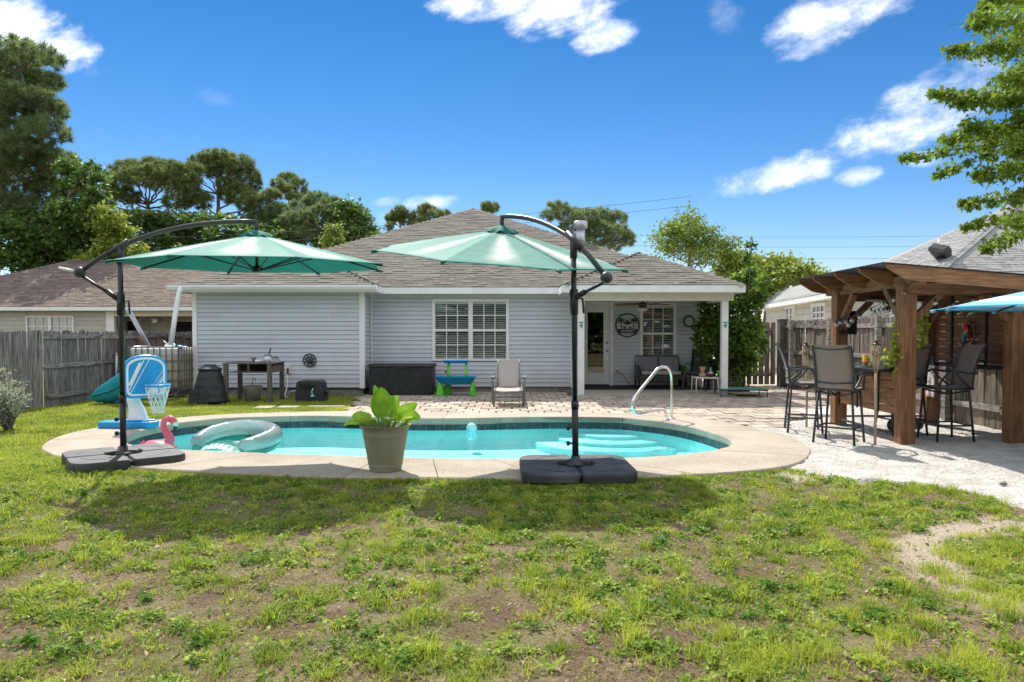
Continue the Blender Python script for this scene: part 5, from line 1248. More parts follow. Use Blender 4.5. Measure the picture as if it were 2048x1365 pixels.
# ================================================================ ON THE PATIO
db = thing('deck_box', 'black wicker look storage box against the house wall', 'storage box', (-2.63, 17.45, -.012))
b = MB(); b.b2(-.75, .75, -.33, .33, 0, .66); body = b.build('body', M['plastic_black'], db, world=False, bevel=.012)
wv = MB(); nx, nz = 40, 22
for j in range(nz):
    vs = []; z0, z1 = .02 + j * .0285, .02 + j * .0285 + .026
    pts = [(-.735 + 1.47 * i / (nx * 2)) for i in range(nx * 2 + 1)]
    for i, x in enumerate(pts):
        y = -.334 - .011 * (.5 + .5 * math.sin(PI * (i + j) / 1.0 * .5 + (PI if j % 2 else 0)))
        vs += [(x, y, z0), (x, y, z1)]
    wv.add(vs, [(2 * i, 2 * i + 2, 2 * i + 3, 2 * i + 1) for i in range(nx * 2)], True)
props(wv.build('wicker_weave', M['plastic_black'], body, world=False), kind='stuff')
b = MB(); b.b2(-.785, .785, -.365, .35, .661, .70); b.prism([(-.36, .70), (.34, .70), (.30, .735), (-.32, .735)], -.775, .775, 'X'); b.build('lid', M['plastic_black'], db, world=False, bevel=.01); MB().b2(-.12, .12, -.38, -.366, .63, .675).build('latch', M['black'], db, world=False)
wt = thing('water_table', 'blue and lime green toddler water table on four tapered legs', 'water table', (-1.32, 17.05, -.012))
for (x, y, sx) in ((-.36, -.12, 1), (.40, -.12, .82), (-.2, .2, 1), (.38, .2, .8)):
    b = MB(); prof = [(.10 * sx, 0)] + [(.10 * sx - .04 * (i / 10) + (.004 if i % 2 else -.002), .31 * i / 10) for i in range(1, 11)] + [(.001, .315)]; b.lathe(prof, (x, y, 0), 20); b.build('leg', M['green_pl'], wt, world=False)
def tray(x0, x1, y0, y1, z0, z1, fl_, wall_=.02):
    b = MB(); o_, i_ = [], []
    n = 28
    def sup(f, hx, hy): c_, s_ = math.cos(f), math.sin(f); return (hx * abs(c_) ** .5 * (1 if c_ > 0 else -1), hy * abs(s_) ** .5 * (1 if s_ > 0 else -1))
    cx, cy, hx, hy = (x0 + x1) / 2, (y0 + y1) / 2, (x1 - x0) / 2, (y1 - y0) / 2
    prof = [(fl_, z0), (1.0, z1), (1.03, z1), (1.03, z1 + .012), (.95, z1 + .012), (fl_ * .93, z0 + .03)]; vs = []
    for s, z in prof:
        for k in range(n): x, y = sup(2 * PI * k / n, hx * s, hy * s); vs.append((cx + x, cy + y, z))
    b.add(vs, [(q * n + k, q * n + (k + 1) % n, (q + 1) * n + (k + 1) % n, (q + 1) * n + k) for q in range(5) for k in range(n)] + [tuple(reversed(range(n))), tuple(5 * n + k for k in range(n))], True); return b
tray(-.47, .47, -.26, .26, .27, .44, .82).build('basin', M['blue_pl'], wt, world=False); tray(-.30, .30, -.10, .12, .76, .815, .92).build('top_tray', M['blue_lt'], wt, world=False)
for x in (-.17, .25): b = MB(); b.lathe([(.05, .44), (.036, .5), (.033, .76)], (x, 0, 0), 14); b.build('tower', M['green_pl'], wt, world=False)
b = MB(); b.lathe([(.001, 0), (.03, .0), (.045, .02), (.001, .022)], (.06, -.2, .45), 12); b.build('scoop', M['green_pl'], wt, world=False); b = MB(); b.tube([(-.22, -.04, .66), (-.25, -.05, .72)], [.025, .018], 8); b.build('spinner', pm('orange_toy', (.7, .35, .05), (.75, .4, .07), 8), wt, world=False)
b = MB(); b.box((-.235, -.05, .56), (.05, .02, .06)); b.build('paddle', pm('maroon_toy', (.25, .02, .05), (.3, .03, .06), 8), wt, world=False)
# chaise
lg = thing('lounge_chair', 'beige sling lounge chair with raised back on the patio', 'lounge chair', (-.07, 15.3, -.012))
def sling(pts, hw, mat, name, par, th=.012, nx=6, sag=.02):
    sp2 = smoothpts(pts, 5); b = MB(); vs = []; n = len(sp2)
    for i, p in enumerate(sp2):
        d = (sp2[min(i + 1, n - 1)] - sp2[max(i - 1, 0)]).normalized(); nm = Vector((1, 0, 0)).cross(d).normalized()
        for j in range(nx + 1):
            q = -1 + 2 * j / nx; vs.append(Vector((q * hw, p.y, p.z)) - nm * (sag * (1 - q * q)))
    m0 = len(vs)
    for i, p in enumerate(sp2):
        for j in range(nx + 1): v = vs[i * (nx + 1) + j]; vs.append(v + Vector((0, 0, -th)) if abs((sp2[-1] - sp2[0]).normalized().z) < .7 else v + Vector((0, th, 0)))
    w = nx + 1; fs = [(i * w + j, i * w + j + 1, (i + 1) * w + j + 1, (i + 1) * w + j) for i in range(n - 1) for j in range(nx)]; fs += [tuple(m0 + k for k in reversed(f)) for f in fs]
    for i in range(n - 1): fs += [(i * w, (i + 1) * w, m0 + (i + 1) * w, m0 + i * w), (i * w + nx, m0 + i * w + nx, m0 + (i + 1) * w + nx, (i + 1) * w + nx)]
    b.add(vs, fs, True); return b.build(name, mat, par, world=False)
sling([(0, -.95, .30), (0, -.9, .335), (0, -.4, .345), (0, .0, .32), (0, .06, .33)], .255, M['taupe_lt'], 'seat', lg); sling([(0, .08, .34), (0, .20, .50), (0, .38, .74), (0, .46, .88)], .225, M['taupe_lt'], 'backrest', lg)
for s in (-1, 1):
    MB().tube(smoothpts([(s * .275, -.96, .27), (s * .275, -.9, .335), (s * .275, -.3, .345), (s * .275, .9, .33)], 4), .016, 8).build('side_rail', M['grey_frame'], lg, world=False)
    MB().tube([(s * .29, -.93, 0), (s * .275, -.94, .30)], .018, 8).build('leg', M['grey_frame'], lg, world=False); MB().tube([(s * .32, .45, 0), (s * .30, .55, .33)], .018, 8).build('leg', M['grey_frame'], lg, world=False)
    MB().tube(smoothpts([(s * .325, -.42, .0), (s * .33, -.40, .30), (s * .33, -.36, .50), (s * .33, -.25, .54), (s * .33, .16, .53), (s * .30, .24, .5)], 4), .018, 8).b2(s * .33 - .03, s * .33 + .03, -.38, .15, .535, .56).build('armrest', M['grey_frame'], lg, world=False)
    MB().tube([(s * .24, .05, .33), (s * .235, .22, .51), (s * .232, .40, .745), (s * .23, .48, .89)], .015, 8).build('back_frame', M['grey_frame'], lg, world=False)
MB().tube([(-.275, -.95, .2), (.275, -.95, .2)], .014, 8).tube([(-.275, -.955, .29), (.275, -.955, .29)], .016, 8).build('crossbar', M['grey_frame'], lg, world=False)
# porch
ceiling_fan('brown bladed ceiling fan with pale bowl under the porch roof', (P(1288, 0, 18.2).x, 18.2, PZ - .15), .72, M['cedar'], M['cream'], 5, .15)
sp_ = P(1254.5, 651, YB); sg = thing('wall_sign', 'round black metal palm tree sign lettered with a name between door and window', 'sign', (sp_.x, YB - .04, sp_.z)); r = .31
b = MB(); b.tube([(r * math.cos(2 * PI * k / 40), 0, r * math.sin(2 * PI * k / 40)) for k in range(40)], .017, 6, closed=True); b.build('ring', M['black'], sg, world=False)
b = MB()
for s in (-1, 1):
    b.tube(smoothpts([(s * .13, 0, -.12), (s * .17, 0, -.02), (s * .16, 0, .07), (s * .165, 0, .11)], 4), .009, 5)
    for (a, L) in ((.1, .13), (.7, .13), (1.4, .12), (2.2, .12), (2.9, .11), (3.5, .08), (-.5, .1)):
        p0 = Vector((s * .165, 0, .11)); p1 = p0 + Vector((math.cos(a) * L * .55, 0, math.sin(a) * L * .55 + .02)); p2 = p0 + Vector((math.cos(a) * L, 0, math.sin(a) * L - .035)); b.tube([p0, p1, p2], [.007, .013, .003], 5)
b.build('palm', M['black'], sg, world=False)
b = MB(); b.sphere((0, 0, .07), .06, 16, 8, (1.1, .2, 1)); 
for s in (-1, 1): b.tube([(s * .05, 0, .05), (s * .11, 0, .075)], [.02, .01], 6).add([(s * .02, -.006, -.08), (s * .09, -.006, -.02), (s * .10, -.006, -.09)], [(0, 1, 2)])
b.build('sunset', M['black'], sg, world=False)
b = MB(); b.prism([(-.27, -.11), (-.2, -.10), (0, -.095), (.2, -.10), (.27, -.11), (.235, -.215), (-.235, -.215)], -.006, .006, 'Y'); nb = b.build('nameband', M['black'], sg, world=False)
def text(body, size, loc, mat, parent, name='lettering', rot=(R(90), 0, 0), ext=.002, sx=1):
    cu = bpy.data.curves.new(name, 'FONT'); cu.body = body; cu.size = size; cu.extrude = ext; cu.align_x = 'CENTER'; cu.align_y = 'CENTER'; cu.resolution_u = 2
    tmp = bpy.data.objects.new('t', cu); C.objects.link(tmp); bpy.context.view_layer.update()
    me = bpy.data.meshes.new_from_object(tmp.evaluated_get(bpy.context.evaluated_depsgraph_get())); bpy.data.objects.remove(tmp)
    me.materials.clear(); me.materials.append(mat); me.name = name
    o = link(name, me, parent); o.location = loc; o.rotation_euler = rot; o.scale = (sx, 1, 1); return o
text('ECKERT', .095, (0, -.011, -.158), M['siding'], nb)
ck = P(1377.5, 643, YB); t = thing('wall_clock', 'round teal rimmed outdoor clock right of the porch window', 'clock', (ck.x, YB - .035, ck.z)); r = .14
b = MB(); b.tube([(r * math.cos(2 * PI * k / 36), 0, r * math.sin(2 * PI * k / 36)) for k in range(36)], .026, 8, closed=True); b.build('rim', pm('dark_teal_rim', (.03, .075, .09), (.04, .09, .11), 9), t, world=False)
b = MB(); b.lathe([(.001, 0), (r, 0), (r, .01), (.001, .012)], n=32, rot=Matrix.Rotation(R(90), 3, 'X')); face = b.build('face', pm('clock_face', (.55, .52, .45), (.66, .63, .56), 30), t, world=False)
for k in range(12): a = PI / 2 - 2 * PI * (k + 1) / 12; text(str(k + 1), .033, (.095 * math.cos(a), -.0145, .095 * math.sin(a)), M['black'], t, 'numeral', ext=.0005)
MB().beam((0, -.018, 0), (-.03, -.018, .05), .004, .008).build('hour_hand', M['black'], t, world=False); MB().beam((0, -.02, 0), (.075, -.02, .02), .004, .006).build('minute_hand', M['black'], t, world=False)
ls = thing('loveseat', 'black framed porch loveseat with grey back cushions', 'loveseat', (3.86, 19.0, .03))
for x in (-.27, .27): MB().box((x, .12, .60), (.52, .13, .42), Matrix.Rotation(R(-10), 3, 'X')).build('back_cushion', M['cushion'], ls, world=False, bevel=.05)
MB().b2(-.52, .52, -.32, .10, .35, .44).build('seat_cushion', M['taupe_lt'], ls, world=False, bevel=.03)
for s in (-1, 1):
    b = MB(); b.tube([(s * .58, -.34, 0), (s * .58, -.34, .56), (s * .58, .22, .58), (s * .58, .25, 0)], .022, 8); b.build('arm_frame', M['charcoal'], ls, world=False)
    MB().b2(s * .58 - .035, s * .58 + .035, -.3, .2, .25, .56).build('arm_panel', M['charcoal'], ls, world=False)
b = MB(); b.b2(-.56, .56, -.34, -.30, .22, .34).b2(-.56, .56, -.3, .22, .30, .345).tube([(-.58, .25, .5), (-.58, .32, .82), (.58, .32, .82), (.58, .25, .5)], .02, 8); b.build('frame', M['charcoal'], ls, world=False)
rk = thing('sling_chair', 'black sling patio chair in the shade by the porch post', 'chair', (4.72, 18.3, .03), R(-28))
sling([(0, -.28, .42), (0, 0, .38), (0, .2, .40)], .25, M['plastic_black'], 'seat', rk); sling([(0, .2, .42), (0, .32, .7), (0, .42, 1.02)], .25, M['plastic_black'], 'backrest', rk)
for s in (-1, 1): MB().tube(smoothpts([(s * .28, -.5, 0), (s * .28, -.42, .25), (s * .28, -.28, .58), (s * .28, -.12, .66), (s * .28, .26, .62)], 5), .017, 8).build('arm', M['charcoal'], rk, world=False); MB().tube([(s * .26, -.28, .42), (s * .26, .2, .40), (s * .26, .43, 1.05)], .016, 8).build('side_frame', M['charcoal'], rk, world=False); MB().tube([(s * .28, .1, .4), (s * .28, .45, 0)], .016, 8).build('leg', M['charcoal'], rk, world=False)
tb = thing('side_table', 'small cream metal side table at the porch edge', 'table', (4.53, 17.0, 0))
MB().b2(-.27, .27, -.22, .22, .40, .425).build('tabletop', M['cream'], tb, world=False, bevel=.008)
for (x, y) in ((-.25, -.2), (.25, -.2), (-.25, .2), (.25, .2)): MB().tube([(x * 1.05, y * 1.08, .0 if y < 0 else .03), (x * 1.0, y, .36), (x * .94, y * .94, .40)], .014, 8).build('leg', M['cream'], tb, world=False)
t = thing('plant_pot', 'patterned brown pot with orange flower cup on the cream table', 'pot', (4.47, 17.0, .425)); MB().lathe([(.001, 0), (.07, 0), (.085, .06), (.05, .10), (.06, .11), (.001, .11)], n=18).build('pot', pm('mosaic_pot', (.20, .09, .05), (.55, .42, .33), 40), t, world=False); MB().lathe([(.04, .11), (.045, .14), (.075, .22), (.07, .22), (.001, .19)], n=16).build('cup', M['terracotta'], t, world=False); MB().b2(-.07, .07, -.05, .05, .221, .245).build('cutting', M['leaf_big'], t, world=False)
t = thing('plant_pot', 'dark pot with pink figure and blue cap on the cream table', 'pot', (4.66, 17.0, .425)); MB().lathe([(.001, 0), (.065, 0), (.07, .07), (.001, .075)], n=16).build('pot', M['soil'], t, world=False); MB().lathe([(.055, .075), (.05, .1), (.02, .13), (.001, .14)], n=14).build('figure', pm('pink_figure', (.6, .35, .45), (.65, .4, .5), 9), t, world=False); b = MB(); b.sphere((0, 0, .165), .025, 10, 8); b.build('head', pm('yellow_head', (.7, .6, .08), (.75, .65, .1), 9), t, world=False); MB().lathe([(.05, .195), (.03, .2), (.02, .225), (.001, .23)], n=12).build('cap', M['blue_pl'], t, world=False)
t = thing('watering_can', 'small green watering can on the porch floor behind the chair', 'watering can', (4.55, 19.2, .03)); MB().lathe([(.001, .4), (.09, .4), (.09, .58), (.07, .61), (.001, .61)], n=16).build('body', M['green_pl'], t, world=False); MB().tube([(.08, 0, .45), (.2, 0, .62)], [.018, .012], 6).build('spout', M['green_pl'], t, world=False); MB().lathe([(.10, 0), (.10, .4)], n=12).build('stand', M['black'], t, world=False)
t = thing('door_mat', 'black door mat in front of the glazed door', 'mat', (2.3, 19.1, .031)); MB().b2(-.42, .42, -.22, .24, 0, .014).build('mat', M['plastic_black'], t, world=False); MB().b2(-.40, .40, -.20, .22, .0145, .017).build('pile', M['soil'], t, world=False)
t = thing('outlet_box', 'beige porch outlet with a black cord plugged in', 'outlet', (P(1236.5, 0, YB).x, YB - .03, .42)); MB().b2(-.05, .05, -.02, .01, -.06, .10).build('cover', M['cream'], t, world=False); MB().b2(-.028, .028, -.035, -.0205, -.03, .05).build('socket', M['terracotta'], t, world=False)
t = thing('extension_lead', 'thin black cord drooping from the porch outlet to the floor', 'cord', (P(1245, 0, YB).x, YB - .04, .03)); MB().tube(smoothpts([(-.08, 0, .4), (.05, -.02, .3), (.14, -.02, .15), (.32, -.05, .02)], 5), .007, 5).build('cord', M['black'], t, world=False)
for x, lab in ((4.93, 'teal anchor shaped hook on the right porch post'), (1.60, 'teal anchor shaped hook on the left porch post')):
    t = thing('towel_hook', lab, 'hook', (x, YP - .078, 1.66)); b = MB(); b.tube(smoothpts([(0, 0, .05), (0, -.01, -.03), (0, -.04, -.07), (0, -.07, -.04)], 4), .012, 6).tube([(-.06, -.005, .045), (.06, -.005, .045)], .010, 6).tube(smoothpts([(-.04, -.01, -.01), (0, -.012, -.06), (.04, -.01, -.01)], 3), .008, 6); b.build('hook', M['teal_pl'], t, world=False)
dg = thing('dog_bed', 'raised teal mesh dog cot at the right of the porch', 'dog bed', (5.35, 16.95, -.012), R(-6))
MB().b2(-.52, .52, -.40, .40, .165, .178).build('mesh_top', pm('teal_mesh', (.05, .20, .18), (.08, .26, .23), 120, rough=.8), dg, world=False)
MB().tube([(-.53, -.41, .165), (.53, -.41, .165), (.53, .41, .165), (-.53, .41, .165)], .013, 8, closed=True).build('frame', M['black'], dg, world=False)
for (x, y) in ((-.5, -.38), (.5, -.38), (-.5, .38), (.5, .38)): MB().tube([(x, y, .165), (x * 1.03, y * 1.05, .08), (x * 1.03, y * 1.05, 0)], .013, 8).build('leg', M['black'], dg, world=False)
t = thing('plant_stand', 'dark low crate of pots in the shade under the bush', 'crate', (5.35, 18.4, -.01)); [MB().b2(-.4, .4, -.3, -.28, z, z + .1).build('plank', M['wood_old'], t, world=False) for z in (.05, .17, .29)]; MB().b2(-.41, .41, -.275, .3, 0, .38).build('box', M['plastic_black'], t, world=False)
t = thing('plant_pot', 'small green glazed pot on the dark crate', 'pot', (5.25, 18.3, .37)); MB().lathe([(.001, 0), (.06, 0), (.09, .14), (.08, .14), (.001, .11)], n=16).build('pot', M['green_pl'], t, world=False); b = MB()
for k in range(14): a = k * 2.4; b.add([(0, 0, .12), (.05 * math.cos(a + .5), .05 * math.sin(a + .5), .2), (.13 * math.cos(a), .13 * math.sin(a), .22 + .03 * (k % 4)), (.05 * math.cos(a - .5), .05 * math.sin(a - .5), .2)], [(0, 1, 2, 3)])
b.build('leaves', M['leaf_big'], t, world=False)
# ================================================================ BAR PERGOLA
pg = thing('pergola', 'stained timber bar pergola with sloping roof on the sand', 'pergola', (5.95, 10.5, 0))
PX0, PX1, PY0, PY1 = 5.245, 6.70, 9.66, 11.62
for (x, y) in ((PX0, PY0), (PX1, PY0), (PX0, PY1), (PX1, PY1)):
    MB().b2(x - .095, x + .095, y - .095, y + .095, -.2, 2.10).build('post', M['cedar'], pg, bevel=.008)
for x in (PX0, PX1 + .0):
    b = MB(); y0, y1 = PY0 - .42, PY1 + .45; b.prism([(y0 + .06, 2.06), (y1 - .06, 2.06), (y1, 2.12), (y1, 2.21), (y0, 2.21), (y0, 2.12)], x - .045, x + .045, 'X'); bo = b.build('side_beam', M['cedar_h'], pg)
    for yy in (PY0 - .05, PY0 + .05, PY1 - .05, PY1 + .05):
        for zz in (2.10, 2.17): MB().lathe([(.001, 0), (.011, 0), (.011, .004)], (x - .046, yy, zz), 8, rot=Matrix.Rotation(R(-90), 3, 'Y')).build('bolt', M['black'], bo)
for y in (PY0 + .0, PY1): MB().b2(PX0 + .05, PX1 - .05, y - .04, y + .04, 1.955, 2.055).build('cross_beam', M['cedar_h'], pg)
MB().b2(PX0 - .02, PX1 + .04, PY0 - .14, PY0 - .098, 1.965, 2.105).build('front_beam', M['cedar_h'], pg)
RX0, RX1 = 4.74, 7.35; zr = lambda x: 2.335 - .085 * (x - RX0)
for y in (PY0 - .44, PY0 + .28, PY0 + 1.02, PY0 + 1.78, PY1 + .42):
    b = MB(); b.prism([(RX0 + .0, zr(RX0) - .005), (RX1, zr(RX1) - .005), (RX1, zr(RX1) - .19), (RX0 + .36, zr(RX0 + .36) - .19), (RX0 + .24, zr(RX0 + .24) - .178), (RX0 + .02, zr(RX0) - .06)], y - .021, y + .021, 'Y'); b.build('rafter', M['cedar_h'], pg)
b = MB(); y0, y1 = PY0 - .50, PY1 + .50; n = 30; vs = []
for i in range(n * 2 + 1):
    y = y0 + (y1 - y0) * i / (n * 2); dz = .004 * (i % 2)
    for x in (RX0 - .05, RX1 + .05): vs += [(x, y, zr(x) + dz), (x, y, zr(x) + dz + .006)]
b.add(vs, [(4 * i + 1, 4 * i + 3, 4 * i + 7, 4 * i + 5) for i in range(2 * n)] + [(4 * i, 4 * i + 4, 4 * i + 6, 4 * i + 2) for i in range(2 * n)] + [(4 * i, 4 * i + 1, 4 * i + 5, 4 * i + 4) for i in range(2 * n)] + [(0, 2, 3, 1), (8 * n, 8 * n + 1, 8 * n + 3, 8 * n + 2)]); b.build('metal_roof', M['charcoal'], pg)
bx = lambda a, c: MB().beam(a, c, .085, .085).build('knee_brace', M['cedar'], pg)
bx((PX0 + .09, PY0, 1.62), (PX0 + .45, PY0, 1.97)); bx((PX1 - .09, PY0, 1.62), (PX1 - .45, PY0, 1.97)); bx((PX0, PY0 + .09, 1.62), (PX0, PY0 + .5, 2.06)); bx((PX0, PY1 - .09, 1.62), (PX0, PY1 - .5, 2.06)); bx((PX0 + .09, PY1, 1.55), (PX0 + .5, PY1, 1.96)); bx((PX1, PY1 - .09, 1.62), (PX1, PY1 - .5, 2.06)); bx((PX1, PY0 + .09, 1.62), (PX1, PY0 + .5, 2.06)); bx((PX1 - .09, PY1, 1.6), (PX1 - .45, PY1, 1.96))
bx((PX0 - .0, PY0 - .10, 2.02), (PX0 - .0, PY0 - .34, 2.19))
# back privacy wall boards, black straps
zz = 1.02
while zz < 2.02: MB().b2(PX1 + .03, PX1 + .052, PY0 + .098, PY1 - .098, zz, zz + .106).build('plank', M['cedar_h'], pg); zz += .114
for y in (PY0 + .62, PY0 + 1.42): MB().b2(PX1 + .005, PX1 + .028, y - .02, y + .02, .96, 2.06).build('strap', M['black'], pg)
# serving bar on the left side, shelf on the right
b = MB(); b.b2(PX0 - .34, PX0 + .19, PY0 - .05 + .16, PY1 + .2, .93, .965); b.build('bar_top', M['black'], pg, bevel=.006); 
MB().b2(PX0 - .30, PX0 - .26, PY0 + .13, PY1 + .15, .865, .929).build('bar_apron', M['black'], pg)
for k in range(5): MB().b2(PX0 - .036, PX0 - .014, PY0 + .098, PY1 - .098, .345 + k * .114 + rng.uniform(0, .003), .345 + k * .114 + .104).build('plank', M['cedar_h'], pg)
for y in (PY0 + .12, PY0 + .62, PY0 + 1.25, PY1 - .12): MB().b2(PX0 - .052, PX0 - .037, y - .018, y + .018, .33, .93).build('strap', M['black'], pg)
b = MB(); b.b2(PX1 - .27, PX1 + .02, PY0 + .10, PY1 - .1, .955, 1.005); b.build('back_shelf', M['black'], pg)
b = MB(); b.tube([(PX1 - .27, PY0 + .12, 1.075), (PX1 - .27, PY1 - .12, 1.075)], .010, 6); [b.tube([(PX1 - .27, y, 1.0), (PX1 - .27, y, 1.075)], .008, 6) for y in (PY0 + .2, PY0 + .85, PY0 + 1.5)]; b.build('shelf_rail', M['charcoal'], pg)
b = MB(); b.tube([(PX0 - .1, PY1 - .35, .10), (PX0 - .1, PY0 + .1, .10)], .018, 8); b.tube([(PX0 - .07, PY1 + .0, .12), (PX1, PY1 + .0, .12)], .016, 8); b.build('foot_rail', M['black'], pg)
t = thing('wall_ornament', 'small black fleur ornament on the rear pergola post', 'ornament', (PX0 - .0, PY1 - .10, 1.46)); b = MB()
b.tube([(0, -.004, -.06), (0, -.004, .07)], [.006, .004], 6).sphere((0, -.008, .02), .022, 8, 6, (1, .3, 2)); [b.tube(smoothpts([(0, -.004, -.02), (s * .04, -.004, .02), (s * .055, -.004, -.02)], 3), .010, 6) for s in (-1, 1)]; b.build('fleur', M['black'], t, world=False)
# string lights
bulbm = glassy('bulb_glass', (.86, .86, .84), .8, extra=.30)
stg = thing('string_lights', 'black string of clear globe bulbs looped under the pergola beams', 'string lights', (5.5, 9.8, 1.9))
runs = [[(5.19, 9.35, 2.14), (5.17, 9.95, 1.92), (5.16, 10.9, 1.72), (5.18, 11.45, 1.68)], [(5.2, 11.4, 1.7), (5.0, 11.2, 1.62), (5.3, 11.0, 1.66)], [(5.3, 9.54, 2.02), (5.7, 9.50, 1.86), (6.2, 9.50, 1.96), (6.75, 9.5, 1.93)], [(5.3, 9.8, 1.93), (5.45, 10.2, 1.86), (5.6, 10.9, 1.84), (5.75, 11.5, 1.82)], [(5.8, 11.45, 1.86), (6.2, 11.4, 1.75), (6.6, 11.3, 1.88)], [(6.6, 11.3, 1.9), (6.62, 10.6, 1.80), (6.6, 9.8, 1.88)]]
w = MB(); bl = []
for r_ in runs:
    pts = smoothpts(r_, 6); w.tube(pts, .005, 5)
    L = 0
    for i in range(1, len(pts)):
        L += (pts[i] - pts[i - 1]).length
        if L > .21: L = 0; bl.append(pts[i])
w.build('wire', M['black'], stg)
sk = MB().lathe([(.001, 0), (.012, 0), (.014, -.035), (.001, -.037)], n=8).mesh('socket', M['black']); gb = MB().sphere((0, 0, -.065), .036, 12, 8).mesh('bulb', bulbm)
for p in bl: s = piece('socket', sk, stg, p); piece('bulb', gb, s, p).location = (0, 0, 0)
# torches
tm_ = pm('bamboo', (.34, .25, .15), (.50, .39, .26), 8, (6, 6, .6), .6); wk = pm('woven_rattan', (.10, .065, .035), (.55, .43, .28), 60, rough=.8, lo=.45, hi=.55)
def torch(label, base, top, tilt):
    t = thing('garden_torch', label, 'torch', base, 0, 'bamboo torches by the bar'); H = top
    b = MB(); b.tube([(0, 0, -.2), (0, 0, H * .55), (tilt, 0, H - .42)], [.018, .017, .016], 10); [b.tube([(0, 0, z), (0, 0, z + .012)], .020, 10) for z in (.2, .48, .75)]; b.build('pole', tm_, t, world=False)
    b = MB()
    for k in range(9): a = 2 * PI * k / 9; b.tube([(tilt + .016 * math.cos(a), .016 * math.sin(a), H - .44), (tilt + .05 * math.cos(a), .05 * math.sin(a), H - .21)], .005, 5)
    b.build('split_cane', tm_, t, world=False)
    b = MB(); b.lathe([(.045, H - .23), (.055, H - .2), (.056, H - .09), (.05, H - .07)], (tilt, 0, 0), 18); b.build('woven_basket', wk, t, world=False)
    b = MB(); b.lathe([(.052, H - .07), (.054, H - .06), (.03, H - .045), (.026, H - .04), (.001, H - .04)], (tilt, 0, 0), 18); b.build('oil_can', M['black'], t, world=False); b = MB(); b.lathe([(.022, H - .04), (.026, H - .01), (.024, H), (.001, H)], (tilt, 0, 0), 12); b.build('snuffer', pm('rusty_cap', (.16, .05, .025), (.24, .09, .05), 9), t, world=False); return t
p = G(1750, 886); torch('bamboo torch standing right of the nearest bar stool', (p.x, p.y, -.02), 1.38, 0); p = G(1613, 852); torch('bamboo torch behind the left bar stool near the gate', (p.x, p.y, -.02), 1.33, -.02)
# bar stools
def stool(label, loc, rz):
    t = thing('bar_stool', label, 'bar stool', loc, rz, 'sling bar stools round the pergola bar'); SH = .72
    for (x, y) in ((-.26, -.24), (.26, -.24), (-.25, .24), (.25, .24)):
        top = (x * .82, y * .80, SH - .03); MB().tube([(x, y, 0), top], .0165, 8).build('leg', M['charcoal'], t, world=False)
    f_ = .22
    def at(x, y, z): k = 1 - .19 * z / SH; return (x * k, y * k, z)
    for a, c in (((-.26, -.24), (.26, -.24)), ((.26, -.24), (.25, .24)), ((.25, .24), (-.25, .24)), ((-.25, .24), (-.26, -.24))):
        MB().beam(at(*a, f_), at(*c, f_), .018, .022).build('stretcher', M['charcoal'], t, world=False)
    sling([(0, .24, SH - .0), (0, .1, SH - .005), (0, -.22, SH)], .225, M['taupe'], 'seat', t, sag=.03)
    b = MB(); b.tube([(-.24, .25, SH), (.24, .25, SH), (.24, -.23, SH), (-.24, -.23, SH)], .017, 8, closed=True).tube(smoothpts([(-.21, .2, SH - .03), (0, 0, SH - .09), (.21, .2, SH - .03)], 4), .012, 6).tube(smoothpts([(-.21, -.18, SH - .03), (0, 0, SH - .09), (.21, -.18, SH - .03)], 4), .012, 6); b.build('seat_frame', M['charcoal'], t, world=False)
    bk = [(0, -.22, SH + .02), (0, -.235, SH + .2), (0, -.29, SH + .40), (0, -.345, SH + .53), (0, -.39, SH + .60)]
    sling(bk, .228, M['taupe'], 'backrest', t, sag=-.02)
    for s in (-1, 1):
        MB().tube(smoothpts([(s * .24, y, z) for _, y, z in bk], 4), .018, 8).build('back_frame', M['charcoal'], t, world=False)
        b = MB(); b.tube(smoothpts([(s * .235, .22, SH), (s * .25, .20, SH + .10), (s * .275, .12, SH + .20), (s * .285, .02, SH + .235), (s * .28, -.12, SH + .215), (s * .255, -.27, SH + .21)], 4), .016, 8); b.tube(smoothpts([(s * .24, -.2, SH), (s * .265, -.06, SH + .12), (s * .28, .02, SH + .22)], 4), .013, 8); b.build('armrest', M['charcoal'], t, world=False)
    MB().tube([(-.225, -.232, SH + .10), (0, -.25, SH + .085), (.225, -.232, SH + .10)], .010, 6).build('back_bar', M['charcoal'], t, world=False)
    MB().tube([(-.225, -.375, SH + .55), (0, -.375, SH + .53), (.225, -.375, SH + .55)], .008, 6).build('top_bar', M['charcoal'], t, world=False)
    return t
s0 = stool('bar stool nearest the pool with its taupe back turned to us', (4.40, 9.72, -.02), R(-41))
dup(s0, (4.38, 10.87, -.02), R(-106), 'bar stool at far left of the bar beside the rear torch'); dup(s0, (5.98, 9.98, -.02), R(88), 'bar stool inside the pergola seen from its side'); dup(s0, (5.70, 10.62, -.02), R(4), 'bar stool half hidden behind the front pergola post')
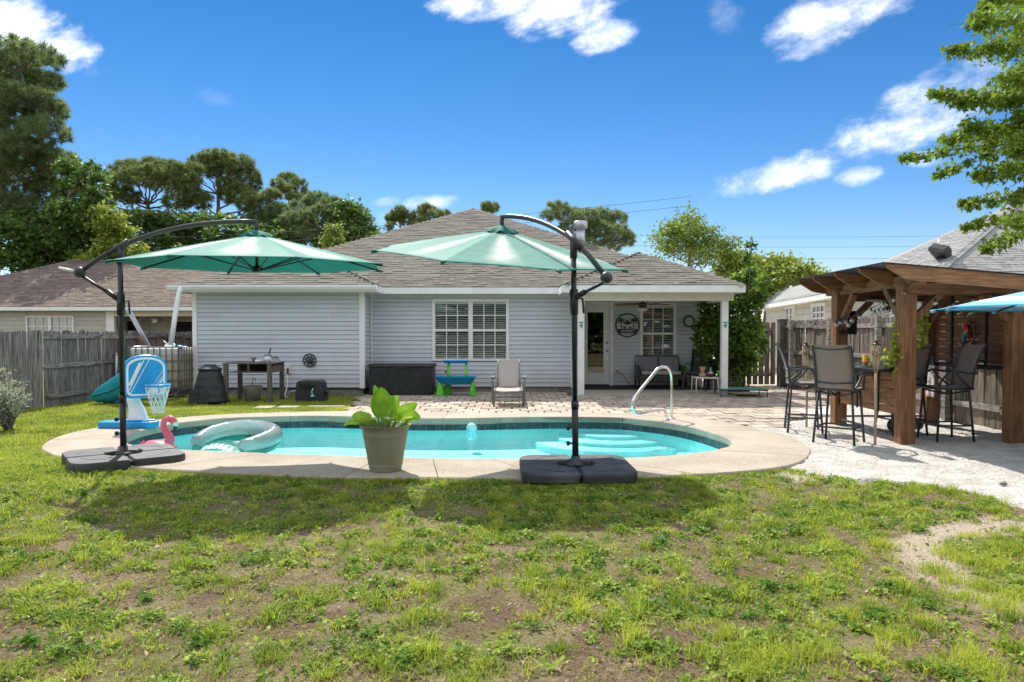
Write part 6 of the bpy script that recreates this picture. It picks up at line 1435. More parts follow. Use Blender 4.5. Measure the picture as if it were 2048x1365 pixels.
# things on the bar
Z = .965
def cup_stack(label, x, y, cols):
    t = thing('cup_stack', label, 'cups', (x, y, Z))
    for i, c in enumerate(cols): MB().lathe([(.001, 0), (.034, 0), (.038, .036), (.034, .036), (.001, .03)], (0, 0, .002 + i * .035), 16).build('cup', c, t, world=False)
yl, mg, gr, cor = [pm(n, a, a, rough=.35) for n, a in (('yellow_cup', (.75, .52, .03)), ('magenta_cup', (.55, .04, .22)), ('green_cup', (.02, .25, .10)), ('coral_cup', (.65, .14, .14)))]
cup_stack('stack of yellow and magenta cups left of its twin on the bar', 5.02, 10.30, (gr, mg, yl, yl, yl)); cup_stack('stack of yellow and coral cups right of its twin on the bar', 5.09, 10.22, (gr, cor, yl, yl, yl))
t = thing('tray', 'round wooden tray under the coloured cups on the bar', 'tray', (5.07, 10.27, Z)); MB().lathe([(.001, -.0), (.15, .0), (.16, .006), (.15, .002), (.001, .0015)], n=26).build('tray', M['cedar'], t, world=False); MB().tube([(.155 * math.cos(2 * PI * k / 26), .155 * math.sin(2 * PI * k / 26), .008) for k in range(26)], .006, 5, closed=True).build('rim', M['cedar'], t, world=False)
t = thing('cutlery_caddy', 'grey checked wooden caddy on the bar beside the front post', 'caddy', (5.12, 9.93, Z), R(10)); gm = pm('grey_check', (.16, .17, .13), (.44, .45, .40), 18, (.1, .1, 1), rough=.7, lo=.48, hi=.52)
b = MB(); b.b2(-.1, .1, -.09, .09, 0, .19); b.build('box', M['wood_old'], t, world=False); 
for k in range(4):
    for j in range(4): MB().b2(-.1 + j * .05 + .002, -.05 + j * .05 - .002, -.096, -.0905, k * .047 + .002, k * .047 + .045).build('check_tile', (M['white_pl'] if (k + j) % 2 else M['concrete_pot']), t, world=False)
gl_ = glassy('drink_glass', (.78, .92, .92), .8, extra=.08); t = thing('margarita_glass', 'margarita glass with teal stem on the bar', 'glass', (5.03, 10.85, Z)); MB().lathe([(.001, 0), (.04, 0), (.008, .012), (.008, .09), (.012, .095)], n=16).build('stem', M['teal_pl'], t, world=False); MB().lathe([(.012, .095), (.04, .11), (.045, .13), (.075, .145), (.08, .18)], n=20).build('bowl', gl_, t, world=False)
t = thing('grill', 'kettle grill on wheels behind the bar, glare painted into its pale domed lid', 'grill', (5.78, 11.0, 0), R(20))
MB().lathe([(.30, .90), (.31, .92), (.29, .98), (.2, 1.05), (.08, 1.085), (.001, 1.09)], n=32, sx=1.25).build('lid', pm('glare_lid', (.68, .68, .67), (.74, .74, .73), 9, rough=.25), t, world=False); MB().lathe([(.001, .62), (.12, .64), (.24, .72), (.29, .82), (.30, .895)], n=32, sx=1.25).build('bowl', M['plastic_black'], t, world=False)  # sun glare on the lid is painted in as a pale base colour
MB().lathe([(.001, .30), (.1, .31), (.17, .36), (.18, .38)], n=24).build('ash_pan', M['galv'], t, world=False); MB().tube([(-.06, -.36, .99), (-.06, -.42, 1.0), (.06, -.42, 1.0), (.06, -.36, .99)], .012, 6).build('handle', M['black'], t, world=False)
for (x, y) in ((-.22, -.2), (.22, -.2), (0, .26)): MB().tube([(x * .7, y * .7, .68), (x * 1.15, y * 1.15, .06)], .014, 6).build('leg', M['black'], t, world=False)
for x in (-.25, .25): MB().lathe([(.02, -.02), (.085, -.02), (.085, .02), (.02, .02)], (x * 1.0, -.24, .085), 18, rot=Matrix.Rotation(R(90), 3, 'Y')).build('wheel', M['black'], t, world=False)
t = thing('stereo', 'dark green slatted shutter hung behind the rear pergola post', 'shutter', (5.46, 11.72, 1.45)); MB().b2(-.1, .1, -.03, .03, -.02, .36).build('frame', pm('dark_green', (.01, .035, .028), (.015, .05, .04), 8), t, world=False); [MB().b2(-.08, .08, -.045, -.0305, .02 + k * .045, .045 + k * .045).build('slat', pm('green_slat', (.012, .045, .036)), t, world=False) for k in range(7)]; t.name = 'hanging_shutter'
ceiling_fan('black outdoor fan hung under the pergola roof', (5.85, 11.15, 2.17), .42, M['black'], M['black'], 5, .6)
# hanging plaque: plain tropical bird plaque
t = thing('hanging_plaque', 'colourful carved bird plaque hung on the pergola back wall', 'plaque', (PX1 - .01, PY0 + .98, 1.42)); RZ_ = Matrix.Rotation(R(-90), 4, 'Z')
def pq(name, poly, y0, y1, col, rough=.6): b = MB(); b.prism(poly, y0, y1, 'Y'); b.xf(RZ_); b.build(name, pm(name + '_paint', col, tuple(c * 1.15 for c in col), 30, rough=rough), t, world=False)
el = lambda cx, cz, rx_, rz_, a=0, n=14: [(cx + rx_ * math.cos(2 * PI * k / n) * math.cos(a) - rz_ * math.sin(2 * PI * k / n) * math.sin(a), cz + rx_ * math.cos(2 * PI * k / n) * math.sin(a) + rz_ * math.sin(2 * PI * k / n) * math.cos(a)) for k in range(n)]
b = MB(); b.tube([(.15 * math.cos(2 * PI * k / 28), 0, .17 * math.sin(2 * PI * k / 28) + .02) for k in range(28)], .014, 6, closed=True); [b.tube([(.15 * math.cos(a), 0, .17 * math.sin(a) + .02), (.19 * math.cos(a), 0, .21 * math.sin(a) + .02)], .012, 6) for a in (0, .8, 2.3, 3.14, -.8, -2.35)]; b.xf(RZ_); b.build('wheel_rim', M['cedar'], t, world=False)
pq('red_bird_body', el(-.0, .06, .05, .10, .5), -.03, -.005, (.42, .03, .04)); pq('orange_wing', el(.0, .045, .065, .022, .35), -.045, -.031, (.62, .27, .03)); pq('blue_tail', el(.0, .0, .07, .02, .5), -.046, -.032, (.04, .12, .3)); pq('teal_bird_body', el(-.075, -.03, .03, .07, -.1), -.03, -.005, (.03, .32, .36)); pq('green_leaf', el(-.07, .08, .06, .03, .6), -.028, -.006, (.03, .16, .05)); pq('orange_flower', el(-.08, .14, .025, .04), -.03, -.006, (.65, .25, .03)); pq('red_flower', el(-.02, .16, .03, .03), -.03, -.006, (.5, .03, .08)); pq('ribbon', [(-.15, -.10), (-.02, -.145), (.02, -.145), (.14, -.09), (.14, -.14), (.02, -.2), (-.02, -.2), (-.15, -.15)], -.05, -.03, (.45, .28, .08)); pq('ribbon_end', [(-.15, -.10), (-.05, -.135), (-.05, -.185), (-.15, -.15)], -.056, -.0505, (.42, .14, .08))
MB().tube([(0, 0, .20), (0, 0, .40)], .004, 4).build('hanging_cord', M['bark'], t, world=False); MB().tube([(0, 0, -.2), (0, 0, -.28)], .012, 6).build('drop', M['bark'], t, world=False)
# tea towel on the shelf
t = thing('towel', 'white towel with red flamingo print hanging from the black shelf', 'towel', (PX1 - .29, PY0 + 1.42, .5))
b = MB(); vs = []
for i in range(9):
    for j in range(13): y = -.11 + .22 * i / 8; z = .50 - .52 * j / 12; vs.append((-.012 - .012 * math.sin(i * 1.5) * (j / 12), y * (1 + .1 * j / 12), z))
fs = [(i * 13 + j, (i + 1) * 13 + j, (i + 1) * 13 + j + 1, i * 13 + j + 1) for i in range(8) for j in range(12)]; b.add(vs, fs, True); tw = b.build('cloth', pm('towel_cloth', (.72, .70, .68), (.78, .76, .74), 9, rough=.9), t, world=False)
b = MB(); b.b2(-.03, -.0, -.115, .115, .46, .58); b.build('crochet_top', M['charcoal'], t, world=False, bevel=.008)
prt = pm('flamingo_print', (.62, .06, .10), (.7, .1, .14), 9)
b = MB()
for (y, z) in ((-.06, .42), (.06, .43), (-.085, .36), (.0, .37), (.08, .30), (-.07, .25), (.07, .19), (-.08, .14), (-.02, .06), (.05, .08), (.09, .05), (-.07, .02), (.02, .0)):
    q = [(-.037, y + .018 * math.cos(2 * PI * k / 8), z + .011 * math.sin(2 * PI * k / 8)) for k in range(8)]; b.add(q, [tuple(range(8))]); b.add([(-.037, y + .012, z), (-.037, y + .02, z + .002), (-.037, y + .014, z + .03), (-.037, y + .008, z + .028)], [(0, 1, 2, 3)])
b.build('flamingo_print', prt, tw, world=False)
o = text('Bahia', .05, (-.037, 0, .21), M['charcoal'], tw, rot=(R(90), 0, R(-90)), ext=.0004)
# fire pit bowl / pale slab lying on sand
p = G(1640, 826); t = thing('stepping_slab', 'white slab on the sand behind the bar stools', 'slab', (p.x, p.y, 0)); b = MB(); b.prism([(-.35, -.35), (.35, -.45), (.42, .35), (-.2, .5)], -.03, .02); b.build('slab', M['trim'], t, world=False, bevel=.01)
t = thing('rock', 'small dark rock lying on the sand', 'rock', tuple(G(2007, 968))); b = MB(); b.sphere((0, 0, .0), .03, 9, 6, (1.2, .9, .7)); b.v = [(x + .006 * math.sin(i * 3.1), y + .006 * math.cos(i * 2.3), z) for i, (x, y, z) in enumerate(b.v)]; b.build('stone', M['found'], t, world=False)
t.location.z = -.0
# overhead wires
for i, (px0, py0, px1, py1, Y) in enumerate(((1440, 474, 1990, 470, 60), (1440, 494, 1990, 490, 60), (1440, 517, 1990, 514, 60), (140, 482, 760, 452, 41), (140, 500, 760, 470, 41))):
    a, c = P(px0, py0, Y), P(px1, py1, Y); d = c - a; a -= d * 1.0; c += d * 1.0
    lab = ('top overhead wire above the right hand roofs', 'middle overhead wire above the right hand roofs', 'lowest overhead wire above the right hand roofs', 'upper wire crossing behind the left umbrella', 'lower wire crossing behind the left umbrella')[i]
    t = thing('power_line', lab, 'wire', (a + c) / 2); pts = [a.lerp(c, q / 20) - Vector((0, 0, .9 * (1 - (2 * q / 20 - 1) ** 2) - .0)) + Vector((0, 0, .8)) for q in range(21)]; MB().tube(pts, .012, 5).build('wire', M['wire'], t)
# ================================================================ VEGETATION
def unit(n, up=0.0):
    v = NR.normal(0, 1, (n, 3)); v[:, 2] += up; return v / np.linalg.norm(v, axis=1, keepdims=True)
def needles(cen, K, L, w, up=.35, out=None):
    """bursts of thin needles round each centre"""
    N = len(cen); c = np.repeat(cen, K, 0); d = unit(N * K, up); 
    if out is not None: d = d + np.repeat(out, K, 0) * .9; d /= np.linalg.norm(d, axis=1, keepdims=True)
    l = L * NR.uniform(.6, 1.15, (N * K, 1)); s = np.cross(d, unit(N * K)); s /= np.linalg.norm(s, axis=1, keepdims=True) + 1e-9; s *= w
    b = c + d * l * .12
    V = np.stack([b - s, b + s, c + d * l], 1).reshape(-1, 3); Fa = np.arange(len(V)).reshape(-1, 3)
    tint = np.repeat(np.clip(np.repeat(NR.uniform(0, 1, N), K) * .75 + NR.uniform(0, .35, N * K), 0, 1), 3); return V, Fa, tint
def leaves(cen, L, w, up=.2, droop=0.0, tintc=None, fold=.12):
    N = len(cen); d = unit(N, 0); d[:, 2] = d[:, 2] * .6 - droop; d /= np.linalg.norm(d, axis=1, keepdims=True)
    n = unit(N, 1.1); s = np.cross(d, n); s /= np.linalg.norm(s, axis=1, keepdims=True) + 1e-9; n = np.cross(s, d); sc = NR.uniform(.65, 1.25, (N, 1)); l = L * sc; ww = w * sc
    V = np.stack([cen, cen + d * l * .45 + s * ww + n * ww * fold, cen + d * l, cen + d * l * .45 - s * ww + n * ww * fold], 1).reshape(-1, 3)
    Fa = np.arange(len(V)).reshape(-1, 4); tt = NR.uniform(0, 1, N) if tintc is None else np.clip(tintc + NR.normal(0, .18, N), 0, 1); return V, Fa, np.repeat(tt, 4)
def blob_pts(blobs, n, shell=.55, flat=1.0, clus=0, crad=.3):
    """points in a set of ellipsoid clumps, denser to the outside; also outward directions"""
    vol = np.array([b[3] * b[4] for b in blobs]); pr = vol / vol.sum(); idx = NR.choice(len(blobs), n, p=pr); B = np.array(blobs)[idx]
    if clus:      # sprays of foliage gathered round twig ends, with gaps between them
        m = max(6, n // clus); idc = NR.choice(len(blobs), m, p=pr); Bc = np.array(blobs)[idc]; dc = unit(m, .25); rc_ = NR.uniform(shell, 1.05, (m, 1)); cc = Bc[:, :3] + dc * rc_ * np.stack([Bc[:, 3], Bc[:, 3], Bc[:, 4]], 1)
        k = NR.integers(0, m, n); return cc[k] + NR.normal(0, 1, (n, 3)) * np.array([crad, crad, crad * .5]), dc[k]
    d = unit(n, .25); r = NR.uniform(0, 1, (n, 1)) ** (1 / 3) * (1 - shell) + shell; r = np.where(NR.uniform(0, 1, (n, 1)) < .8, r, NR.uniform(.2, 1, (n, 1)))
    return B[:, :3] + d * r * np.stack([B[:, 3], B[:, 3], B[:, 4]], 1), d
def limb(mb, a, b, r0, r1, wob=.12, n=7):
    a, b = Vector(a), Vector(b); L = (b - a).length; pts = []
    for i in range(n + 1):
        f = i / n; p = a.lerp(b, f); k = math.sin(f * PI) * wob * L; p += Vector((rng.uniform(-1, 1) * k * .35, rng.uniform(-1, 1) * k * .35, math.sin(f * PI) * -k * .25)); pts.append(p)
    mb.tube(pts, [r0 + (r1 - r0) * i / n for i in range(n + 1)], 6)
def tree(label, cat, name, base, trunk_top, r, blobs, kind, n, mat, bark, L, w=None, K=14, lean=(0, 0), tlim=26, forkz=.45, nlimb=1):
    """blobs: (x, y, z, rx, rz) in world metres"""
    base = Vector(base); t = thing(name, label, cat, base, 0, None); mb = MB(); top = Vector(trunk_top)
    limb(mb, base - Vector((0, 0, .1)), top, r, r * .35, .05, 10)
    ax = top - base
    for b in blobs:
        c = Vector(b[:3]); f = min(.97, max(forkz, (c.z - b[4] * 1.6 - base.z) / max(.1, ax.z))); s = base + ax * f
        limb(mb, s, c + Vector((0, 0, -b[4] * .3)), r * .34 * (1.1 - f * .5), r * .10)
        for q in range(nlimb + 2):
            e = c + Vector((rng.uniform(-1, 1) * b[3] * .8, rng.uniform(-1, 1) * b[3] * .8, rng.uniform(-.2, .7) * b[4])); limb(mb, s.lerp(c, rng.uniform(.45, .95)), e, r * .11, r * .03, .15, 5)
    mb.build('trunk', bark, t)
    pts, d = blob_pts(blobs, n, .5, 1, 0 if kind == 'pine' else 26, .26)
    if kind == 'pine': V, Fa, ti = needles(pts, K, L, w or L * .045, .3, d * .5)
    else: V, Fa, ti = leaves(pts, L, w or L * .33)
    npmesh('crown', V, Fa, mat, t, ti); return t
def px_blob(px, py, Y, rx, ry, dy=0.0):
    p = P(px, py, Y + dy); return (p.x, p.y, p.z, rx * Y / F, ry * Y / F)
def scatter_blobs(lst, Y, jit=1.2):
    if Y == 48: lst = [(a + rng.uniform(-4, 4), b + rng.uniform(-3, 5), c * .95, d * 1.35) for a, b, c, d in lst]
    return [px_blob(a, b, Y, c, d, rng.uniform(-jit, jit)) for a, b, c, d in lst]
gz = lambda px, Y: (P(px, 668, Y).x, Y, 0)
# tall pine at far left
Y = 42
b1 = scatter_blobs([(20, 95, 50, 16), (70, 110, 45, 15), (105, 125, 25, 12), (-20, 130, 60, 26), (40, 150, 50, 22), (88, 165, 38, 20), (10, 195, 60, 26), (70, 205, 50, 24), (110, 225, 24, 20), (-40, 200, 60, 40), (30, 250, 60, 26), (90, 262, 45, 24), (20, 300, 60, 28), (75, 315, 55, 26), (115, 330, 40, 24), (40, 360, 60, 28), (-30, 320, 60, 50), (95, 380, 40, 24), (5, 410, 50, 24), (60, 415, 40, 20)], Y, 2.0)
tree('tallest pine with dense drooping tufts at the far left', 'tree', 'pine_tree', gz(-15, Y), P(10, 100, Y), .42, b1, 'pine', 2700, M['pine_dk'], M['bark'], .40, .021, 40)
b2 = scatter_blobs([(160, 340, 34, 26), (185, 365, 24, 24), (150, 385, 40, 30), (190, 405, 20, 26), (135, 430, 45, 30), (175, 450, 38, 28), (205, 470, 30, 24), (60, 455, 60, 34), (10, 480, 55, 40), (100, 490, 60, 34), (160, 500, 50, 30), (40, 525, 60, 26), (200, 515, 40, 24), (120, 535, 60, 22)], 40, 1.6)
tree('dark leafy tree filling in under the tallest left pine', 'tree', 'leafy_tree', gz(110, 40), P(140, 380, 40), .30, b2, 'leaf', 15000, M['leaf_dk'], M['bark_grey'], .30, .10)
b2 = scatter_blobs([(215, 440, 22, 26), (235, 470, 26, 22), (225, 500, 34, 20), (260, 505, 26, 16), (200, 525, 40, 18)], 38, .8)
tree('yellowish vine covered shrubby tree above the beige house roof', 'tree', 'leafy_tree', gz(225, 38), P(222, 470, 38), .12, b2, 'leaf', 4200, M['leaf_yel'], M['bark_grey'], .22, .08)
Y = 48
b3 = scatter_blobs([(300, 330, 45, 11), (265, 345, 40, 12), (335, 340, 40, 12), (240, 362, 30, 12), (372, 362, 30, 12), (290, 355, 50, 12), (225, 385, 20, 12), (330, 372, 40, 11), (255, 390, 28, 10), (385, 392, 26, 12), (350, 400, 26, 10), (215, 405, 14, 9)], Y, 2.4)
tree('broad umbrella shaped pine second from the left', 'tree', 'pine_tree', gz(290, Y), P(296, 400, Y), .34, b3, 'pine', 1250, M['pine'], M['bark'], .34, .02, 36, forkz=.62)
b3 = scatter_blobs([(440, 318, 40, 12), (410, 328, 32, 12), (475, 330, 34, 13), (385, 345, 22, 11), (500, 350, 22, 13), (440, 345, 40, 10), (375, 365, 14, 9), (515, 368, 14, 10), (460, 372, 26, 9), (480, 385, 40, 15), (510, 405, 36, 15), (400, 400, 22, 12), (540, 395, 22, 12)], Y, 2.2)
tree('round topped pine with bare forked limbs behind the left umbrella', 'tree', 'pine_tree', gz(432, Y), P(436, 380, Y), .30, b3, 'pine', 1150, M['pine'], M['bark'], .34, .02, 36, forkz=.64)
b3 = scatter_blobs([(575, 358, 22, 9), (555, 368, 14, 8), (598, 368, 18, 9), (572, 380, 22, 8), (612, 385, 10, 8), (548, 388, 8, 7), (590, 395, 18, 7)], 52, 1.2)
tree('small airy pine top standing between the umbrella pines', 'tree', 'pine_tree', gz(578, 52), P(578, 390, 52), .18, b3, 'pine', 300, M['pine'], M['bark'], .30, .02, 34, forkz=.72)
b3 = scatter_blobs([(635, 400, 26, 16), (605, 420, 30, 18), (665, 415, 26, 18), (590, 450, 40, 24), (640, 440, 45, 26), (690, 450, 30, 24), (560, 430, 30, 20), (620, 480, 60, 24), (680, 485, 40, 20), (530, 445, 40, 22)], 46, 1.5)
tree('dense dark conifer right of the left umbrella crank arm', 'tree', 'conifer_tree', gz(630, 46), P(632, 410, 46), .25, b3, 'pine', 1700, M['pine_dk'], M['bark'], .32, .02, 36)
b3 = scatter_blobs([(700, 425, 18, 14), (720, 445, 18, 16), (735, 465, 18, 16), (705, 470, 30, 20), (690, 410, 10, 8), (745, 480, 16, 12)], 44, 1.0)
tree('loose leafy tree beside the left hip of the grey roof', 'tree', 'leafy_tree', gz(715, 44), P(712, 440, 44), .16, b3, 'leaf', 3400, M['leaf_dk'], M['bark_grey'], .28, .10)
b3 = scatter_blobs([(665, 452, 8, 14), (668, 475, 14, 16), (672, 495, 20, 14)], 40, .4)
tree('small bright green sapling in front of the dark conifer', 'tree', 'sapling', gz(667, 40), P(666, 460, 40), .05, b3, 'leaf', 1300, M['leaf_lt'], M['bark_grey'], .20, .07)
b3 = scatter_blobs([(350, 440, 50, 16), (420, 448, 50, 18), (490, 452, 46, 18), (300, 450, 40, 22), (260, 440, 30, 18), (380, 475, 70, 26), (470, 480, 60, 26), (550, 480, 60, 26), (300, 490, 60, 24), (420, 515, 90, 20), (560, 515, 70, 20)], 45, 2.5)
props(tree('dark understorey tree mass behind the left umbrella canopy', 'tree', 'leafy_tree', gz(400, 45), P(400, 450, 45), .25, b3, 'leaf', 12000, M['leaf_dk'], M['bark_grey'], .32, .11))
# small pines peeping over the grey roof
for (lst, n, lab) in (([(800, 425, 16, 10), (785, 440, 14, 10), (812, 440, 14, 10), (778, 455, 10, 8)], 330, 'young pine tips left of the roof ridge beside a gap'), ([(852, 420, 20, 9), (838, 432, 18, 9), (872, 430, 18, 8), (890, 428, 10, 6), (845, 447, 20, 9)], 380, 'young pine tips just left of the roof peak'), ([(973, 412, 10, 6), (990, 413, 8, 5), (980, 420, 16, 6)], 150, 'tiny pine tip poking over the roof peak')):
    b3 = scatter_blobs(lst, 50, .6); c = lst[0][0]; tree(lab, 'tree', 'pine_tree', gz(c, 50), P(c, lst[0][1] + 5, 50), .14, b3, 'pine', int(n * .6), M['pine'], M['bark'], .30, .02, 34)
b3 = scatter_blobs([(1115, 418, 24, 12), (1140, 430, 30, 14), (1100, 432, 18, 10), (1170, 435, 28, 15), (1205, 432, 24, 14), (1228, 440, 26, 16), (1150, 455, 34, 12), (1190, 460, 34, 16), (1235, 468, 26, 16), (1255, 480, 14, 14), (1220, 490, 30, 12), (1165, 485, 30, 14)], 50, 1.6)
tree('rounded pine behind the flue pipe right of the roof peak', 'tree', 'pine_tree', gz(1195, 50), P(1190, 440, 50), .28, b3, 'pine', 1000, M['pine_dk'], M['bark'], .34, .02, 36)
b3 = scatter_blobs([(1370, 455, 34, 26), (1345, 470, 26, 22), (1395, 475, 30, 26), (1420, 490, 26, 22), (1330, 495, 20, 18), (1365, 500, 40, 22), (1375, 430, 8, 14), (1440, 505, 18, 18), (1400, 515, 30, 20), (1310, 480, 12, 12), (1455, 490, 16, 12)], 33, 1.2)
tree('airy green tree with pointed top right of the porch roof', 'tree', 'leafy_tree', gz(1385, 33), P(1378, 440, 33), .13, b3, 'leaf', 6500, M['leaf_lt'], M['bark_grey'], .15, .05)
b3 = scatter_blobs([(1450, 515, 30, 14), (1480, 530, 34, 18), (1520, 530, 30, 16), (1560, 530, 40, 16), (1600, 545, 34, 12), (1510, 555, 44, 20), (1555, 565, 44, 20), (1610, 560, 24, 12), (1470, 555, 40, 22), (1520, 590, 50, 20), (1632, 556, 12, 8)], 34, 1.0)
tree('yellow green crape myrtle above the white neighbour roof', 'tree', 'leafy_tree', gz(1530, 34), P(1530, 560, 34), .14, b3, 'leaf', 8000, M['leaf_yel'], M['bark_grey'], .20, .07)
# big glossy shrub at the porch corner
b3 = scatter_blobs([(1430, 640, 28, 26), (1465, 620, 26, 30), (1500, 610, 26, 28), (1410, 680, 24, 24), (1450, 670, 34, 30), (1490, 660, 30, 30), (1515, 690, 20, 26), (1455, 720, 30, 30), (1490, 725, 28, 28), (1475, 570, 22, 24), (1500, 555, 22, 22), (1520, 590, 14, 18), (1440, 600, 16, 18), (1510, 650, 14, 18), (1465, 760, 24, 22), (1497, 520, 9, 16), (1501, 490, 8, 10), (1398, 655, 10, 10), (1425, 735, 14, 16), (1530, 560, 14, 10), (1415, 615, 18, 20), (1420, 650, 22, 22), (1412, 700, 18, 20), (1480, 690, 34, 30), (1440, 690, 26, 26), (1420, 590, 12, 14)], 18.3, .35)
ts = thing('shrub', 'tall glossy green shrub with shoots at the porch corner', 'shrub', (5.75, 18.4, 0)); mb = MB()
for q in range(12):
    b = b3[q % len(b3)]; limb(mb, (5.75 + rng.uniform(-.25, .25), 18.4 + rng.uniform(-.2, .2), -.05), (b[0], b[1], b[2]), .028, .010, .08, 7)
limb(mb, (5.85, 18.4, 0), P(1500, 485, 18.3), .03, .008, .04, 9); mb.build('stems', M['bark_grey'], ts)
pts, d = blob_pts(b3, 9000, .25); V, Fa, ti = leaves(pts, .15, .036, droop=.15); npmesh('foliage', V, Fa, M['leaf_bush'], ts, ti)
# silvery shrub at the left edge
ts = thing('shrub', 'small silvery leaved shrub at the left edge of the lawn', 'shrub', tuple(G(20, 858))); c0 = Vector(ts.location); mb = MB(); tips = []
for k in range(46):
    a = rng.uniform(0, 2 * PI); sp = rng.uniform(.02, .36); hgt = rng.uniform(.3, .92) * (1 - .35 * sp / .36) + .05; e = c0 + Vector((math.cos(a) * sp - .08, math.sin(a) * sp, hgt)); limb(mb, c0 + Vector((rng.uniform(-.05, .05), rng.uniform(-.05, .05), -.02)), e, .010, .003, .12, 6)
    for q in range(44): f = rng.uniform(.35, 1.03); tips.append(c0.lerp(e, f) + Vector((rng.gauss(0, .03), rng.gauss(0, .03), rng.gauss(0, .03))))
mb.build('stems', M['bark_grey'], ts); V, Fa, ti = leaves(np.array([tuple(p) for p in tips]), .062, .011, droop=-.45); npmesh('foliage', V, Fa, M['leaf_olive'], ts, ti)
# maple reaching in from the right edge
Y = 10.5; tm2 = thing('maple_tree', 'maple branches with bright leaves hanging in at the upper right', 'tree', (9.4, 12.2, 0)); mb = MB(); limb(mb, (9.4, 12.2, -.1), (9.3, 12.2, 5.6), .19, .08, .04, 10); pts = []; tc = []
twigs = [((2300, 120), (1960, 40), 9, .55), ((2300, 140), (1985, 90), 11, .5), ((2280, 200), (1905, 95), 11, .42), ((2280, 240), (1925, 200), 10, .5), ((2300, 300), (1870, 185), 10, .32), ((2300, 330), (1812, 312), 10, .26), ((2300, 340), (1900, 275), 11, .4), ((2280, 380), (1935, 250), 10, .5), ((2300, 430), (1930, 405), 11, .36), ((2300, 420), (1960, 345), 10, .42), ((2280, 460), (1975, 490), 10, .3), ((2260, 90), (2010, 200), 10.5, .65), ((2260, 20), (1975, 10), 11, .5), ((2260, 300), (1990, 260), 11, .6), ((2240, 420), (2040, 390), 10, .5), ((2300, 440), (1935, 450), 11, .26), ((2280, 60), (1990, -10), 10, .55), ((2300, 260), (2020, 150), 9, .6), ((2300, 380), (2010, 330), 12, .5), ((2290, 480), (2030, 440), 9, .3), ((2280, 150), (2040, 240), 10, .6), ((2300, 20), (2050, 60), 10, .6), ((2300, 260), (1880, 345), 10.5, .22), ((2300, 210), (2040, 300), 9.5, .55)]
for (sa, sb, YY, spread) in twigs:
    a, e = P(sa[0], sa[1], YY + 1.2), P(sb[0], sb[1], YY); m = a.lerp(e, .5) + Vector((0, 0, .25)); limb(mb, (9.3, 12.2, min(5.5, a.z)), a, .05, .025, .03, 4); cpts = smoothpts([a, m, e], 6); mb.tube(cpts, [.022 - .018 * i / (len(cpts) - 1) for i in range(len(cpts))], 5)
    n = int(1150 * (spread + .25))
    for q in range(n):
        f = rng.uniform(.12, 1.0) ** .8; base_ = cpts[min(len(cpts) - 1, int(f * len(cpts)))]; s = spread * (1.12 - f) * .85 + .05; pts.append(tuple(base_ + Vector((rng.gauss(0, s * .55), rng.gauss(0, s * .6), rng.gauss(-.03, s * .38))))); tc.append(rng.uniform(.1, .9))
    for q in range(6):
        f = rng.uniform(.3, .95); bp_ = cpts[int(f * (len(cpts) - 1))]; limb(mb, bp_, bp_ + Vector((rng.gauss(-.1, .2), rng.gauss(0, .2), rng.gauss(-.02, .14))) * (spread + .4), .006, .002, .1, 4)
mb.build('branches', M['bark_grey'], tm2)
def maple_leaves(cen, L):
    """five pointed lobes as a fan, petiole at the base"""
    prof = [(0, 0), (.16, .06), (.50, .02), (.36, .22), (.56, .42), (.24, .46), (0, 1.0), (-.24, .46), (-.56, .42), (-.36, .22), (-.50, .02), (-.16, .06)]
    N = len(cen); d = unit(N, -.5); n = unit(N, .9); s = np.cross(d, n); s /= np.linalg.norm(s, axis=1, keepdims=True) + 1e-9; nn = np.cross(s, d); sc = L * NR.uniform(.6, 1.2, (N, 1)); V = []
    for (x, y) in prof: V.append(cen + s * x * sc + d * y * sc + nn * (abs(x) * .25 * sc))
    V = np.stack(V, 1).reshape(-1, 3); i = np.arange(N)[:, None] * 12; tri = np.array([[0, k, k + 1] for k in range(1, 11)]); Fa = (i[:, :, None] + tri[None]).reshape(-1, 3); return V, Fa
V, Fa = maple_leaves(np.array(pts), .078); npmesh('foliage', V, Fa, M['leaf_maple'], tm2, np.repeat(np.array(tc), 12))
# vines at the bar's front post
for (lab, seg, n) in (('yellow green vine trailing left of the front pergola post', [(1800, 645, 9.75), (1792, 690, 9.7), (1786, 720, 9.7), (1806, 760, 9.8)], 190), ('green vine hanging right of the front pergola post', [(1838, 632, 10.1), (1850, 660, 10.1), (1838, 690, 10.1)], 110)):
    cp = smoothpts([P(*s) for s in seg], 8); t = thing('vine', lab, 'plant', cp[0]); mb = MB(); mb.tube(cp, .006, 5); mb.build('stem', M['bark_grey'], t); pts = np.array([tuple(rng.choice(cp) + Vector((rng.gauss(0, .045), rng.gauss(0, .05), rng.gauss(0, .05)))) for _ in range(n)]); V, Fa, ti = leaves(pts, .075, .032, droop=.3); npmesh('leaves', V, Fa, M['leaf_vine'], t, ti)
# woods behind the photographer: seen only as reflections in the house glass
wb = [(x, -16 + rng.uniform(-2, 2), z, 2.4, 1.7) for x in range(-18, 22, 3) for z in (1.4, 3.6, 5.6)]
pts, d = blob_pts(wb, 16000, .5); V, Fa, ti = leaves(pts, .7, .3); props(npmesh('woods', V, Fa, M['leaf_dk'], None, ti), 'dark wood standing behind the yard', kind='stuff')

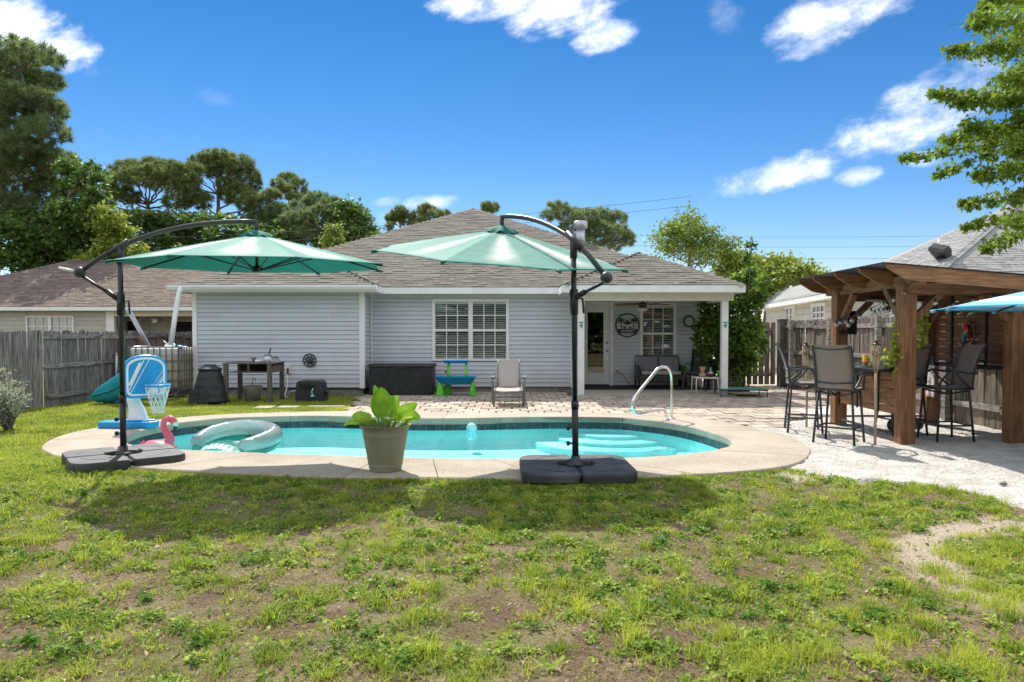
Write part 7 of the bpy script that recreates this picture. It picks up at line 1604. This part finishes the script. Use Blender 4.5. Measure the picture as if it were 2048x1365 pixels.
# ---------------------------------------------------------------- lawn
PATp = PAT
def lawn_ok(x, y):
    ok = ~np_inside(POOL_OUT, x, y) & ~np_inside(PATp, x, y)
    sx = x + (vnoise(x, y, 1.7, 5) - .5) * .7; sy = y + (vnoise(x, y, 1.7, 8) - .5) * .7
    s = np_inside(SAND, sx, sy); ok &= ~s | (NR.uniform(0, 1, x.shape) < .004)
    return ok & ~((x > XL - .1) & (x < XW + .1) & (y > YW)) & ~((np.abs(x - bR.x) < .56) & (np.abs(y - bR.y) < .56)) & ~(np.hypot(x - bL.x, y - bL.y) < .55) & ~(np.hypot(x + 6.4, y - 15.35) < .36)
def blades(x, y, h, w, mat, name, lean=.5, segs=2, tint=None, dirs=None):
    n = len(x); z = lawn_z(x, y) - .004; a = NR.uniform(0, 2 * PI, n) if dirs is None else dirs; h = h * NR.uniform(.55, 1.25, n); ln = h * lean * NR.uniform(.2, 1.5, n); fa = NR.uniform(0, 2 * PI, n); wx, wy = np.cos(fa) * w, np.sin(fa) * w
    dx, dy = np.cos(a) * ln, np.sin(a) * ln
    V = np.stack([np.stack([x - wx, y - wy, z], 1), np.stack([x + wx, y + wy, z], 1), np.stack([x + dx * .35 + wx * .8, y + dy * .35 + wy * .8, z + h * .6], 1), np.stack([x + dx * .35 - wx * .8, y + dy * .35 - wy * .8, z + h * .6], 1), np.stack([x + dx, y + dy, z + h * .95 - ln * .25], 1)], 1).reshape(-1, 3)
    i = np.arange(n)[:, None] * 5; Fa = np.concatenate([i + np.array([[0, 1, 2]]), i + np.array([[0, 2, 3]]), i + np.array([[3, 2, 4]])]); tt = NR.uniform(0, 1, n) if tint is None else np.clip(tint + NR.normal(0, .16, n), 0, 1)
    return npmesh(name, V, Fa, mat, None, np.repeat(tt, 5))
def rand_area(n, y0, y1, slope=.74, pad=.3):
    y = y0 + (y1 - y0) * NR.uniform(0, 1, n); x = (NR.uniform(-1, 1, n)) * (slope * y1 + pad); k = np.abs(x) < slope * y + pad; return x[k], y[k]
def dens(x, y):
    d = np.clip((vnoise(x, y, 1.3, 21) - .28) * 2.8, 0, 1) * np.clip((vnoise(x, y, 4.5, 22) - .30) * 3.2, 0, 1)
    d = d * (.78 + .22 * np.clip((y - 3.6) / 1.6, 0, 1)); d = d * (1 - .93 * sand_ring(x, y)); inner = np.hypot((x - 3.75) / 1.0, (y - 4.35) / 1.1) < .85; d = np.where(inner, np.maximum(d, .45), d)
    back = np.clip((y - 5.6) / 1.2, 0, 1) * np.clip((2.2 - x) / 1.5, 0, 1); d = np.maximum(d, back * .55 * np.clip((vnoise(x, y, 3.2, 31) - .3) * 4, 0, 1)); return d
def clump_field(nc, y0, y1, r0, r1, per_area, seed):
    """separate growth patches: returns sample points, a 0..1 height inside the patch and the patch tint"""
    x, y = rand_area(nc, y0, y1); D = dens(x, y); k = lawn_ok(x, y) & (NR.uniform(0, 1, len(x)) < .22 + .72 * D) & (sand_ring(x, y) < .35); x, y = x[k], y[k]
    r = r0 + (r1 - r0) * NR.uniform(0, 1, len(x)) ** 2.2; n = np.maximum(4, (per_area * r * r * NR.uniform(.6, 1.3, len(x))).astype(int)); t = NR.uniform(0, 1, len(x)); id_ = np.repeat(np.arange(len(x)), n)
    q = np.abs(NR.normal(0, .55, len(id_))); a = NR.uniform(0, 2 * PI, len(id_)); st = NR.uniform(.6, 1.5, len(x))[id_]; X = x[id_] + np.cos(a) * q * r[id_] * st; Y = y[id_] + np.sin(a) * q * r[id_] / st; ok = lawn_ok(X, Y)
    return X[ok], Y[ok], np.clip(1 - q[ok] * .75, .15, 1) * np.clip(r[id_][ok] / r1, .35, 1), t[id_][ok], a[ok]
# grass patches
X, Y, hh, tt, a = clump_field(8500, 2.7, 8.3, .03, .13, 7500, 1)
props(blades(X, Y, .028 + .055 * hh, .0026, M['grass'], 'grass', .85, tint=tt, dirs=a + NR.normal(0, .9, len(a))), kind='stuff')
X, Y, hh, tt, a = clump_field(700, 2.7, 7.8, .03, .085, 9000, 2)
props(blades(X, Y, .06 + .085 * hh, .0021, M['grass'], 'tall_grass', .7, tint=.35 + .5 * tt, dirs=a + NR.normal(0, .4, len(a))), kind='stuff')
# broadleaf weed patches
X, Y, hh, tt, a = clump_field(9000, 2.7, 8.3, .03, .14, 5200, 3)
cen = np.stack([X, Y, lawn_z(X, Y) + .004 + .045 * hh * NR.uniform(.3, 1, len(X))], 1); V, Fa, ti = leaves(cen, .031, .0105, tintc=tt, fold=.3); props(npmesh('weeds', V, Fa, M['weed'], None, ti), kind='stuff')
# thin general sward and dry thatch between the patches
x, y = rand_area(230000, 2.7, 8.4); D = dens(x, y); k = lawn_ok(x, y) & (NR.uniform(0, 1, len(x)) < D * .55 + .06 * (1 - sand_ring(x, y))); x, y = x[k], y[k]
props(blades(x, y, np.full(len(x), .030), .0024, M['grass'], 'short_grass', 1.0), kind='stuff')
x, y = rand_area(170000, 2.7, 8.4); k = lawn_ok(x, y) & (NR.uniform(0, 1, len(x)) < .35 + .3 * vnoise(x, y, 2.0, 40)) & (sand_ring(x, y) < .5); x, y = x[k], y[k]
props(blades(x, y, np.full(len(x), .014), .0019, M['straw'], 'dry_grass', 2.8), kind='stuff')
# small bright tufts standing apart on the bare ground in the right foreground
X, Y, hh, tt, a = [np.concatenate(q) for q in zip(*[(lambda n, c, r: (c[0] + r * NR.normal(0, .55, n), c[1] + r * NR.normal(0, .55, n), NR.uniform(.5, 1, n), np.full(n, NR.uniform(.5, .9)), NR.uniform(0, 2 * PI, n)))(int(260 * (r / .1) ** 1.5), (G(px_, py_).x, G(px_, py_).y), r) for px_, py_, r in
    ((1400, 1290, .06), (1455, 1260, .07), (1560, 1300, .12), (1520, 1330, .07), (1640, 1290, .09), (1480, 1340, .06), (1800, 1265, .09), (1960, 1320, .12), (1940, 1300, .07), (1850, 1235, .06), (1700, 1220, .07), (1990, 1120, .10), (1930, 1110, .09), (1890, 1095, .08), (1870, 1130, .10), (2010, 1090, .10), (1960, 1160, .10), (2030, 1180, .10), (1920, 1180, .09), (2000, 1200, .12), (1900, 1150, .06))])]
k = lawn_ok(X, Y); props(blades(X[k], Y[k], .03 + .06 * hh[k], .0019, M['grass'], 'grass_tufts', .7, tint=tt[k], dirs=a[k]), kind='stuff')
# far and side lawn
x = NR.uniform(-11, -2.9, 260000); y = NR.uniform(7.6, 17.2, 260000); x2 = NR.uniform(-12, -4, 50000); y2 = NR.uniform(5.5, 9, 50000); x = np.r_[x, x2]; y = np.r_[y, y2]
k = lawn_ok(x, y) & (x > -9.25) & (np.abs(x) < .74 * y + .4) & (NR.uniform(0, 1, len(x)) < .30 + .85 * np.clip(vnoise(x, y, 1.6, 50) * 1.5 - .3, 0, 1)); x, y = x[k], y[k]; far = np.clip((y - 15.2) / 1.4, 0, 1); k = NR.uniform(0, 1, len(x)) > far * .7; x, y = x[k], y[k]
props(blades(x, y, .035 + .06 * vnoise(x, y, 3.5, 51), .0055, M['grass'], 'side_lawn_grass', .9, tint=.55 + 1.1 * (vnoise(x, y, 2.2, 52) - .5)), kind='stuff')
# grass fringe creeping over the deck's near edge and round the base of things
th = NR.uniform(0, 2 * PI, 26000); kk = (th / (2 * PI) * NA).astype(int) % NA; rr = np.array(ROUT)[kk] + NR.normal(.035, .05, len(th)); x = PC[0] + rr * np.cos(th); y = PC[1] + rr * np.sin(th); k = (y < 9.3) & (x < 2.9) & (NR.uniform(0, 1, len(x)) < .25 + vnoise(x, y, 2.6, 70)) & ~np_inside([(p[0] * .985 + PC[0] * .015, p[1] * .985 + PC[1] * .015) for p in POOL_OUT], x, y) & ~((np.abs(x - bR.x) < .57) & (np.abs(y - bR.y) < .57)); x, y = x[k], y[k]
props(blades(x, y, np.full(len(x), .06), .0026, M['grass'], 'edge_grass', .8), kind='stuff')
fx = np.r_[NR.uniform(-.0, 1.25, 2600) , ]; fy = bR.y - .575 - np.abs(NR.normal(0, .035, 2600)); fx = bR.x - .62 + fx; props(blades(fx, fy, np.full(len(fx), .055), .0018, M['grass'], 'base_grass', .8), kind='stuff')
# litter: dead leaves and twigs
x, y = rand_area(5200, 2.8, 7.6); k = lawn_ok(x, y); x, y = x[k], y[k]; cen = np.stack([x, y, lawn_z(x, y) + .012], 1); V, Fa, ti = leaves(cen, .035, .010, fold=.5); props(npmesh('leaf_litter', V, Fa, M['straw'], None, ti), kind='stuff')
